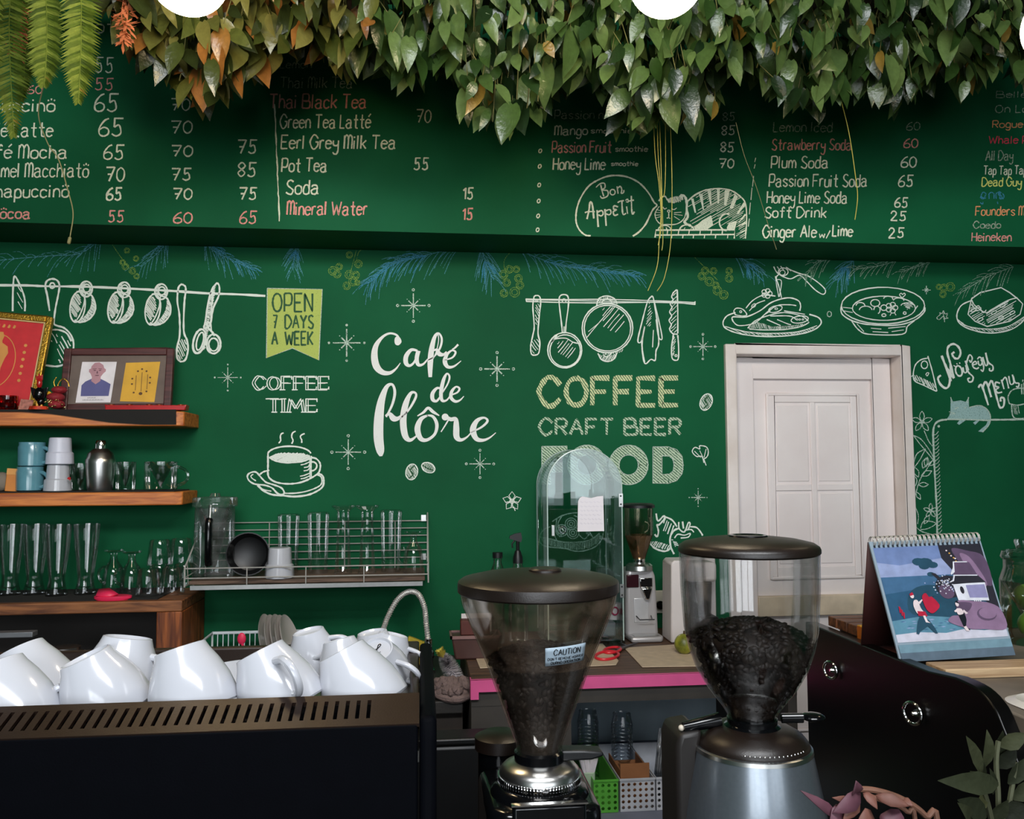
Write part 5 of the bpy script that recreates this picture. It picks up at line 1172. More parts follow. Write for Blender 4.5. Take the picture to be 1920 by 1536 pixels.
# grinders -------------------------------------------------------
m_hop = glass('smudged_hopper_glass', (.90, .87, .84), .4, .05, smudge=.05)
m_hop2 = glass('hopper_glass', (.94, .94, .94), .5, .04)
m_lid = mat('matt_black_plastic', '1a120e', .36, bump=.06, bscale=700)
m_bean = mat('roasted_beans', '1b110b', .5, var=.5, scale=60, spec=.35)
def beans(label, cx, cy, prof, top, seed, mound):
    """beans filling the hopper: a heap with every bean of the outer layer modelled"""
    rg = random.Random(seed); f = MB()
    f.lathe([(r_*.90, z) for r_, z in prof]+[(prof[-1][0]*.6, top+mound*.75-.008), (0, top+mound-.010)], 28, c=(cx, cy, 0))
    def bean(p, nrm):
        a = Vector((rg.uniform(-1, 1), rg.uniform(-1, 1), rg.uniform(-1, 1))); a = (a-nrm*a.dot(nrm)*.6).normalized()
        u = a.cross(nrm).normalized() if a.cross(nrm).length > .01 else a.orthogonal().normalized(); w = a.cross(u)
        L, B_, H_ = .0060*rg.uniform(.85, 1.15), .0047, .0035
        vs = []; fs = []
        for j, (t, q) in enumerate(((-1, 0), (-.72, .66), (0, 1), (.72, .66), (1, 0))):
            for k_ in range(6):
                an = PI*k_/3; vs.append(p+a*(L*t)+u*(B_*q*math.cos(an))+w*(H_*q*math.sin(an)))
        for j in range(4):
            for k_ in range(6): fs.append((j*6+k_, j*6+(k_+1) % 6, (j+1)*6+(k_+1) % 6, (j+1)*6+k_))
        f.add(vs, fs, 0, True)
    for j in range(len(prof)-1):
        (r0, z0), (r1, z1) = prof[j], prof[j+1]
        n = int((z1-z0)*2*PI*(r0+r1)/2/(.0082*.0064)*.5)
        for i in range(n):
            t = rg.random(); a = rg.uniform(PI*1.0, PI*2.0); r_ = (r0+(r1-r0)*t)-.0042; z = z0+(z1-z0)*t
            bean(Vector((cx+r_*math.cos(a), cy+r_*math.sin(a), z)), Vector((math.cos(a), math.sin(a), 0)))
    R = prof[-1][0]-.004
    for i in range(int(PI*R*R/(.0082*.0064)*.8)):
        q = math.sqrt(rg.random())*R; a = rg.uniform(0, 2*PI); z = top+mound*math.cos(min(1, q/R)*PI/2)**.8-.003
        bean(Vector((cx+q*math.cos(a), cy+q*math.sin(a), z)), Vector((0, 0, 1)))
    return single('coffee_beans', f, m_bean, label, 'coffee beans', kind='stuff', fix=False)
def grinder_axis(px, Y): return xat(px, Y, 1100)
# grinder 1: conical hopper
Yg = 1.05; kk = Yg/FPX*1.004
gx = grinder_axis(1009, Yg)
def zz(py, px=1009): return zat(py, Yg, px)
r = root('coffee_grinder', 'coffee grinder with a conical hopper and a caution sticker', 'coffee grinder', loc=(gx, Yg, ZB))
C = (gx, Yg, 0)
lidp = [(0, zz(1069)), (60*kk, zz(1071)), (112*kk, zz(1077)), (142*kk, zz(1084)), (149*kk, zz(1089)), (150*kk, zz(1094)), (150*kk, zz(1107)), (147*kk, zz(1110)), (143*kk, zz(1108)), (140*kk, zz(1095)), (0, zz(1082))]
lo_ = part('hopper_lid', MB().lathe(lidp, 72, c=C, cap=False), m_lid, r)
part('lid_knob', MB().lathe([(0, zz(1064)), (26*kk, zz(1064)), (30*kk, zz(1067)), (31*kk, zz(1072))], 40, c=(gx+.008, Yg-.005, 0), cap=False), m_lid, lo_)
cone = [(41*kk, zz(1407)), (43*kk, zz(1396)), (98*kk, zz(1240)), (139*kk, zz(1140)), (143*kk, zz(1128)), (146*kk, zz(1108))]
lo3, up3 = cone[:3], cone[2:]
part('hopper', MB().lathe(up3+[(q-.0022, z) for q, z in reversed(up3)], 72, c=C, cap=False), glass('dusty_hopper_glass', (.92, .88, .83), .5, .05, smudge=.2, dirt=(.42, .30, .22)), r)
part('hopper_cone', MB().lathe(lo3+[(q-.0022, z) for q, z in reversed(lo3)], 72, c=C, cap=False), m_hop, r)
part('hopper_neck', MB().lathe([(40*kk, zz(1432)), (46*kk, zz(1424)), (46*kk, zz(1408)), (41*kk, zz(1404))], 48, c=C), m_blackg, r)
part('grind_ring', MB().lathe([(70*kk, zz(1452)), (74*kk, zz(1450)), (73*kk, zz(1441)), (66*kk, zz(1433)), (48*kk, zz(1424)), (44*kk, zz(1424))], 72, c=C), m_steel, r)
f = MB()
for i in range(84):
    a = 2*PI*i/84; f.box(-.0011, .0011, 72*kk, 77*kk, zz(1462), zz(1450), X=Matrix.Translation(C)@Matrix.Rotation(a, 4, 'Z'))
f.lathe([(70*kk, zz(1464)), (74*kk, zz(1463)), (74*kk, zz(1450))], 72, c=C); f.box(-.003, .003, -79*kk, -73*kk, zz(1460), zz(1452), X=Matrix.Translation(C))
part('knurled_band', f, m_chrome, r, fix=False)
bod = [(0, zz(1462)), (70*kk, zz(1463)), (84*kk, zz(1470)), (90*kk, zz(1480)), (92*kk, zz(1490))]
part('shoulder', MB().lathe(bod, 64, c=C), m_blackg, r)
w_ = 102*kk
f = MB(); f.prism([(gx-w_*.72, Yg-w_), (gx+w_*.72, Yg-w_), (gx+w_, Yg-w_*.72), (gx+w_*1.02, Yg+w_*1.3), (gx-w_*1.02, Yg+w_*1.3), (gx-w_, Yg-w_*.72)], ZB+.012, zz(1482), 'z')
part('body', f, m_blackg, r, bevel=.012, seg=4)
f = MB(); f.box(gx-62*kk, gx+66*kk, Yg-w_-.008, Yg-w_+.004, ZB+.02, zat(1506, Yg-w_, 1009)); o_ = part('front_plate', f, m_blackg, r, bevel=.004)
f = MB(); f.box(gx-64*kk, gx+68*kk, Yg-w_-.0095, Yg-w_-.002, zat(1506, Yg-w_, 1009), zat(1503, Yg-w_, 1009)); part('chrome_trim', f, m_chrome, o_)
for dx in (-.045, .045):
    for dy in (-.05, .06): part('foot', MB().lathe([(.012, 0), (.012, .014)], 16, c=(gx+dx, Yg+dy, ZB)), m_black, r)
cx_, cy_ = xat(938, 1.16, 1385), 1.16
part('doser_lid', MB().lathe([(0, zat(1372, 1.16, 938)), (.024, zat(1373, 1.16, 938)), (.034, zat(1380, 1.16, 938)), (.034, zat(1402, 1.16, 938)), (.03, zat(1404, 1.16, 938)), (0, zat(1404, 1.16, 938))], 36, c=(cx_, cy_, 0), cap=False), m_lid, r)
part('doser', MB().lathe([(.03, ZB+.03), (.03, zat(1405, 1.16, 938))], 32, c=(cx_, cy_, 0)), m_blackg, r)
f = MB(); f.prism([(gx+38*kk, zz(1424)), (gx+95*kk, zz(1424)), (gx+118*kk, zz(1417)), (gx+116*kk, zz(1409)), (gx+80*kk, zz(1405)), (gx+38*kk, zz(1404))], Yg-.012, Yg+.012, 'y'); part('hopper_gate', f, m_black, r, bevel=.003)
# caution sticker wrapped on the cone
def on_cone(px, py, off):
    z = zz(py); r_ = (41+(z-zz(1407))/(zz(1140)-zz(1407))*98)*kk+off
    s_ = (px-1009)*kk/ (r_*.985); a = math.asin(max(-1, min(1, s_)))
    return Vector((gx+r_*math.sin(a), Yg-r_*math.cos(a), z))
f = MB(); N = 12; vs = []
for j in range(5):
    for i in range(N+1):
        t, u = i/N, j/4; vs.append(on_cone(1004+(1077-1004)*t+(1.5-3*t)*u*1.0, (1164-4*t)*(1-u)+(1198-4*t)*u+26, .0004))
f.add(vs, [(j*(N+1)+i, j*(N+1)+i+1, (j+1)*(N+1)+i+1, (j+1)*(N+1)+i) for j in range(4) for i in range(N)])
stk = part('caution_sticker', f, mat('pale_blue_sticker', '9fb0bd', .45), r, solid=.0004, label='pale blue caution sticker')
class ConeText(Chalk):
    def __init__(s): s.o = (0, 0, 1); s.mb = MB(); s.lift = 0
    def w2(s, x, y): return on_cone(x, y+26, .0012)
t = ConeText()
t.text('CAUTION', 1019, 1178, 1067, 10.5, 1.5, slant=.04, wob=0, yb1=1176); t.text('DON T REMOVE HOPPER', 1009, 1187.5, 1073, 4.6, .95, slant=.04, wob=0, yb1=1185.5); t.st([(1022.4, 1182.2), (1022.1, 1183.8)], .8, sm=False); t.text('DURING OPERATION', 1015, 1195, 1068, 4.6, .95, slant=.04, wob=0, yb1=1192.5)
t.done('sticker_print', mat('black_print', '0c0d10', .6), stk)
bp = [(40*kk, zz(1404)), (42*kk, zz(1396)), (97*kk, zz(1240)), (101*kk, zz(1233))]
beans('dark roasted beans filling the conical hopper', gx, Yg, [(q-.003, z) for q, z in bp], zz(1233), 3, .020)
g1x = gx
# grinder 2: egg-shaped hopper, silver body
gx = grinder_axis(1404.5, Yg); kk = Yg/FPX*1.0
def zz(py, px=1404): return zat(py, Yg, px)
C = (gx, Yg, 0)
r = root('coffee_grinder', 'silver coffee grinder with an egg-shaped hopper', 'coffee grinder', loc=(gx, Yg, ZB))
lidp = [(0, zz(1004)), (50*kk, zz(1006)), (95*kk, zz(1011)), (122*kk, zz(1017)), (131*kk, zz(1023)), (133*kk, zz(1028)), (133*kk, zz(1034)), (130*kk, zz(1037)), (127*kk, zz(1034)), (0, zz(1020))]
lo_ = part('hopper_lid', MB().lathe(lidp, 72, c=C, cap=False), m_lid, r)
part('lid_hole', MB().lathe([(0, zz(1006)), (24*kk, zz(1006)), (30*kk, zz(1003)), (36*kk, zz(1003)), (38*kk, zz(1006))], 40, c=C, cap=False), m_blackg, lo_)
cone = [(42*kk, zz(1352)), (46*kk, zz(1340)), (54*kk, zz(1326)), (82*kk, zz(1290)), (104*kk, zz(1252)), (117*kk, zz(1215)), (125*kk, zz(1178)), (130*kk, zz(1100)), (131.5*kk, zz(1034))]
part('hopper', MB().lathe(cone+[(q-.0022, z) for q, z in reversed(cone)], 72, c=C, cap=False), m_hop2, r)
part('hopper_neck', MB().lathe([(58*kk, zz(1372)), (56*kk, zz(1362)), (46*kk, zz(1356)), (47*kk, zz(1346)), (42*kk, zz(1343))], 48, c=C), m_blackg, r)
dome = [(103*kk, zz(1402)), (105*kk, zz(1394)), (102*kk, zz(1386)), (92*kk, zz(1374)), (74*kk, zz(1364)), (54*kk, zz(1360)), (0, zz(1360))]
o_ = part('dome_cover', MB().lathe(dome, 72, c=C), m_lid, r)
f = MB()
for i in range(15):
    a = -PI/2+(i-6)*.085; q = 101.5*kk; f.ball((gx+q*math.cos(a), Yg+q*math.sin(a), zz(1387)), .0013, seg=8, rings=6)
part('dots', f, m_chrome, o_)
m_silver = mat('silver_blue_paint', '7d858d', .3, .75, var=.05, scale=200, coat=.4)
part('body', MB().lathe([(140*kk, ZB+.012), (134*kk, zz(1540)), (128*kk, zz(1500)), (118*kk, zz(1450)), (109*kk, zz(1404)), (107*kk, zz(1396)), (103*kk, zz(1394))], 72, c=C), m_silver, r)
part('body_rim', MB().lathe([(110*kk, zz(1404)), (109*kk, zz(1397)), (105*kk, zz(1395)), (104*kk, zz(1400))], 72, c=C, cap=False), m_steel, r)
part('base_ring', MB().lathe([(141*kk, 0), (141*kk, .014)], 64, c=(gx, Yg, ZB)), m_black, r)
f = MB(); f.tube([(gx+45*kk, Yg-.02, zz(1340)), (gx+84*kk, Yg-.024, zz(1339))], .006, 10); part('hopper_gate', f, m_blackg, r)
part('gate_paddle', MB().ball((gx+104*kk, Yg-.024, zz(1338)), .0145, sx=1, sy=1, sz=.36, seg=24), m_blackg, r)
f = MB(); f.tube([(gx-58*kk, Yg+.01, zz(1352)), (gx-130*kk, Yg+.01, zz(1364))], .009, 12, rf=[1, .72]); o_ = part('doser_handle', f, m_blackg, r)
part('handle_cap', MB().ball((gx-134*kk, Yg+.01, zz(1365)), .0038), mat('cream_plastic', 'c9bfae', .5), o_)
f = MB(); f.prism([(gx-148*kk, ZB+.02), (gx-148*kk, zz(1395)), (gx-140*kk, zz(1372)), (gx-96*kk, zz(1366)), (gx-104*kk, zz(1410)), (gx-118*kk, ZB+.02)], Yg+.0, Yg+.075, 'y'); part('doser', f, mat('doser_brown_black', '1b1715', .5), r, bevel=.006)
beans('dark roasted beans heaped in the egg-shaped hopper', gx, Yg, [(q-.0026, z) for q, z in [(44*kk, zz(1344)), (54*kk, zz(1326)), (82*kk, zz(1290)), (104*kk, zz(1252)), (117*kk, zz(1215)), (122*kk, zz(1196))]], zz(1196), 8, .026)
# ---------------------------------------------------------------- back counter with the pink edge
ZC2, YC = .945, 2.65
m_ctop = wood('dark_counter_wood', '33241b', '6a4c38', .5, 4, 'X')
m_conc = mat('stained_grey_plaster', '3b3733', .75, var=.35, scale=5)
m_slate = mat('blue_grey_panel', 'a3b4bc', .6, var=.15, scale=4)
cx0, cx1 = xat(884, YC, 1280), xat(1497, YC, 1280)
r = root('back_counter', 'back counter with a pink taped front edge below the chalk wall', 'counter', loc=((cx0+cx1)/2, 3.0, 0))
part('counter_top', MB().box(cx0, cx1, YC+.003, W-.003, ZC2-.03, ZC2), m_ctop, r, bevel=.003)
f = MB(); f.box(cx0-.002, cx1, YC-.002, YC+.003, ZC2-.035, ZC2+.001); f.box(cx0-.002, cx0+.022, YC-.003, YC+.002, zat(1312, YC, 890), ZC2+.001); f.box(cx0-.003, cx0, YC, YC+.04, zat(1312, YC, 890), ZC2+.001); f.box(cx0, cx1, YC, YC+.016, ZC2, ZC2+.001)
part('pink_tape', f, mat('pink_tape', 'e05c96', .45, var=.08), r)
part('apron', MB().box(cx0, cx1, YC+.012, YC+.04, zat(1318, YC, 1150), ZC2-.03), m_conc, r)
part('back_panel', MB().box(cx0+.03, cx1-.03, W-.06, W-.03, .0, ZC2-.03), m_slate, r)
gl = xat(1085, YC, 1400)
part('side_wall', MB().box(cx0, gl-.02, YC+.014, YC+.05, 0, zat(1318, YC, 1150)), m_conc, r)
part('side_wall', MB().box(cx1-.03, cx1, YC+.014, W-.03, 0, ZC2-.03), m_conc, r)
part('side_wall', MB().box(cx0, cx0+.03, YC+.05, W-.03, 0, ZC2-.03), m_conc, r)
ZL = .525
part('lower_shelf', MB().box(cx0+.03, cx1-.03, YC-.08, W-.06, ZL-.03, ZL), mat('grey_blue_shelf', '6b6f80', .6), r, bevel=.003)
f = MB()
for i in range(22): x = cx0+.3+i*.034; f.box(x, x+.006, YC-.084, YC-.078, ZL-.03, ZL-.004)
part('shelf_ribs', f, mat('dark_rib', '2a2c38', .7), r)
zc2 = ZC2+.0005
# table mats
def slab(name, P, z, t, m, label, cat, bevel=.002):
    pp = [atz(a, b, z) for a, b in P]; mb = MB(); mb.prism([(q.x, q.y) for q in pp], z, z+t, 'z'); return single(name, mb, m, label, cat, bevel=bevel)
m_beige = mat('beige_mat', 'c9b49a', .6, var=.1, scale=30)
slab('table_mat', [(1170, 1216), (1330, 1206), (1480, 1206), (1480, 1248), (1204, 1252)], zc2, .003, m_beige, 'beige mat with a cut corner behind the egg-shaped hopper', 'mat')
slab('table_mat', [(1090, 1210), (1130, 1208), (1160, 1240), (1155, 1248), (1075, 1252)], zc2, .003, m_beige, 'beige mat under the red scissors', 'mat')
slab('table_mat', [(884, 1216), (960, 1214), (980, 1250), (900, 1254)], zc2, .003, m_beige, 'beige mat at the left end of the pink-edged counter', 'mat')
# scissors
z = zc2+.0035
r = root('scissors', 'open scissors with red handles on the beige mat', 'scissors', loc=tuple(atz(1150, 1225, z)))
m_sred = mat('red_plastic', 'dd2836', .35)
for cxy, rx, ry in (((1138, 1229), 22, 7.5), ((1148, 1219), 16, 5)):
    P = [tuple(atz(cxy[0]+rx*math.cos(a), cxy[1]+ry*math.sin(a)-2*math.cos(a), z+.004)) for a in [2*PI*i/24 for i in range(24)]]
    part('handle', MB().tube(P, .0048, 8, closed=True), m_sred, r)
for a, b, c_ in (((1156, 1222), (1180, 1213), (1198, 1207)), ((1160, 1217), (1175, 1214), (1160, 1207))):
    q = [atz(*t_, z) for t_ in (a, b, c_)]; f = MB(); f.tube([tuple(v+Vector((0, 0, .004))) for v in q], .005, 6, rf=[1, 1, .25]); part('blade', f, mat('dark_steel', '77757a', .35, .9), r)
# arched clear display case
Yd0, Yd1 = 3.08, 3.36
ax0, ax1 = xat(1027, Yd0, 1000), xat(1167, Yd0, 1000)
r = root('display_case', 'clear arched acrylic display case with a white note on its door', 'display case', loc=((ax0+ax1)/2, 3.2, ZC2))
hw = (ax1-ax0)/2; axc = (ax0+ax1)/2; zt_ = zat(842, Yd0, 1096); zs_ = zt_-hw
def arch(w, zb, n=20): return [(axc-w, zb)]+[(axc-w*math.cos(PI*i/n), zs_+w*math.sin(PI*i/n)) for i in range(n+1)]+[(axc+w, zb)]
m_acr = glass('clear_acrylic', (.90, .95, .94), .55, .015)
A0 = arch(hw, ZC2+.02); f = MB()
n = len(A0); f.add([(x, y, z) for y in (Yd0+.006, Yd1) for x, z in A0], [(i, i+1, n+i+1, n+i) for i in range(n-1)], 0, True); part('arched_hood', f, m_acr, r, solid=.004)
part('back_pane', MB().prism(arch(hw-.003, ZC2+.02), Yd1-.004, Yd1, 'y'), m_acr, r)
dw = part('front_door', MB().prism(arch(hw-.001, ZC2+.022), Yd0, Yd0+.004, 'y'), m_acr, r)
m_edge = mat('frosted_acrylic_edge', 'b9cfc8', .25, spec=.8)
for y in (Yd0+.002, Yd1-.002):
    f = MB(); f.tube([(x, y, z) for x, z in arch(hw, ZC2+.02, 28)], .0026, 6); part('edge', f, m_edge, r)
part('base', MB().box(ax0-.004, ax1+.004, Yd0-.004, Yd1+.004, ZC2+.0005, ZC2+.02), m_acr, r)
part('inner_shelf', MB().box(ax0+.006, ax1-.006, Yd0+.02, Yd1-.01, zat(1075, 3.2, 1100), zat(1075, 3.2, 1100)+.004), m_acr, r)
for py in (938, 1108): 
    zc_ = zat(py, Yd0, 1160); o_ = part('hinge', MB().box(ax1-.012, ax1+.003, Yd0-.003, Yd0, zc_-.024, zc_+.024), m_steel, r)
    for q in (-.015, .015): part('screw', MB().lathe([(.0035, 0), (0, .0015)], 12, X=Matrix.Translation((ax1-.005, Yd0-.003, zc_+q))@Matrix.Rotation(PI/2, 4, 'X')), m_black, o_)
p = at(1037, 995, Yd0); part('latch', MB().box(p.x-.006, p.x+.006, Yd0-.003, Yd0, p.z-.02, p.z+.02), m_steel, r, bevel=.002)
p = at(1054, 993, Yd0); part('knob', MB().ball((p.x, Yd0-.014, p.z), .015), glass('knob_acrylic', (.85, .9, .9), .8), r)
P = [at(a, b, Yd0-.003) for a, b in ((1084, 940), (1087, 934), (1092, 931), (1108, 934), (1120, 931), (1131, 930), (1133, 996), (1083, 997))]
o_ = single('paper_note', MB().prism([(q.x, q.z) for q in P], Yd0-.0022, Yd0-.0012, 'y'), mat('white_note_paper', 'efeaf0', .7, var=.03, scale=3), 'white handwritten note stuck on the clear display case', 'note')
c = Chalk(Yd0-.0022); c.lift = .0006
for i in range(6):
    y = 942+i*8; x = 1088
    while x < 1126: L = rnd.uniform(3, 7); c.st([(x, y), (x+L*.3, y-1.5), (x+L*.6, y+1), (x+L, y-.5)], .5); x += L+2
cm = c.mb.mesh('pencil_writing', mat('pale_pencil', 'cfcad6', .7), fix=False); oo = bpy.data.objects.new('pencil_writing', cm); sc.collection.objects.link(oo); oo.parent = o_; oo.matrix_parent_inverse = Matrix.Translation(o_.location).inverted()
# things inside the case
single('storage_tub', MB().box(axc+.02, ax1-.014, 3.14, 3.28, ZC2+.0205, ZC2+.075), mat('grey_tub', '6a6c70', .5), 'dark grey tub at the bottom of the clear display case', 'tub', bevel=.008)
p = at(1155, 1146, 3.2); r = root('printed_cup', 'small cup with a red mark inside the display case', 'cup', loc=(p.x-.01, 3.2, ZC2+.0755))
revolve('cup_body', [(0, 0), (.022, 0), (.028, .06), (.026, .06), (.02, .004), (0, .004)], mat('pinkish_white_cup', 'd8c2c6', .4), r, cap=False); part('red_mark', MB().tube([(x, -.027, z) for x, z in oval(.0, .034, .012, .014, 16)], .003, 6, closed=True), mat('magenta_print', 'a8244f', .5), r, local=True)
# silver grinder
Ys = 3.2; sx_ = xat(1199, Ys, 1100); ks = Ys/FPX
def zs(py): return zat(py, Ys, 1199)
r = root('coffee_grinder', 'small silver grinder with an empty brown-stained hopper by the display case', 'coffee grinder', loc=(sx_, Ys, ZC2))
C = (sx_, Ys, 0)
part('hopper_lid', MB().lathe([(0, zs(943)), (26*ks, zs(944)), (31*ks, zs(947)), (31*ks, zs(952)), (0, zs(953))], 40, c=C, cap=False), m_black, r)
hp = [(11*ks, zs(1050)), (13*ks, zs(1043)), (27*ks, zs(1003)), (28*ks, zs(953))]
part('hopper', MB().lathe(hp[2:]+[(q-.002, z) for q, z in reversed(hp[2:])], 40, c=C, cap=False), glass('amber_hopper_glass', (.86, .84, .78), .5), r)
part('hopper_cone', MB().lathe(hp[:3]+[(q-.002, z) for q, z in reversed(hp[:3])], 40, c=C, cap=False), glass('coffee_stained_glass', (.74, .62, .48), .5, smudge=.45, dirt=(.22, .13, .07)), r)
part('hopper_neck', MB().lathe([(11*ks, zs(1057)), (12*ks, zs(1050)), (11*ks, zs(1044))], 32, c=C), m_chrome, r)
part('collar', MB().lathe([(26*ks, zs(1068)), (25*ks, zs(1060)), (20*ks, zs(1056)), (10*ks, zs(1056))], 40, c=C), m_steel, r)
m_alu = mat('silver_plastic', 'b9b6b6', .35, .35, var=.03)
f = MB(); f.prism([(sx_-24*ks, zs(1066)), (sx_+24*ks, zs(1066)), (sx_+29*ks, zs(1080)), (sx_+31*ks, zs(1120)), (sx_+33*ks, zs(1180)), (sx_+34*ks, zs(1192)), (sx_-30*ks, zs(1192)), (sx_-28*ks, zs(1080))], Ys-.02, Ys+.09, 'y'); part('body', f, m_alu, r, bevel=.014, seg=4)
part('name_band', MB().box(sx_-27.5*ks, sx_-4*ks, Ys-.026, Ys-.018, zs(1100), zs(1076)), mat('dark_maroon_band', '2f1018', .2), r, bevel=.003)
part('display_panel', MB().box(sx_-3*ks, sx_+22*ks, Ys-.03, Ys-.018, zs(1100), zs(1082)), m_chrome, r, bevel=.003)
f = MB(); f.prism([(sx_-2*ks, zs(1100)), (sx_+20*ks, zs(1100)), (sx_+14*ks, zs(1122)), (sx_+6*ks, zs(1122))], Ys-.045, Ys-.018, 'y'); part('spout', f, m_chrome, r, bevel=.004)
part('front_plate', MB().box(sx_-14*ks, sx_+14*ks, Ys-.023, Ys-.018, zs(1165), zs(1120)), mat('pale_silver', 'd2d2d4', .3, .4), r, bevel=.002)
f = MB(); f.tube([(sx_-10*ks, Ys-.025, zs(1153)), (sx_-8*ks, Ys-.06, zs(1157)), (sx_+20*ks, Ys-.06, zs(1157))], .0022, 6); f.tube([(sx_+18*ks, Ys-.025, zs(1153)), (sx_+16*ks, Ys-.055, zs(1157))], .0022, 6); part('fork', f, m_black, r)
f = MB(); f.prism([(sx_-27*ks, Ys-.085), (sx_+31*ks, Ys-.085), (sx_+36*ks, Ys-.06), (sx_+34*ks, Ys+.06), (sx_-30*ks, Ys+.06)], ZC2+.001, ZC2+.022, 'z'); o_ = part('base_tray', f, m_alu, r, bevel=.008, seg=3)
part('tray_recess', MB().box(sx_-20*ks, sx_+26*ks, Ys-.074, Ys-.03, ZC2+.0222, ZC2+.0236), m_steel, o_, bevel=.0008)
# socket
p = at(1240, 1128, W); r = root('wall_socket', 'white wall socket with a black plug behind the silver grinder', 'socket', loc=(p.x, W-.004, p.z))
part('plate', MB().box(p.x-.028, p.x+.028, W-.010, W-.001, p.z-.045, p.z+.045), mat('ivory_plastic', 'd9d3c3', .4), r, bevel=.003)
part('plug', MB().lathe([(.015, 0), (.017, .02), (.008, .03)], 16, X=Matrix.Translation((p.x-.012, W-.010, p.z-.01))@Matrix.Rotation(PI/2, 4, 'X')), m_blackg, r)
part('cord', MB().tube(catmull([(p.x-.012, W-.04, p.z-.01), (p.x+.01, W-.06, p.z-.04), (p.x+.04, W-.07, p.z-.07), (p.x+.05, W-.08, ZC2+.004)]), .004, 8), m_blackg, r)
# white appliance and cup dispenser behind grinder 2
p = at(1285, 1195, 3.12); z1 = zat(1050, 3.12, 1285)
r = root('water_dispenser', 'tall white countertop appliance half hidden by the egg-shaped hopper', 'appliance', loc=(p.x+.06, 3.14, ZC2))
wx0 = xat(1257, 3.12, 1120)
part('body', MB().prism([(wx0-.006, ZC2+.001), (wx0+.0, z1-.01), (wx0+.012, z1), (wx0+.05, z1), (wx0+.05, ZC2+.001)], 3.10, 3.22, 'y').box(wx0+.05, wx0+.19, 3.16, 3.22, ZC2+.001, z1), mat('white_abs', 'ddd6d4', .35, var=.03), r, bevel=.006)
part('head', MB().box(wx0+.05, wx0+.16, 3.06, 3.16, z1-.075, z1-.004), mat('white_abs', 'ddd6d4', .35), r, bevel=.012)
part('tank', MB().lathe([(.0, 0), (.045, 0), (.05, .12), (.0, .12)], 32, c=(wx0+.1, 3.10, z1-.20), cap=False), glass('smoky_plastic', (.45, .45, .47), .4), r)
part('base', MB().box(wx0+.05, wx0+.16, 3.05, 3.16, ZC2+.001, z1-.20), m_black, r, bevel=.006)
def fruit(px, py, Y, rr, label):
    p = at(px, py, Y); r = root('green_fruit', label, 'fruit', 'green fruit on the pink-edged counter', loc=(p.x, Y, zc2))
    part('fruit_body', MB().ball((0, 0, rr*1.03), rr, sz=1.02, sx=.98, seg=24, rings=16), mat('mottled_green_skin', '5f6b1c', .4, var=.5, scale=26, col2='a8a838'), r, local=True)
    part('stem', MB().lathe([(.005, 0), (.004, .01), (0, .011)], 10, c=(.002, 0, rr*2.03)), mat('brown_stem', '4a3520', .8), r, local=True); return r
fruit(1282, 1180, 2.92, .034, 'mottled green fruit at the left of the egg-shaped hopper')
fruit(1325, 1160, 2.98, .034, 'green fruit seen through the egg-shaped hopper')
p = at(1350, 1170, 3.0); r = root('orange_bottle', 'small orange bottle seen through the egg-shaped hopper', 'bottle', loc=(p.x, 2.99, zc2))
revolve('bottle_body', [(.018, 0), (.019, .06), (.012, .075)], mat('orange_plastic', 'd9703a', .4), r); revolve('cap', [(.011, .075), (.011, .095), (0, .096)], mat('white_abs', 'ddd6d4', .35), r)
# small bottle and pump at the left
p = at(933, 1060, 3.2); r = root('sauce_bottle', 'small clear bottle with black cap and red label', 'bottle', loc=(p.x, 3.2, zc2)); zt_ = zat(1040, 3.2, 933)-zc2
revolve('bottle_body', [(.024, 0), (.026, .01), (.026, zt_-.06), (.016, zt_-.03), (.016, zt_-.012)], m_glassd, r); revolve('label_band', [(.0268, zt_-.092), (.0268, zt_-.066)], m_sred, r, cap=False); revolve('cap', [(.019, zt_-.012), (.019, zt_+.008), (.0, zt_+.009)], m_black, r)
p = at(971, 1060, 3.22); r = root('spray_bottle', 'clear bottle with a tall black trigger sprayer behind the conical hopper', 'bottle', loc=(p.x, 3.22, zc2)); zt_ = zat(1055, 3.22, 971)-zc2
revolve('bottle_body', [(.036, 0), (.038, .01), (.038, zt_-.06), (.018, zt_-.01), (.018, zt_)], m_glassd, r); revolve('collar', [(.019, zt_-.002), (.018, zt_+.02), (.01, zt_+.045)], m_black, r)
f = MB(); f.tube([(0, 0, zt_+.03), (0, 0, zt_+.09)], .007, 10); f.prism([(-.032, zt_+.09), (-.03, zt_+.1), (-.012, zt_+.108), (.012, zt_+.112), (.016, zt_+.09), (.012, zt_+.076), (-.008, zt_+.082)], -.007, .007, 'y'); f.tube([(-.01, 0, zt_+.085), (-.022, 0, zt_+.07), (-.02, 0, zt_+.055)], .003, 6); part('trigger', f, m_black, r, local=True)
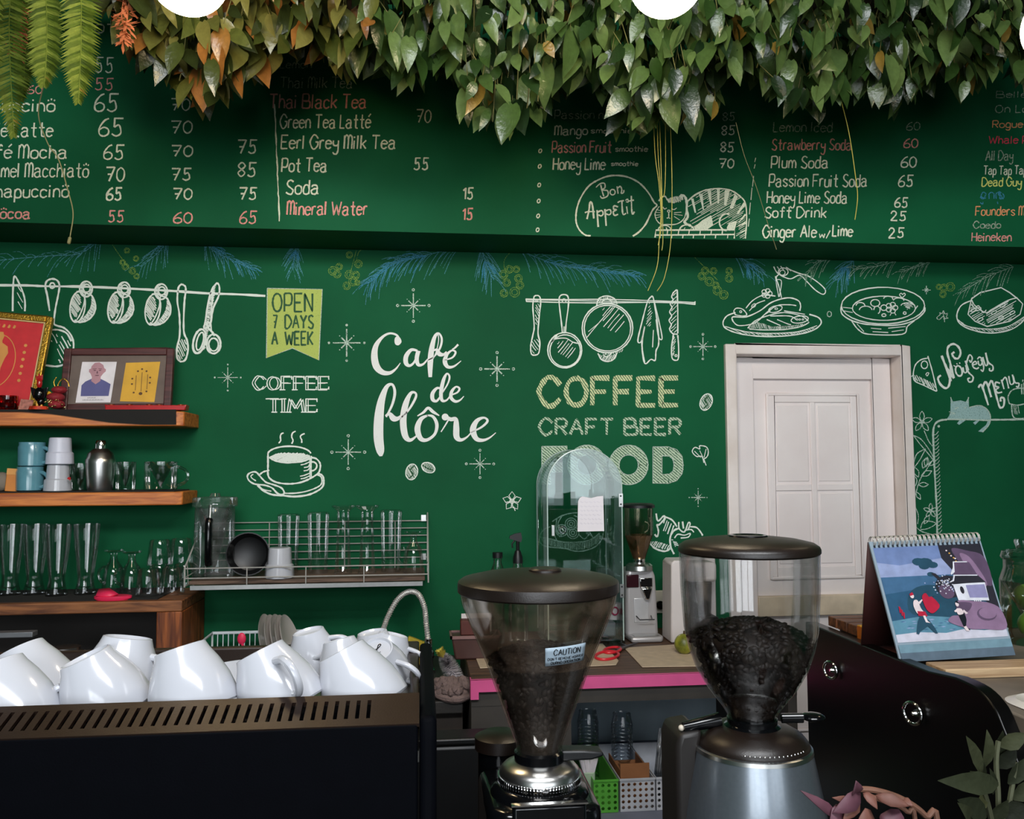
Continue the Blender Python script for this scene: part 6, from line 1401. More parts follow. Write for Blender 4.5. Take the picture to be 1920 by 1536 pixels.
# plastic tub with brown contents on a small ledge
p = at(872, 1215, 2.98); r = root('plastic_tub', 'pinkish clear tub of brown packets at the left end of the counter', 'tub', loc=(xat(884, 2.98, 1215)+.012, 2.98, zc2)); q = r.location
X = Matrix.Translation(q)
f = MB(); m_tub = mat('pinkish_translucent_plastic', '4c332e', .3, var=.1)
f.prism([(-.07, 0), (.07, 0), (.082, .075), (-.082, .075)], -.05, .05, 'y', X=X); part('tub_body', f, m_tub, r, bevel=.006)
f2 = MB(); f2.box(-.087, .087, -.055, -.048, .07, .08, X=X); f2.box(-.087, .087, .048, .055, .07, .08, X=X); f2.box(-.087, -.08, -.055, .055, .07, .08, X=X); f2.box(.08, .087, -.055, .055, .07, .08, X=X); part('rim', f2, mat('pink_rim', '8a6a66', .35), r)
single('paper_packet', MB().box(q.x-.05, q.x+.05, q.y-.02, q.y+.03, q.z+.0755, q.z+.125), mat('dark_red_brown_card', '5a2a22', .6), 'dark red brown packet standing in the pinkish tub', 'packet', bevel=.003)
single('paper_strip', MB().box(q.x-.045, q.x+.06, q.y+.032, q.y+.036, q.z+.0755, q.z+.14), mat('white_abs', 'ddd6d4', .35), 'white paper strip behind the red brown packet', 'paper')
# under the counter: clear cup stacks, baskets, brush, straws
def basket(x0, x1, yf, yb, h, col, label, rows, cols):
    r = root('basket', label, 'basket', 'perforated baskets under the counter', loc=((x0+x1)/2, (yf+yb)/2, ZL+.0005)); m = mat('basket_'+col, col, .45)
    zb, zt = ZL+.001, ZL+h
    f = MB(); u = (x1-x0)/cols; v = (h-.012)/rows; R = min(u, v)*.3
    for i in range(cols):
        for j in range(rows):
            cx_, cz_ = x0+u*(i+.5), zb+.004+v*(j+.5); k0 = len(f.v); N = 12
            co = [(cx_-u/2, cz_-v/2), (cx_+u/2, cz_-v/2), (cx_+u/2, cz_+v/2), (cx_-u/2, cz_+v/2)]
            ring = [(cx_+R*math.cos(2*PI*t/N-PI*.75), cz_+R*math.sin(2*PI*t/N-PI*.75)) for t in range(N)]
            edge = []
            for t in range(N):
                s_ = t//3; q_ = (t % 3)/3; a, b = co[s_], co[(s_+1) % 4]; edge.append((a[0]+(b[0]-a[0])*q_, a[1]+(b[1]-a[1])*q_))
            f.add([(a, yf, b) for a, b in edge]+[(a, yf, b) for a, b in ring], [(t, (t+1) % N, N+(t+1) % N, N+t) for t in range(N)])
    f.add([(x0, yf, zb), (x1, yf, zb), (x1, yf, zb+.004), (x0, yf, zb+.004)], [(0, 1, 2, 3)]); f.add([(x0, yf, zt-.008), (x1, yf, zt-.008), (x1, yf, zt), (x0, yf, zt)], [(0, 1, 2, 3)])
    part('front', f, m, r, solid=.002, fix=False)
    f = MB(); f.box(x0, x0+.002, yf+.001, yb, zb, zt); f.box(x1-.002, x1, yf+.001, yb, zb, zt); f.box(x0+.002, x1-.002, yb-.002, yb, zb, zt); f.box(x0+.002, x1-.002, yf+.001, yb-.002, zb, zb+.002); part('sides', f, m, r)
    f = MB(); f.box(x0-.002, x1+.002, yf-.003, yf-.0012, zt-.003, zt+.003); part('rim', f, m, r)
    return r
yb_ = YC+.02
def bx(px): return xat(px, yb_, 1490)
hb = zat(1461, yb_, 1190)-ZL
basket(bx(1113), bx(1159), yb_, yb_+.34, hb, '58a83c', 'green perforated basket under the pink-edged counter', 5, 4)
basket(bx(1163), bx(1228), yb_, yb_+.34, hb, 'b9bcc2', 'white perforated basket holding a brown carton', 5, 6)
basket(bx(1231), bx(1290), yb_, yb_+.34, hb, 'c3c5cb', 'white perforated basket beside the silver grinder body', 5, 6)
p0, p1 = bx(1168), bx(1223)
f = MB(); f.box(p0, p1, yb_+.03, yb_+.034, ZL+.003, zat(1432, yb_+.03, 1190)); f.box(p0, p1, yb_+.2, yb_+.204, ZL+.003, zat(1425, yb_+.2, 1190)); f.box(p0, p0+.003, yb_+.034, yb_+.2, ZL+.003, zat(1430, yb_+.1, 1190)); f.box(p1-.003, p1, yb_+.034, yb_+.2, ZL+.003, zat(1430, yb_+.1, 1190))
single('carton', f, mat('brown_cardboard', '8a5a36', .8), 'open brown cardboard carton inside the white basket', 'carton')
m_pet = glass('clear_plastic_cup', (.86, .90, .93), .6)
def stack(px, py0, py1, Y, label):
    p = at(px, py1, Y); r = root('cup_stack', label, 'cups', 'stacks of clear plastic cups', loc=(p.x, Y, ZL+.003)); zt = zat(py0, Y, px)-ZL-.003
    pr = [(0, zt), (.030, zt), (.036, zt-.03)]; z = zt-.03; n = int(z/.012)
    for i in range(n): pr += [(.0372, z-.003), (.0372, z-.006), (.0355, z-.009)]; z -= .012
    pr += [(.036, 0)]
    revolve('nested_cups', pr, m_pet, r, cap=False, seg=28); revolve('top_ring', [(.03, zt), (.031, zt+.004), (.028, zt+.004)], m_pet, r, cap=False); return r
stack(1103, 1335, 1440, 2.93, 'left stack of upturned clear plastic cups under the counter')
stack(1167, 1340, 1440, 2.90, 'right stack of upturned clear plastic cups under the counter')
p = at(1104, 1430, 2.72); r = root('pastry_brush', 'white bristled brush beside the green basket', 'brush', loc=(p.x, 2.72, ZL+.0005)); f = MB(); rg = random.Random(6)
part('handle', MB().box(-.018, .018, -.01, .01, 0, zat(1447, 2.72, 1104)-ZL, X=Matrix.Translation(r.location)), mat('pale_green_plastic', '9fb59a', .5), r, bevel=.004)
zb_ = zat(1447, 2.72, 1104)-ZL
for i in range(220):
    x, y = rg.uniform(-.018, .018), rg.uniform(-.009, .009); f.add([(x-.001, y, zb_-.002), (x+.001, y, zb_-.002), (x*1.7+rg.uniform(-.002, .002), y*1.4, zb_+.042)], [(0, 1, 2)])
part('bristles', f, mat('white_bristles', 'd8d0d4', .8), r, local=True, fix=False)
r = root('straw_bundle', 'wrapped bundle of clear straws standing in the right basket', 'straws', loc=(bx(1248), yb_+.06, ZL+.004)); f = MB()
for i in range(22):
    x, y = (i % 6)*.007-.02, (i//6)*.008; f.tube([(x, y, 0), (x+.03, y+.01, zat(1372+(i % 4)*4, yb_+.06, 1250)-ZL)], .0034, 7)
part('straws', f, glass('milky_straw', (.6, .63, .66), .5, smudge=.5, dirt=(.7, .72, .75)), r, local=True, fix=False)
# black bin in front of the sink side panel
r = root('waste_bin', 'tall black bin between the coffee machine and the counter', 'bin', loc=(xat(855, 2.5, 1450), 2.49, .0005)); q = r.location
part('bin_body', MB().prism([(q.x-.15, .001), (q.x+.10, .001), (q.x+.115, zat(1384, 2.45, 860)-.02), (q.x-.165, zat(1384, 2.45, 860)-.02)], 2.45, 2.53, 'y'), m_black, r, bevel=.012)
part('bin_rim', MB().box(q.x-.17, q.x+.12, 2.445, 2.535, zat(1384, 2.45, 860)-.02, zat(1384, 2.45, 860)), m_black, r, bevel=.006)
# ---------------------------------------------------------------- right side: black cabinet, calendar, jar
PX = 1.0                                                     # aisle face of the black cabinet
ZK = 1.19
m_bgl = mat('black_lacquer', '050505', .3, spec=.25)
r = root('black_cabinet', 'glossy black cabinet with ring pulls and a rounded end on the right', 'cabinet', loc=(1.2, 1.7, 0))
prof = [(2.16, 0), (2.16, ZK), (1.62, ZK)]
for px, py in ((1790, 1270), (1830, 1290), (1862, 1325), (1882, 1370), (1903, 1420), (1925, 1475)):
    d_ = CAMM.to_3x3() @ Vector(((px-960)/FPX, -(py-768)/FPX, -1.0)); q = EYE+d_*(PX/d_.x); prof.append((q.y, q.z))
prof = [(2.16, 0)]+prof[1:3]+catmull(prof[3:], False, 4)+[(prof[-1][0]-.06, 0)]
part('side_panel', MB().prism(prof, PX, PX+.03, 'x'), m_bgl, r, bevel=.003)
f = MB(); cv = prof[1:-1]
part('end_panel', MB().box(PX+.03, PX+.9, 2.13, 2.16, 0, ZK-.03), m_bgl, r)
for px, py, R in ((1551, 1257, .0195), (1704, 1338, .021)):
    d_ = CAMM.to_3x3() @ Vector(((px-960)/FPX, -(py-768)/FPX, -1.0)); q = EYE+d_*((PX-.02)/d_.x)
    P = [(PX-.012-.012*math.cos(2*PI*i/32)*.5, q.y+R*math.cos(2*PI*i/32), q.z+R*math.sin(2*PI*i/32)) for i in range(32)]
    o_ = part('ring_pull', MB().tube(P, .0038, 10, closed=True), m_chrome, r)
    part('backplate', MB().lathe([(.009, 0), (.007, .006), (.003, .014)], 20, X=Matrix.Translation((PX, q.y+.0, q.z+.0))@Matrix.Rotation(-PI/2, 4, 'Y')), m_chrome, o_)
# work surface behind the panel with sink
m_stone = mat('worn_concrete_top', '6b6257', .55, var=.3, scale=9)
r = root('side_counter', 'worn stone side counter with a recessed white sink', 'counter', loc=(1.6, 1.8, 0))
part('counter_top', MB().box(PX+.032, 2.5, 1.36, 2.125, 1.125, 1.165), m_stone, r, bevel=.004)
part('counter_front', MB().box(PX+.05, 2.5, 1.40, 1.43, 0, 1.125), m_dkwood, r)
part('counter_side', MB().box(2.44, 2.47, 1.43, 2.12, 0, 1.125), m_dkwood, r)
sk = atz(1905, 1330, 1.1655)
def rr_(cx, cy, a, b, rad, n=6):
    P = []
    for sx__, sy__, a0 in ((1, 1, 0), (-1, 1, 90), (-1, -1, 180), (1, -1, 270)):
        for i in range(n+1): t = math.radians(a0+90*i/n); P.append((cx+sx__*(a-rad)+rad*math.cos(t), cy+sy__*(b-rad)+rad*math.sin(t)))
    return P
o1, o2, o3 = rr_(1.36, 1.445, .30, .075, .06), rr_(1.36, 1.445, .285, .06, .05), rr_(1.36, 1.445, .265, .045, .04); n = len(o1)
f = MB(); f.add([(x, y, 1.1665) for x, y in o1]+[(x, y, 1.173) for x, y in o2]+[(x, y, 1.1670) for x, y in o3], [(i, (i+1) % n, n+(i+1) % n, n+i) for i in range(n)]+[(n+i, n+(i+1) % n, 2*n+(i+1) % n, 2*n+i) for i in range(n)]+[list(range(2*n, 3*n))], 0, False)
part('sink', f, mat('white_enamel', 'd3cfc6', .25), r)
# wooden strip and slatted board
single('wooden_strip', MB().box(PX+.055, 2.2, 1.645, 1.715, 1.1655, 1.185), wood('pale_strip_wood', '9b7a58', 'c9ac86', .55, 6, 'X'), 'pale wooden strip on the stone counter below the calendar', 'strip', bevel=.002)
m_board = wood('slatted_brown_wood', '3b2114', '7d4a2b', .5, 6, 'X')
r = root('slatted_board', 'stack of dark brown wooden slats behind the yellow boxes', 'board', loc=(1.2, 2.04, 1.1655))
for i in range(3):
    y = 1.97+i*.05; part('slat', MB().box(PX+.04, PX+.30, y, y+.044, 1.1875, 1.212), m_board, r, bevel=.002)
for x in (PX+.07, PX+.25): part('runner', MB().box(x, x+.03, 1.97, 2.114, 1.1655, 1.1873), m_board, r, bevel=.002)
def boxat(name, x0, x1, y0, y1, z0, h, col, label):
    r = root(name, label, 'box', loc=((x0+x1)/2, (y0+y1)/2, z0)); part('carton', MB().box(x0, x1, y0, y1, z0, z0+h), mat('carton_'+col, col, .5, var=.25, scale=160), r, bevel=.0015)
    part('end_flap', MB().box(x0-.001, x0+.0008, y0+.002, y1-.002, z0+.002, z0+h-.002), mat('orange_end', 'c86a1e', .5), r); return r
boxat('matchbox_carton', PX+.036, PX+.20, 1.90, 1.96, 1.1655, .052, 'd9a11e', 'speckled yellow carton left of the calendar, lower of two')
boxat('matchbox_carton', PX+.055, PX+.20, 1.91, 1.955, 1.218, .018, 'e09a16', 'flat orange yellow carton lying on the speckled carton')

# desk calendar ---------------------------------------------------
kc = 1.74/FPX
q0, q1 = at(1676, 1252, 1.60), at(1935, 1232, 1.60)
cw = 246*kc; chh = 236*kc
p = at(1793, 1250, 1.73)
r = root('desk_calendar', 'spiral-bound desk calendar with a blue seaside picture', 'calendar', loc=(p.x, 1.73, 1.1855))
r.rotation_euler = (0, math.radians(-1.2), math.radians(2))
lean = .30; ca, sa = math.cos(lean), math.sin(lean)
def pg(u, v, d=0.0):
    """u across, v up the front page (0..1), d towards the viewer"""
    x = -cw/2+u*cw - (1-v)*0 + .0; return Vector((x+(-.012)*(v)+.006, v*chh*sa - d*ca, v*chh*ca + d*sa))
def page(mb, pl_, d, mi=0): mb.add([pg(a, b, d) for a, b in pl_], [list(range(len(pl_)))], mi); return mb
U = [(0, 0), (1, 0), (1, 1), (0, 1)]
f = MB(); f.add([pg(a, b, 0) for a, b in U]+[pg(a, b, -.004) for a, b in U], [(0, 1, 2, 3), (7, 6, 5, 4), (0, 4, 5, 1), (1, 5, 6, 2), (2, 6, 7, 3), (3, 7, 4, 0)]); part('front_pages', f, mat('grey_blue_page', '8fa0ad', .35, var=.03), r, local=True)
bt = Vector((0, 2*chh*sa+.0, 0))
f = MB(); Q = [pg(0, 1, -.005), pg(1, 1, -.005), pg(1, 0, 0)+bt, pg(0, 0, 0)+bt]; f.add(Q, [(0, 1, 2, 3)]); part('back_board', f, mat('dark_maroon_card', '3a1614', .6), r, local=True, solid=.003)
f = MB(); f.add([pg(.005, .002, -.003), pg(.995, .002, -.003), pg(.995, 0, 0)+bt, pg(.005, 0, 0)+bt], [(0, 1, 2, 3)]); part('bottom_board', f, mat('dark_maroon_card', '3a1614', .6), r, local=True, solid=.002)
f = MB()
for i in range(24):
    u = .03+.94*i/23
    for du in (0, .012):
        P = [pg(u+du, .965, .001), pg(u+du, .985, .007), pg(u+du, 1.03, .006), pg(u+du, 1.045, -.004), pg(u+du, 1.02, -.013), pg(u+du, .985, -.012)]
        f.tube(catmull([tuple(v) for v in P], False, 3), .0011, 5)
part('wire_binding', f, m_wire, r, local=True, kind=None, fix=False)
f = MB()
for i in range(24):
    u = .027+.94*i/23; page(f, [(u, .945), (u+.018, .945), (u+.018, .968), (u, .968)], .0006)
part('punched_holes', f, mat('dark_hole', '1c232c', .8), r, local=True)
# printed picture: flat ink shapes
cm = [mat('ink_'+c_, c_, .32, var=.12, scale=50, coat=.25) for c_ in ('6f83b0', '93a0c6', '41678a', '2c5573', '264a5e', '5b8aa0', '8a6f8c', '5c4a62', '2b2a33', 'd9dbe4', '8f8cb4', 'b3203c', 'e6d6d8', 'c8c8d6', 'd3a04a', '141a22', '70909f', '5a6b7a')]
SKY, HAZE, SEA, SEA2, DEEP, SURF, ROCK, RKD, DARK, WHITE, WIN, REDI, SKIN, SAND, GOLDI, INK, BAND, BAND2 = range(18)
f = MB(); L = [0.0004]
def ink(pl_, mi, sm=False):
    P = catmull(pl_, True, 4) if sm else pl_
    page(f, P, L[0], mi); L[0] += .00002
x0, x1, y0, y1 = .02, .985, .155, .945
def gx_(a): return x0+(x1-x0)*a
def G(P): return [(gx_(a), y0+(y1-y0)*b) for a, b in P]
ink(G([(0, .68), (1, .68), (1, 1), (0, 1)]), SKY); ink(G([(0, .68), (1, .68), (1, .80), (.6, .86), (.2, .80), (0, .84)]), HAZE); ink(G([(0, .48), (1, .48), (1, .68), (0, .68)]), SEA); ink(G([(0, .2), (1, .2), (1, .52), (.7, .50), (.4, .55), (0, .50)]), SEA2); ink(G([(.2, .28), (.6, .24), (.62, .5), (.4, .58), (.22, .5)]), DEEP, True)
ink(G([(0, .06), (1, .06), (1, .24), (.6, .22), (.3, .26), (0, .22)]), SURF)
for i in range(26):
    a = rnd.uniform(.02, .55); b = rnd.uniform(.1, .22); ink(G([(a, b), (a+.03, b+.004), (a+.05, b-.002), (a+.02, b-.006)]), HAZE if i % 2 else SEA)
ink(G([(0, 0), (1, 0), (1, .09), (.8, .075), (.62, .1), (.45, .07), (.2, .095), (0, .08)]), SAND)
ink(G([(.6, 1), (1, 1), (1, .3), (.92, .34), (.8, .5), (.7, .62), (.66, .74), (.6, .86)]), DARK); ink(G([(.72, .96), (.85, .93), (1, .85), (1, .55), (.9, .58), (.8, .7), (.74, .84)]), RKD, True); ink(G([(.78, .9), (.86, .86), (.93, .68), (.95, .55), (.88, .52), (.82, .6), (.80, .76)]), ROCK, True)
for a, b, s_ in ((.38, .83, .06), (.44, .82, .07), (.5, .79, .05), (.42, .78, .05), (.46, .69, .035)): ink(G(oval(a, b, s_, s_*.7, 12)), DEEP)
ink(G([(.5, .7), (.56, .62), (.62, .55), (.6, .54), (.52, .62), (.46, .7)]), DARK)
ink(G(oval(.6, .55, .13, .12, 16)), DARK); ink(G(oval(.56, .50, .07, .08, 12)), RKD)
for i in range(60):
    a, b = rnd.gauss(.57, .07), rnd.gauss(.58, .055); ink(G(oval(a, b, .007, .007, 6)), WHITE if i % 3 else HAZE)
for i in range(16): ink(G(oval(.66+i*.014+rnd.uniform(-.01, .01), .93-i*.02+rnd.uniform(-.02, .02), .009, .009, 6)), GOLDI if i % 2 else SKIN)
# pavilion
ink(G([(.64, .40), (.92, .38), (.93, .58), (.63, .57)]), WHITE); ink(G([(.75, .42), (.92, .41), (.92, .555), (.745, .555)]), WIN); ink(G(oval(.70, .505, .018, .04, 14)), DARK); ink(G([(.62, .575), (.94, .575), (.88, .66), (.68, .665)]), DARK); ink(G([(.66, .665), (.88, .665), (.84, .80), (.7, .805)]), RKD)
for P in ([(.61, .59), (.65, .605), (.675, .67), (.66, .672), (.645, .62), (.61, .60)], [(.64, .67), (.68, .70), (.70, .81), (.69, .815), (.675, .75), (.64, .69)], [(.66, .672), (.88, .66), (.88, .65), (.67, .66)], [(.69, .815), (.82, .81), (.82, .80), (.69, .805)]): ink(G(P), WHITE)
for i in range(4): ink(G([(.78+i*.018, .37), (.79+i*.018, .37), (.79+i*.018, .4), (.78+i*.018, .4)]), WHITE)
# rocks
ink(G([(.5, .18), (.54, .24), (.62, .25), (.6, .36), (.66, .4), (.78, .38), (.9, .36), (1, .28), (1, .08), (.8, .085), (.66, .1)]), ROCK, True); ink(G(oval(.86, .24, .09, .07, 16)), RKD); ink(G(oval(.87, .25, .08, .06, 16)), ROCK); ink(G([(.6, .34), (.64, .38), (.75, .36), (.7, .28), (.62, .28)]), RKD, True)
# two small generic figures
ink(G([(.265, .28), (.33, .20), (.36, .12), (.37, .07), (.35, .07), (.3, .15), (.22, .1), (.2, .07), (.18, .08), (.22, .2)]), DEEP); ink(G([(.32, .46), (.37, .49), (.44, .40), (.45, .34), (.38, .28), (.34, .3), (.32, .36)]), REDI, True); ink(G([(.36, .5), (.41, .52), (.44, .46), (.38, .45)]), DEEP)
ink(G([(.235, .42), (.27, .42), (.28, .34), (.30, .28), (.24, .28), (.22, .36)]), SKIN, True); ink(G(oval(.23, .47, .018, .026, 12)), SKIN); ink(G([(.21, .49), (.24, .51), (.25, .48), (.215, .47)]), REDI); ink(G([(.24, .31), (.31, .30), (.32, .25), (.24, .26)]), REDI); ink(G([(.27, .4), (.31, .43), (.315, .42), (.28, .38)]), SKIN); ink(G([(.28, .26), (.30, .26), (.31, .2), (.33, .18), (.29, .19)]), SKIN)
ink(G([(.60, .28), (.65, .28), (.66, .2), (.64, .12), (.67, .09), (.63, .09), (.61, .16)]), INK, True); ink(G([(.595, .31), (.64, .31), (.65, .26), (.6, .25)]), SKIN, True); ink(G(oval(.615, .36, .016, .026, 12)), SKIN); ink(G([(.6, .38), (.62, .40), (.64, .36), (.62, .37)]), INK); ink(G([(.57, .29), (.6, .31), (.61, .29), (.58, .275)]), SKIN); ink(G([(.66, .3), (.69, .26), (.67, .25), (.65, .28)]), SKIN); ink(G([(.615, .12), (.64, .13), (.66, .075), (.63, .08)]), SKIN)
for i in range(3): ink(G([(.08+i*.012, .3-i*.03), (.09+i*.012, .3-i*.03), (.10+i*.012, .36-i*.03), (.085+i*.012, .37-i*.03)]), REDI)
ink([(.012, .0), (.99, .0), (.99, .135), (.012, .135)], BAND); ink([(.012, .0), (.99, .0), (.99, .07), (.012, .07)], BAND2)
part('printed_picture', f, cm, r, local=True, fix=False)
# emblem: circle with mountains, and two small lines of print
f = MB(); L[0] = .0012
ring = [(.795+.03*math.cos(2*PI*i/24)*.86, .085+.036*math.sin(2*PI*i/24)) for i in range(25)]
f.tube([tuple(pg(a, b, .0012)) for a, b in ring], .0006, 5); f.tube([tuple(pg(a, b, .0012)) for a, b in ((.775, .075), (.787, .095), (.793, .085), (.803, .105), (.815, .07))], .0006, 5)
for i in range(6): f.tube([tuple(pg(.78+i*.006, .06, .0012)), tuple(pg(.781+i*.006, .045-.004*(i % 2), .0012))], .0004, 4)
for y_, n_, h_ in ((.083, 13, .014), (.063, 9, .011)):
    for i in range(n_): a = .835+i*.0085; page(f, [(a, y_), (a+.006, y_), (a+.0055, y_+h_*(.8+.2*(i % 2))), (a+.001, y_+h_)], .0012)
for i in range(5): a = .045+i*.009; page(f, [(a, .055), (a+.006, .055), (a+.006, .067), (a, .068)], .0012)
part('white_emblem', f, mat('white_ink', 'dfe6ea', .5), r, local=True, fix=False)
# glass jar of fruit at the right edge
p = at(1912, 1150, 1.95); r = root('glass_jar', 'wide glass jar with a clear lid at the right edge, fruit inside', 'jar', loc=(p.x+.035, 1.95, 1.1655)); zt_ = zat(1050, 1.95, 1912)-1.1655
revolve('jar_body', glass_prof([(.065, 0), (.07, .01), (.07, zt_-.05), (.06, zt_-.02), (.06, zt_)]), m_glassd, r, cap=False); revolve('lid', [(0, zt_+.002), (.064, zt_+.002), (.066, zt_+.006), (.062, zt_+.02), (.03, zt_+.026), (.035, zt_+.042), (.034, zt_+.048), (0, zt_+.05)], m_glassd, r, cap=False)
q = r.location
for i, (dx, dy, z_, rr2, col, l) in enumerate(((-.02, -.022, .034, .032, '6f9a34', 'green fruit at the bottom left of the glass jar'), (.03, .018, .034, .031, 'c97f2c', 'orange fruit behind the green one in the glass jar'), (-.012, .004, .096, .031, '7ea63a', 'green fruit on top in the glass jar'))):
    rt = root('jar_fruit', l, 'fruit', 'fruit inside the glass jar', loc=(q.x+dx, q.y+dy, q.z+.013)); part('fruit_body', MB().ball((0, 0, z_), rr2), mat('fruit_'+col, col, .4, var=.3), rt, local=True); part('stem', MB().lathe([(.004, 0), (.003, .008), (0, .009)], 8, c=(0, 0, z_+rr2*.98)), mat('brown_stem', '4a3520', .8), rt, local=True)
# ---------------------------------------------------------------- plants and lamps
def leafmat(name, dark, mid, light, warm, wf, rough=.3, spec=.55):
    """leaf colours that differ from leaf to leaf, as in the plant"""
    m = bpy.data.materials.new(name); m.use_nodes = True; nt = m.node_tree; b = nt.nodes['Principled BSDF']
    g = nt.nodes.new('ShaderNodeNewGeometry'); r = nt.nodes.new('ShaderNodeValToRGB'); e = r.color_ramp.elements
    e[0].position = 0; e[0].color = (*lin(dark), 1); e[1].position = 1; e[1].color = (*lin(warm), 1)
    for p_, c_ in ((.3, mid), (1-wf-.15, light), (1-wf, light), (1-wf+.01, warm)):
        x = e.new(p_); x.color = (*lin(c_), 1)
    nt.links.new(g.outputs['Random Per Island'], r.inputs['Fac'])
    tc = nt.nodes.new('ShaderNodeTexCoord'); n = nt.nodes.new('ShaderNodeTexNoise'); n.inputs['Scale'].default_value = 70
    nt.links.new(tc.outputs['Object'], n.inputs['Vector'])
    mx = nt.nodes.new('ShaderNodeMix'); mx.data_type = 'RGBA'; mx.blend_type = 'MULTIPLY'; mx.inputs[0].default_value = .45
    cr = nt.nodes.new('ShaderNodeValToRGB'); cr.color_ramp.elements[0].position = .3; cr.color_ramp.elements[1].position = .7; cr.color_ramp.elements[0].color = (.45, .45, .4, 1)
    nt.links.new(n.outputs['Fac'], cr.inputs['Fac']); nt.links.new(r.outputs['Color'], mx.inputs[6]); nt.links.new(cr.outputs['Color'], mx.inputs[7])
    nt.links.new(mx.outputs[2], b.inputs['Base Color']); b.inputs['Roughness'].default_value = rough; b.inputs['Specular IOR Level'].default_value = spec
    n3 = nt.nodes.new('ShaderNodeTexNoise'); n3.inputs['Scale'].default_value = 95; n3.inputs['Detail'].default_value = 2; nt.links.new(tc.outputs['Object'], n3.inputs['Vector'])
    bp = nt.nodes.new('ShaderNodeBump'); bp.inputs['Strength'].default_value = .22; bp.inputs['Distance'].default_value = .006; nt.links.new(n3.outputs['Fac'], bp.inputs['Height']); nt.links.new(bp.outputs['Normal'], b.inputs['Normal'])
    t = nt.nodes.new('ShaderNodeBsdfTranslucent'); nt.links.new(mx.outputs[2], t.inputs['Color'])
    ms = nt.nodes.new('ShaderNodeMixShader'); ms.inputs[0].default_value = .22
    out = nt.nodes['Material Output']; nt.links.new(b.outputs[0], ms.inputs[1]); nt.links.new(t.outputs[0], ms.inputs[2]); nt.links.new(ms.outputs[0], out.inputs['Surface'])
    return m
m_ivy = leafmat('heart_leaves', '162a14', '2f4a1e', '5d7440', '80692c', .05)
m_ivyw = leafmat('autumn_heart_leaves', '252f14', '455020', '74713a', '8f5f2c', .18)
m_vine = mat('vine_stems', '5b5a2c', .7); m_root = mat('aerial_root', 'a8a042', .6)
def leaf(f, p, d, nrm, L, w, rg):
    """heart-shaped leaf folded along its midrib; d = stalk to tip"""
    d = d.normalized(); nrm = (nrm-d*nrm.dot(d)).normalized(); s = d.cross(nrm)
    rows = [(-.06, .30), (.06, .68), (.22, .95), (.40, 1.0), (.60, .84), (.79, .52), (.93, .2)]
    fold = rg.uniform(.1, .3); bend = rg.uniform(.05, .4)
    def P(t, x): return p+d*(L*t)+s*(w*x)+nrm*(fold*w*abs(x)-bend*L*t*t)
    V = [P(0, 0)]; F_ = []
    M_ = [P(.0, 0)]
    vs = [p]; 
    for t, x in rows: vs += [P(t, -x), P(max(t, 0), 0), P(t, x)]
    vs.append(P(1.03, 0)); n = len(rows)
    for j in range(n-1):
        a, b = 1+3*j, 1+3*(j+1); F_ += [(a, a+1, b+1, b), (a+1, a+2, b+2, b+1)]
    a = 1+3*(n-1); F_ += [(a, a+1, len(vs)-1), (a+1, a+2, len(vs)-1)]
    f.add(vs[1:], [tuple(i-1 for i in q) for q in F_], 0, True)
ENV = [(205, 40), (225, 90), (260, 150), (300, 150), (330, 200), (370, 243), (400, 238), (440, 190), (500, 165), (560, 120), (600, 140), (650, 165), (700, 145), (740, 195), (780, 188), (820, 150), (860, 195), (880, 270), (930, 285), (960, 285), (1000, 260), (1040, 190), (1080, 200), (1110, 190), (1150, 240), (1170, 300), (1200, 275), (1240, 265), (1270, 245), (1285, 285), (1330, 235), (1345, 245), (1360, 180), (1400, 160), (1430, 195), (1480, 220), (1520, 248), (1550, 240), (1600, 190), (1640, 222), (1680, 242), (1720, 210), (1760, 165), (1800, 212), (1830, 190), (1870, 160), (1930, 185), (2040, 160)]
def envy(px):
    for (a, b), (c_, d_) in zip(ENV, ENV[1:]):
        if a <= px <= c_: return b+(d_-b)*(px-a)/(c_-a)
    return ENV[0][1] if px < ENV[0][0] else ENV[-1][1]
ZT = 3.06
rg = random.Random(11)
tr = root('planter_trough', 'long dark planter trough under the ceiling carrying the trailing vines', 'planter', loc=(.6, 2.5, ZT))
f = MB(); f.box(-1.35, 2.25, 2.36, 2.64, ZT, ZT+.015); f.box(-1.35, 2.25, 2.36, 2.375, ZT+.015, ZT+.16); f.box(-1.35, 2.25, 2.625, 2.64, ZT+.015, ZT+.16); f.box(-1.35, -1.335, 2.375, 2.625, ZT+.015, ZT+.16); f.box(2.235, 2.25, 2.375, 2.625, ZT+.015, ZT+.16)
part('trough', f, m_dkwood, tr); part('soil', MB().box(-1.335, 2.235, 2.375, 2.625, ZT+.08, ZT+.12), mat('dark_soil', '231a12', .95, bump=.5), tr)
for x in (-1.1, .5, 2.0): part('hanger', MB().tube([(x, 2.5, ZT+.12), (x, 2.5, ZC-.001)], .006, 8), m_black, tr)
spans = [(205, 420, m_ivyw, 'trailing vine at the left end, with yellow and brown leaves'), (420, 690, m_ivyw, 'trailing vine above the tea list, brownish at its tips'), (690, 850, m_ivy, 'dense trailing vine above the price column in the middle left'), (850, 1040, m_ivy, 'long trailing vine hanging low left of the smoothie list'), (1040, 1400, m_ivy, 'lowest trailing vine below the right lamp, with hanging aerial roots'), (1400, 1740, m_ivy, 'dense trailing vine above the soda list'), (1740, 2010, m_ivy, 'shaded trailing vine at the right end above the beer list')]
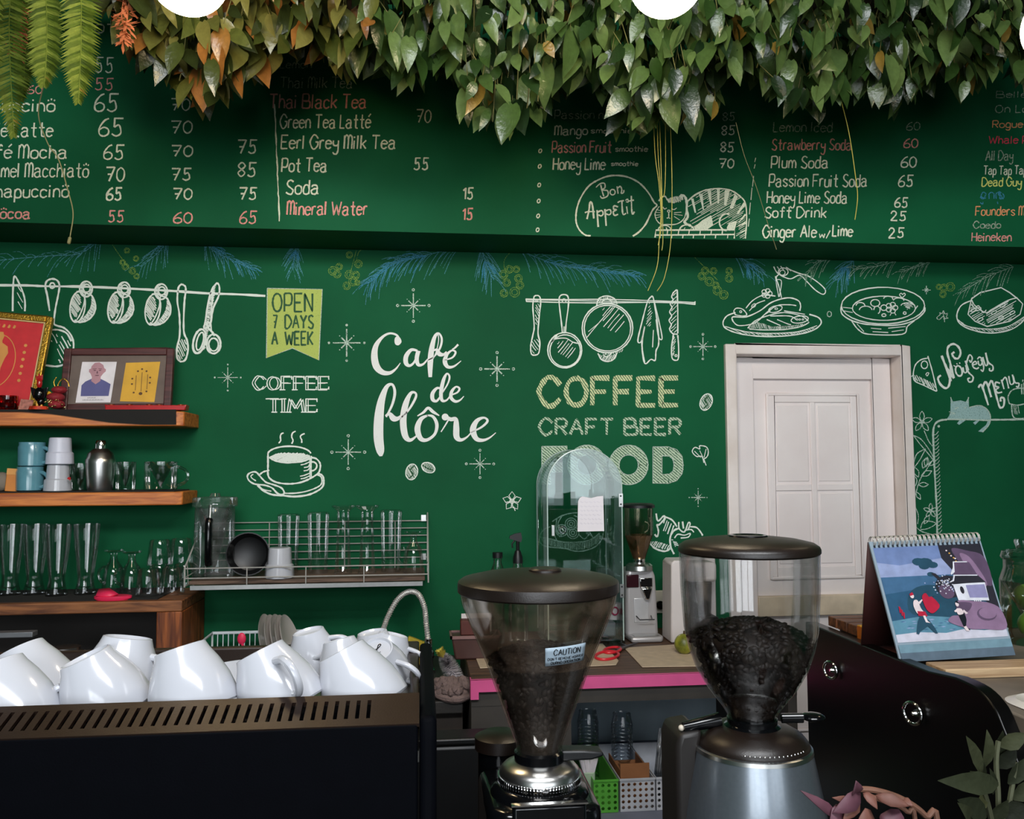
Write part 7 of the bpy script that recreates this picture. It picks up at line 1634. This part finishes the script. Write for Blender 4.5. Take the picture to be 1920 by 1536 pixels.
for i, (a, b, m, l) in enumerate(spans):
    r = root('trailing_vine', l, 'vine', 'trailing vines above the menu board', loc=(xat((a+b)/2, 2.5, 60), 2.5, ZT+.12))
    lv = MB(); st = MB(); n = int((b-a)*1.5)
    for k_ in range(n):
        px = rg.uniform(a-12, b+12); bot = envy(px)
        t = rg.random(); top = -120
        py = top+(bot-8-top)*(t**.75)
        Y = rg.uniform(2.30, 2.72)-.06*(1-t)
        if py > bot-60: Y = rg.uniform(2.38, 2.70)
        p = at(px, py, Y)
        if p.z > ZT+.1: continue
        if ZT-.03 < p.z: Y = rg.choice((rg.uniform(2.24, 2.33), rg.uniform(2.67, 2.74))); p = at(px, py, Y)
        L = rg.uniform(.048, .096)*(1.28 if py > bot-80 else 1); w = L*rg.uniform(.21, .31)
        d = Vector((rg.gauss(0, .42), rg.gauss(-.2, .4), -1)); nr = Vector((rg.gauss(0, .6), -1, rg.gauss(.4, .6)))
        p.z += L
        leaf(lv, p, d, nr, L, w, rg)
        if k_ % 3 == 0: st.tube([tuple(p), tuple(p+Vector((rg.uniform(-.03, .03), rg.uniform(-.01, .03), rg.uniform(.04, .09))))], .0013, 4)
    for k_ in range(9):
        px = a+(b-a)*(k_+.5)/9; bot = envy(px); Y = rg.uniform(2.42, 2.62)
        q = at(px, bot-55, Y); P = [(q.x+.05*math.sin(k_), 2.5, ZT+.121), (q.x+.02*math.cos(k_*2), Y-.12 if k_ % 2 else Y+.14, ZT+.165), (q.x, Y-.17 if k_ % 2 else Y+.18, ZT+.02), (q.x+.01, Y, (q.z+ZT)/2-.05), tuple(q)]
        st.tube(catmull(P, False, 5), .0022, 5)
    part('leaves', lv, m, r, fix=False); part('stems', st, m_vine, r, fix=False)
    if i == 4:
        for P in ([(1225, 190), (1228, 285), (1236, 350), (1240, 420), (1234, 460)], [(1232, 190), (1234, 290), (1240, 380), (1236, 450), (1232, 500), (1215, 545)], [(1247, 190), (1248, 300), (1246, 360), (1240, 372)], [(1255, 190), (1259, 290), (1260, 380), (1257, 460), (1246, 520), (1232, 546)], [(1236, 200), (1240, 330), (1243, 440), (1241, 470)]):
            part('aerial_root', MB().tube(catmull([tuple(at(x, y, 2.62)) for x, y in P], False, 8), .0013, 5), m_root, r)
    if i == 5:
        part('aerial_root', MB().tube(catmull([tuple(at(x, y, 2.62)) for x, y in ((1575, 180), (1592, 250), (1604, 330), (1608, 370), (1603, 412))], False, 8), .0014, 5), m_root, r)
        part('aerial_root', MB().tube(catmull([tuple(at(x, y, 2.66)) for x, y in ((1380, 230), (1395, 290), (1418, 350), (1440, 420), (1456, 468))], False, 8), .0010, 5), mat('dry_root', '6d6a44', .7), r)
# fern -------------------------------------------------------------
m_fern = leafmat('fern_green', '354612', '4f621a', '748232', '80702c', .03, .6, .15)
r = root('hanging_fern', 'sword fern with long drooping fronds hanging at the upper left', 'fern', loc=(xat(70, 2.25, -60), 2.25, 2.99))
pb = Vector(r.location); part('pot', MB().lathe([(.0, -.02), (.07, -.02), (.10, .11), (.092, .11), (.08, .09), (0, .09)], 32, c=pb, cap=False), mat('terracotta', '8a4a30', .8), r)
part('hanger', MB().tube([(pb.x, pb.y, pb.z+.09), (pb.x, pb.y, ZC-.001)], .005, 8), m_black, r)
for P, wd, Y in (([(45, -60), (20, 0), (18, 90), (22, 180), (26, 258)], 40, 2.30), ([(80, -60), (86, 0), (88, 60), (86, 120), (82, 162)], 38, 2.2), ([(90, -60), (146, -20), (152, 60), (150, 130), (147, 194)], 42, 2.16), ([(60, -60), (45, 0), (48, 60), (46, 130), (40, 190)], 34, 2.36), ([(30, -60), (-20, 0), (-25, 90), (-20, 210)], 36, 2.22)):
    C_ = catmull(P, False, 14); f = MB(); Q = [at(x, y, Y) for x, y in C_]; f.tube([tuple(q) for q in Q], .0014, 5); n = len(C_)
    acc = 0
    for j in range(8, n-1):
        q0, q1 = Q[j], Q[j+1]; seg_ = max(1, round((q1-q0).length/.0115))
        for h_ in range(seg_):
            q = q0.lerp(q1, h_/seg_); t = (j+h_/seg_)/n; d = (q1-q0).normalized(); side = d.cross(Vector((0, -1, 0))).normalized()
            L = wd*Y/FPX*min(1, (1-t)*2.6+.1)*rg.uniform(.92, 1.05)
            for s_ in (-1, 1):
                u = (side*s_+d*(.22+.5*t)+Vector((0, rg.uniform(-.2, .05), 0))).normalized(); w = d*.0046; nrm = Vector((0, -.0016, 0))
                f.add([q-w*.7, q+u*L*.5-w*.85+nrm, q+u*L+d*.004, q+u*L*.5+w*.85-nrm, q+w*.7], [(0, 1, 3, 4), (1, 2, 3)], 0, False)
    part('frond', f, m_fern, r, fix=False)
for P in ([(235, -20), (228, 30), (236, 60), (230, 75)], [(245, -20), (240, 20), (238, 50)], [(42, 0), (40, 40), (35, 80), (30, 92)], [(82, 160), (72, 215), (90, 270), (110, 300), (128, 360), (137, 400), (132, 440), (129, 455)]):
    f = MB(); Q = [tuple(at(x, y, 2.34)) for x, y in catmull(P, False, 6)]; f.tube(Q, .0016, 5)
    if P[0][1] < 10:
        for q in Q[2:]:
            for k_ in range(4): a = Vector((rg.uniform(-1, 1), rg.uniform(-.5, .5), rg.uniform(-1, .3))).normalized()*rg.uniform(.012, .03); f.add([Vector(q), Vector(q)+a+Vector((.004, 0, 0)), Vector(q)+a*1.4, Vector(q)+a*.8-Vector((.005, 0, 0))], [(0, 1, 2, 3)])
    else:
        for q in Q[-5:]: f.ball(q, .005, seg=6, rings=4)
    part('dried_frond', f, mat('dry_orange_frond', 'b0623a', .8, var=.3) if P[0][1] < 10 else mat('dry_root', '6d6a44', .7), r, fix=False, label='dry orange frond' if P[0][1] < 10 else 'thin brown runner')
# globe lamps --------------------------------------------------------
def globe(px, py, Y, R, label, watts, col):
    p = at(px, py, Y); r = root('globe_lamp', label, 'lamp', 'white globe lamps in front of the vines', loc=(p.x, Y, ZC))
    m = bpy.data.materials.new('lit_opal_glass'); m.use_nodes = True; nt = m.node_tree; nt.nodes.remove(nt.nodes['Principled BSDF']); e = nt.nodes.new('ShaderNodeEmission'); e.inputs['Color'].default_value = (*col, 1); e.inputs['Strength'].default_value = watts
    nt.links.new(e.outputs[0], nt.nodes['Material Output'].inputs['Surface'])
    part('globe', MB().ball(p, R, seg=40, rings=24), m, r)
    part('socket', MB().lathe([(R*.34, R*.93), (R*.36, R*1.25), (R*.2, R*1.45), (.006, R*1.5)], 24, c=p), m_black, r)
    part('cord', MB().tube([(p.x, Y, p.z+R*1.48), (p.x, Y, ZC-.012)], .003, 8), m_black, r); part('ceiling_rose', MB().lathe([(.04, ZC-.014), (.045, ZC-.001)], 24, c=(p.x, Y, 0)), m_black, r)
globe(352, -50, 1.75, 75*1.75/FPX, 'lit globe lamp above the left part of the vines', 42, (1.0, .76, .44))
globe(1249, -42, 1.75, 76*1.75/FPX, 'lit globe lamp above the middle of the vines', 40, (1.0, .82, .58))
globe(1990, 48, 1.75, 75*1.75/FPX, 'lit globe lamp cut off by the right picture edge', 8, (1.0, .82, .56))
# foreground plants ------------------------------------------------------
m_grey = leafmat('shade_grey_green_leaves', '20241a', '343a28', '4c5038', '5f6140', .1, .6, .2)  # leaf colours darkened to stand in for the shade in the foreground
def blade(f, a, b, w, rg, sag=.1):
    """lance-shaped leaf from a to b"""
    a, b = Vector(a), Vector(b); d = b-a; L = d.length; d.normalize(); s = d.cross(Vector((.15, -1, .25))).normalized(); nn = s.cross(d)
    vs = []; rows = [(0, .12), (.2, .75), (.45, 1), (.7, .72), (.9, .28), (1, .02)]
    for t, x in rows: c_ = a+d*(L*t)+nn*(sag*L*math.sin(t*PI)); vs += [c_-s*(w*x)+nn*w*.25*x, c_, c_+s*(w*x)+nn*w*.25*x]
    F_ = []
    for j in range(len(rows)-1): i0, i1 = 3*j, 3*j+3; F_ += [(i0, i0+1, i1+1, i1), (i0+1, i0+2, i1+2, i1+1)]
    f.add(vs, F_, 0, True)
Yp = .92
base = at(1870, 1620, Yp)
r = root('potted_plant', 'grey-green leafy plant in the lower right corner', 'plant', loc=(base.x, Yp, ZB))
part('pot', MB().lathe([(0, .001), (.05, .001), (.068, .10), (.062, .10), (.055, .085), (0, .085)], 32, c=(base.x, Yp, ZB), cap=False), mat('dark_clay_pot', '3d2a22', .7), r)
lv = MB(); rg = random.Random(21)
def stem(P, w=.003): part('stem', MB().tube(catmull([tuple(at(x, y, Yp+dy)) for x, y, dy in P], False, 5), w, 6), mat('grey_green_stem', '4d5038', .7), r)
b0 = (1870, 1600, 0)
stem([b0, (1872, 1500, 0), (1868, 1430, .0), (1872, 1390, 0)]); stem([b0, (1855, 1520, -.02), (1840, 1470, -.03)]); stem([b0, (1890, 1520, .02), (1905, 1430, .02)]); stem([b0, (1835, 1540, -.03), (1810, 1520, -.04)])
for x0, y0, x1, y1, w, dy in ((1842, 1450, 1811, 1380, .0085, -.02), (1845, 1440, 1850, 1368, .0085, .0), (1872, 1470, 1758, 1464, .012, -.03), (1875, 1400, 1925, 1375, .010, .0), (1866, 1430, 1880, 1370, .009, .01), (1868, 1440, 1905, 1400, .010, .01), (1850, 1470, 1818, 1446, .006, -.02), (1862, 1490, 1855, 1440, .006, -.02), (1890, 1470, 1925, 1420, .010, .02), (1850, 1530, 1795, 1500, .012, -.04), (1840, 1545, 1800, 1560, .012, -.04), (1880, 1530, 1935, 1515, .014, .0), (1820, 1545, 1795, 1505, .008, -.05), (1860, 1540, 1890, 1500, .010, .0), (1900, 1500, 1930, 1465, .010, .03), (1850, 1490, 1828, 1520, .007, -.02), (1900, 1560, 1925, 1545, .014, .0), (1845, 1470, 1842, 1425, .005, -.01)):
    blade(lv, at(x0, y0, Yp+dy), at(x1, y1, Yp+dy*1.5-.01), w, rg, sag=rg.uniform(-.02, .12))
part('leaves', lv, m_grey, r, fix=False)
# pink orchid-like spray
Yf2 = .72
base = at(1700, 1680, Yf2)
r = root('potted_flower', 'shade-toned pink flower spray at the bottom edge right of the silver grinder', 'flower', loc=(base.x+.02, Yf2, ZB))
part('pot', MB().lathe([(0, .001), (.04, .001), (.052, .08), (.046, .08), (.042, .07), (0, .07)], 32, c=(base.x+.02, Yf2, ZB), cap=False), mat('dark_clay_pot', '3d2a22', .7), r)
f = MB(); f.tube(catmull([(base.x+.02, Yf2, ZB+.07), tuple(at(1760, 1580, Yf2)), tuple(at(1735, 1530, Yf2)), tuple(at(1690, 1498, Yf2)), tuple(at(1640, 1482, Yf2)), tuple(at(1605, 1480, Yf2))], False, 6), .0026, 8); f.tube(catmull([(base.x+.02, Yf2, ZB+.07), tuple(at(1720, 1580, Yf2)), tuple(at(1700, 1522, Yf2)), tuple(at(1650, 1500, Yf2)), tuple(at(1622, 1488, Yf2))], False, 6), .0020, 8); part('stalk', f, mat('brown_pink_stalk', '6d4a3a', .6, var=.4, scale=60), r)
m_pet_ = mat('shade_pink_petal', '58343f', .6, var=.3, scale=40); m_pet2 = mat('shade_salmon_petal', '6a4338', .6, var=.3, scale=40)  # foreground shade is put into these darkened petal colours
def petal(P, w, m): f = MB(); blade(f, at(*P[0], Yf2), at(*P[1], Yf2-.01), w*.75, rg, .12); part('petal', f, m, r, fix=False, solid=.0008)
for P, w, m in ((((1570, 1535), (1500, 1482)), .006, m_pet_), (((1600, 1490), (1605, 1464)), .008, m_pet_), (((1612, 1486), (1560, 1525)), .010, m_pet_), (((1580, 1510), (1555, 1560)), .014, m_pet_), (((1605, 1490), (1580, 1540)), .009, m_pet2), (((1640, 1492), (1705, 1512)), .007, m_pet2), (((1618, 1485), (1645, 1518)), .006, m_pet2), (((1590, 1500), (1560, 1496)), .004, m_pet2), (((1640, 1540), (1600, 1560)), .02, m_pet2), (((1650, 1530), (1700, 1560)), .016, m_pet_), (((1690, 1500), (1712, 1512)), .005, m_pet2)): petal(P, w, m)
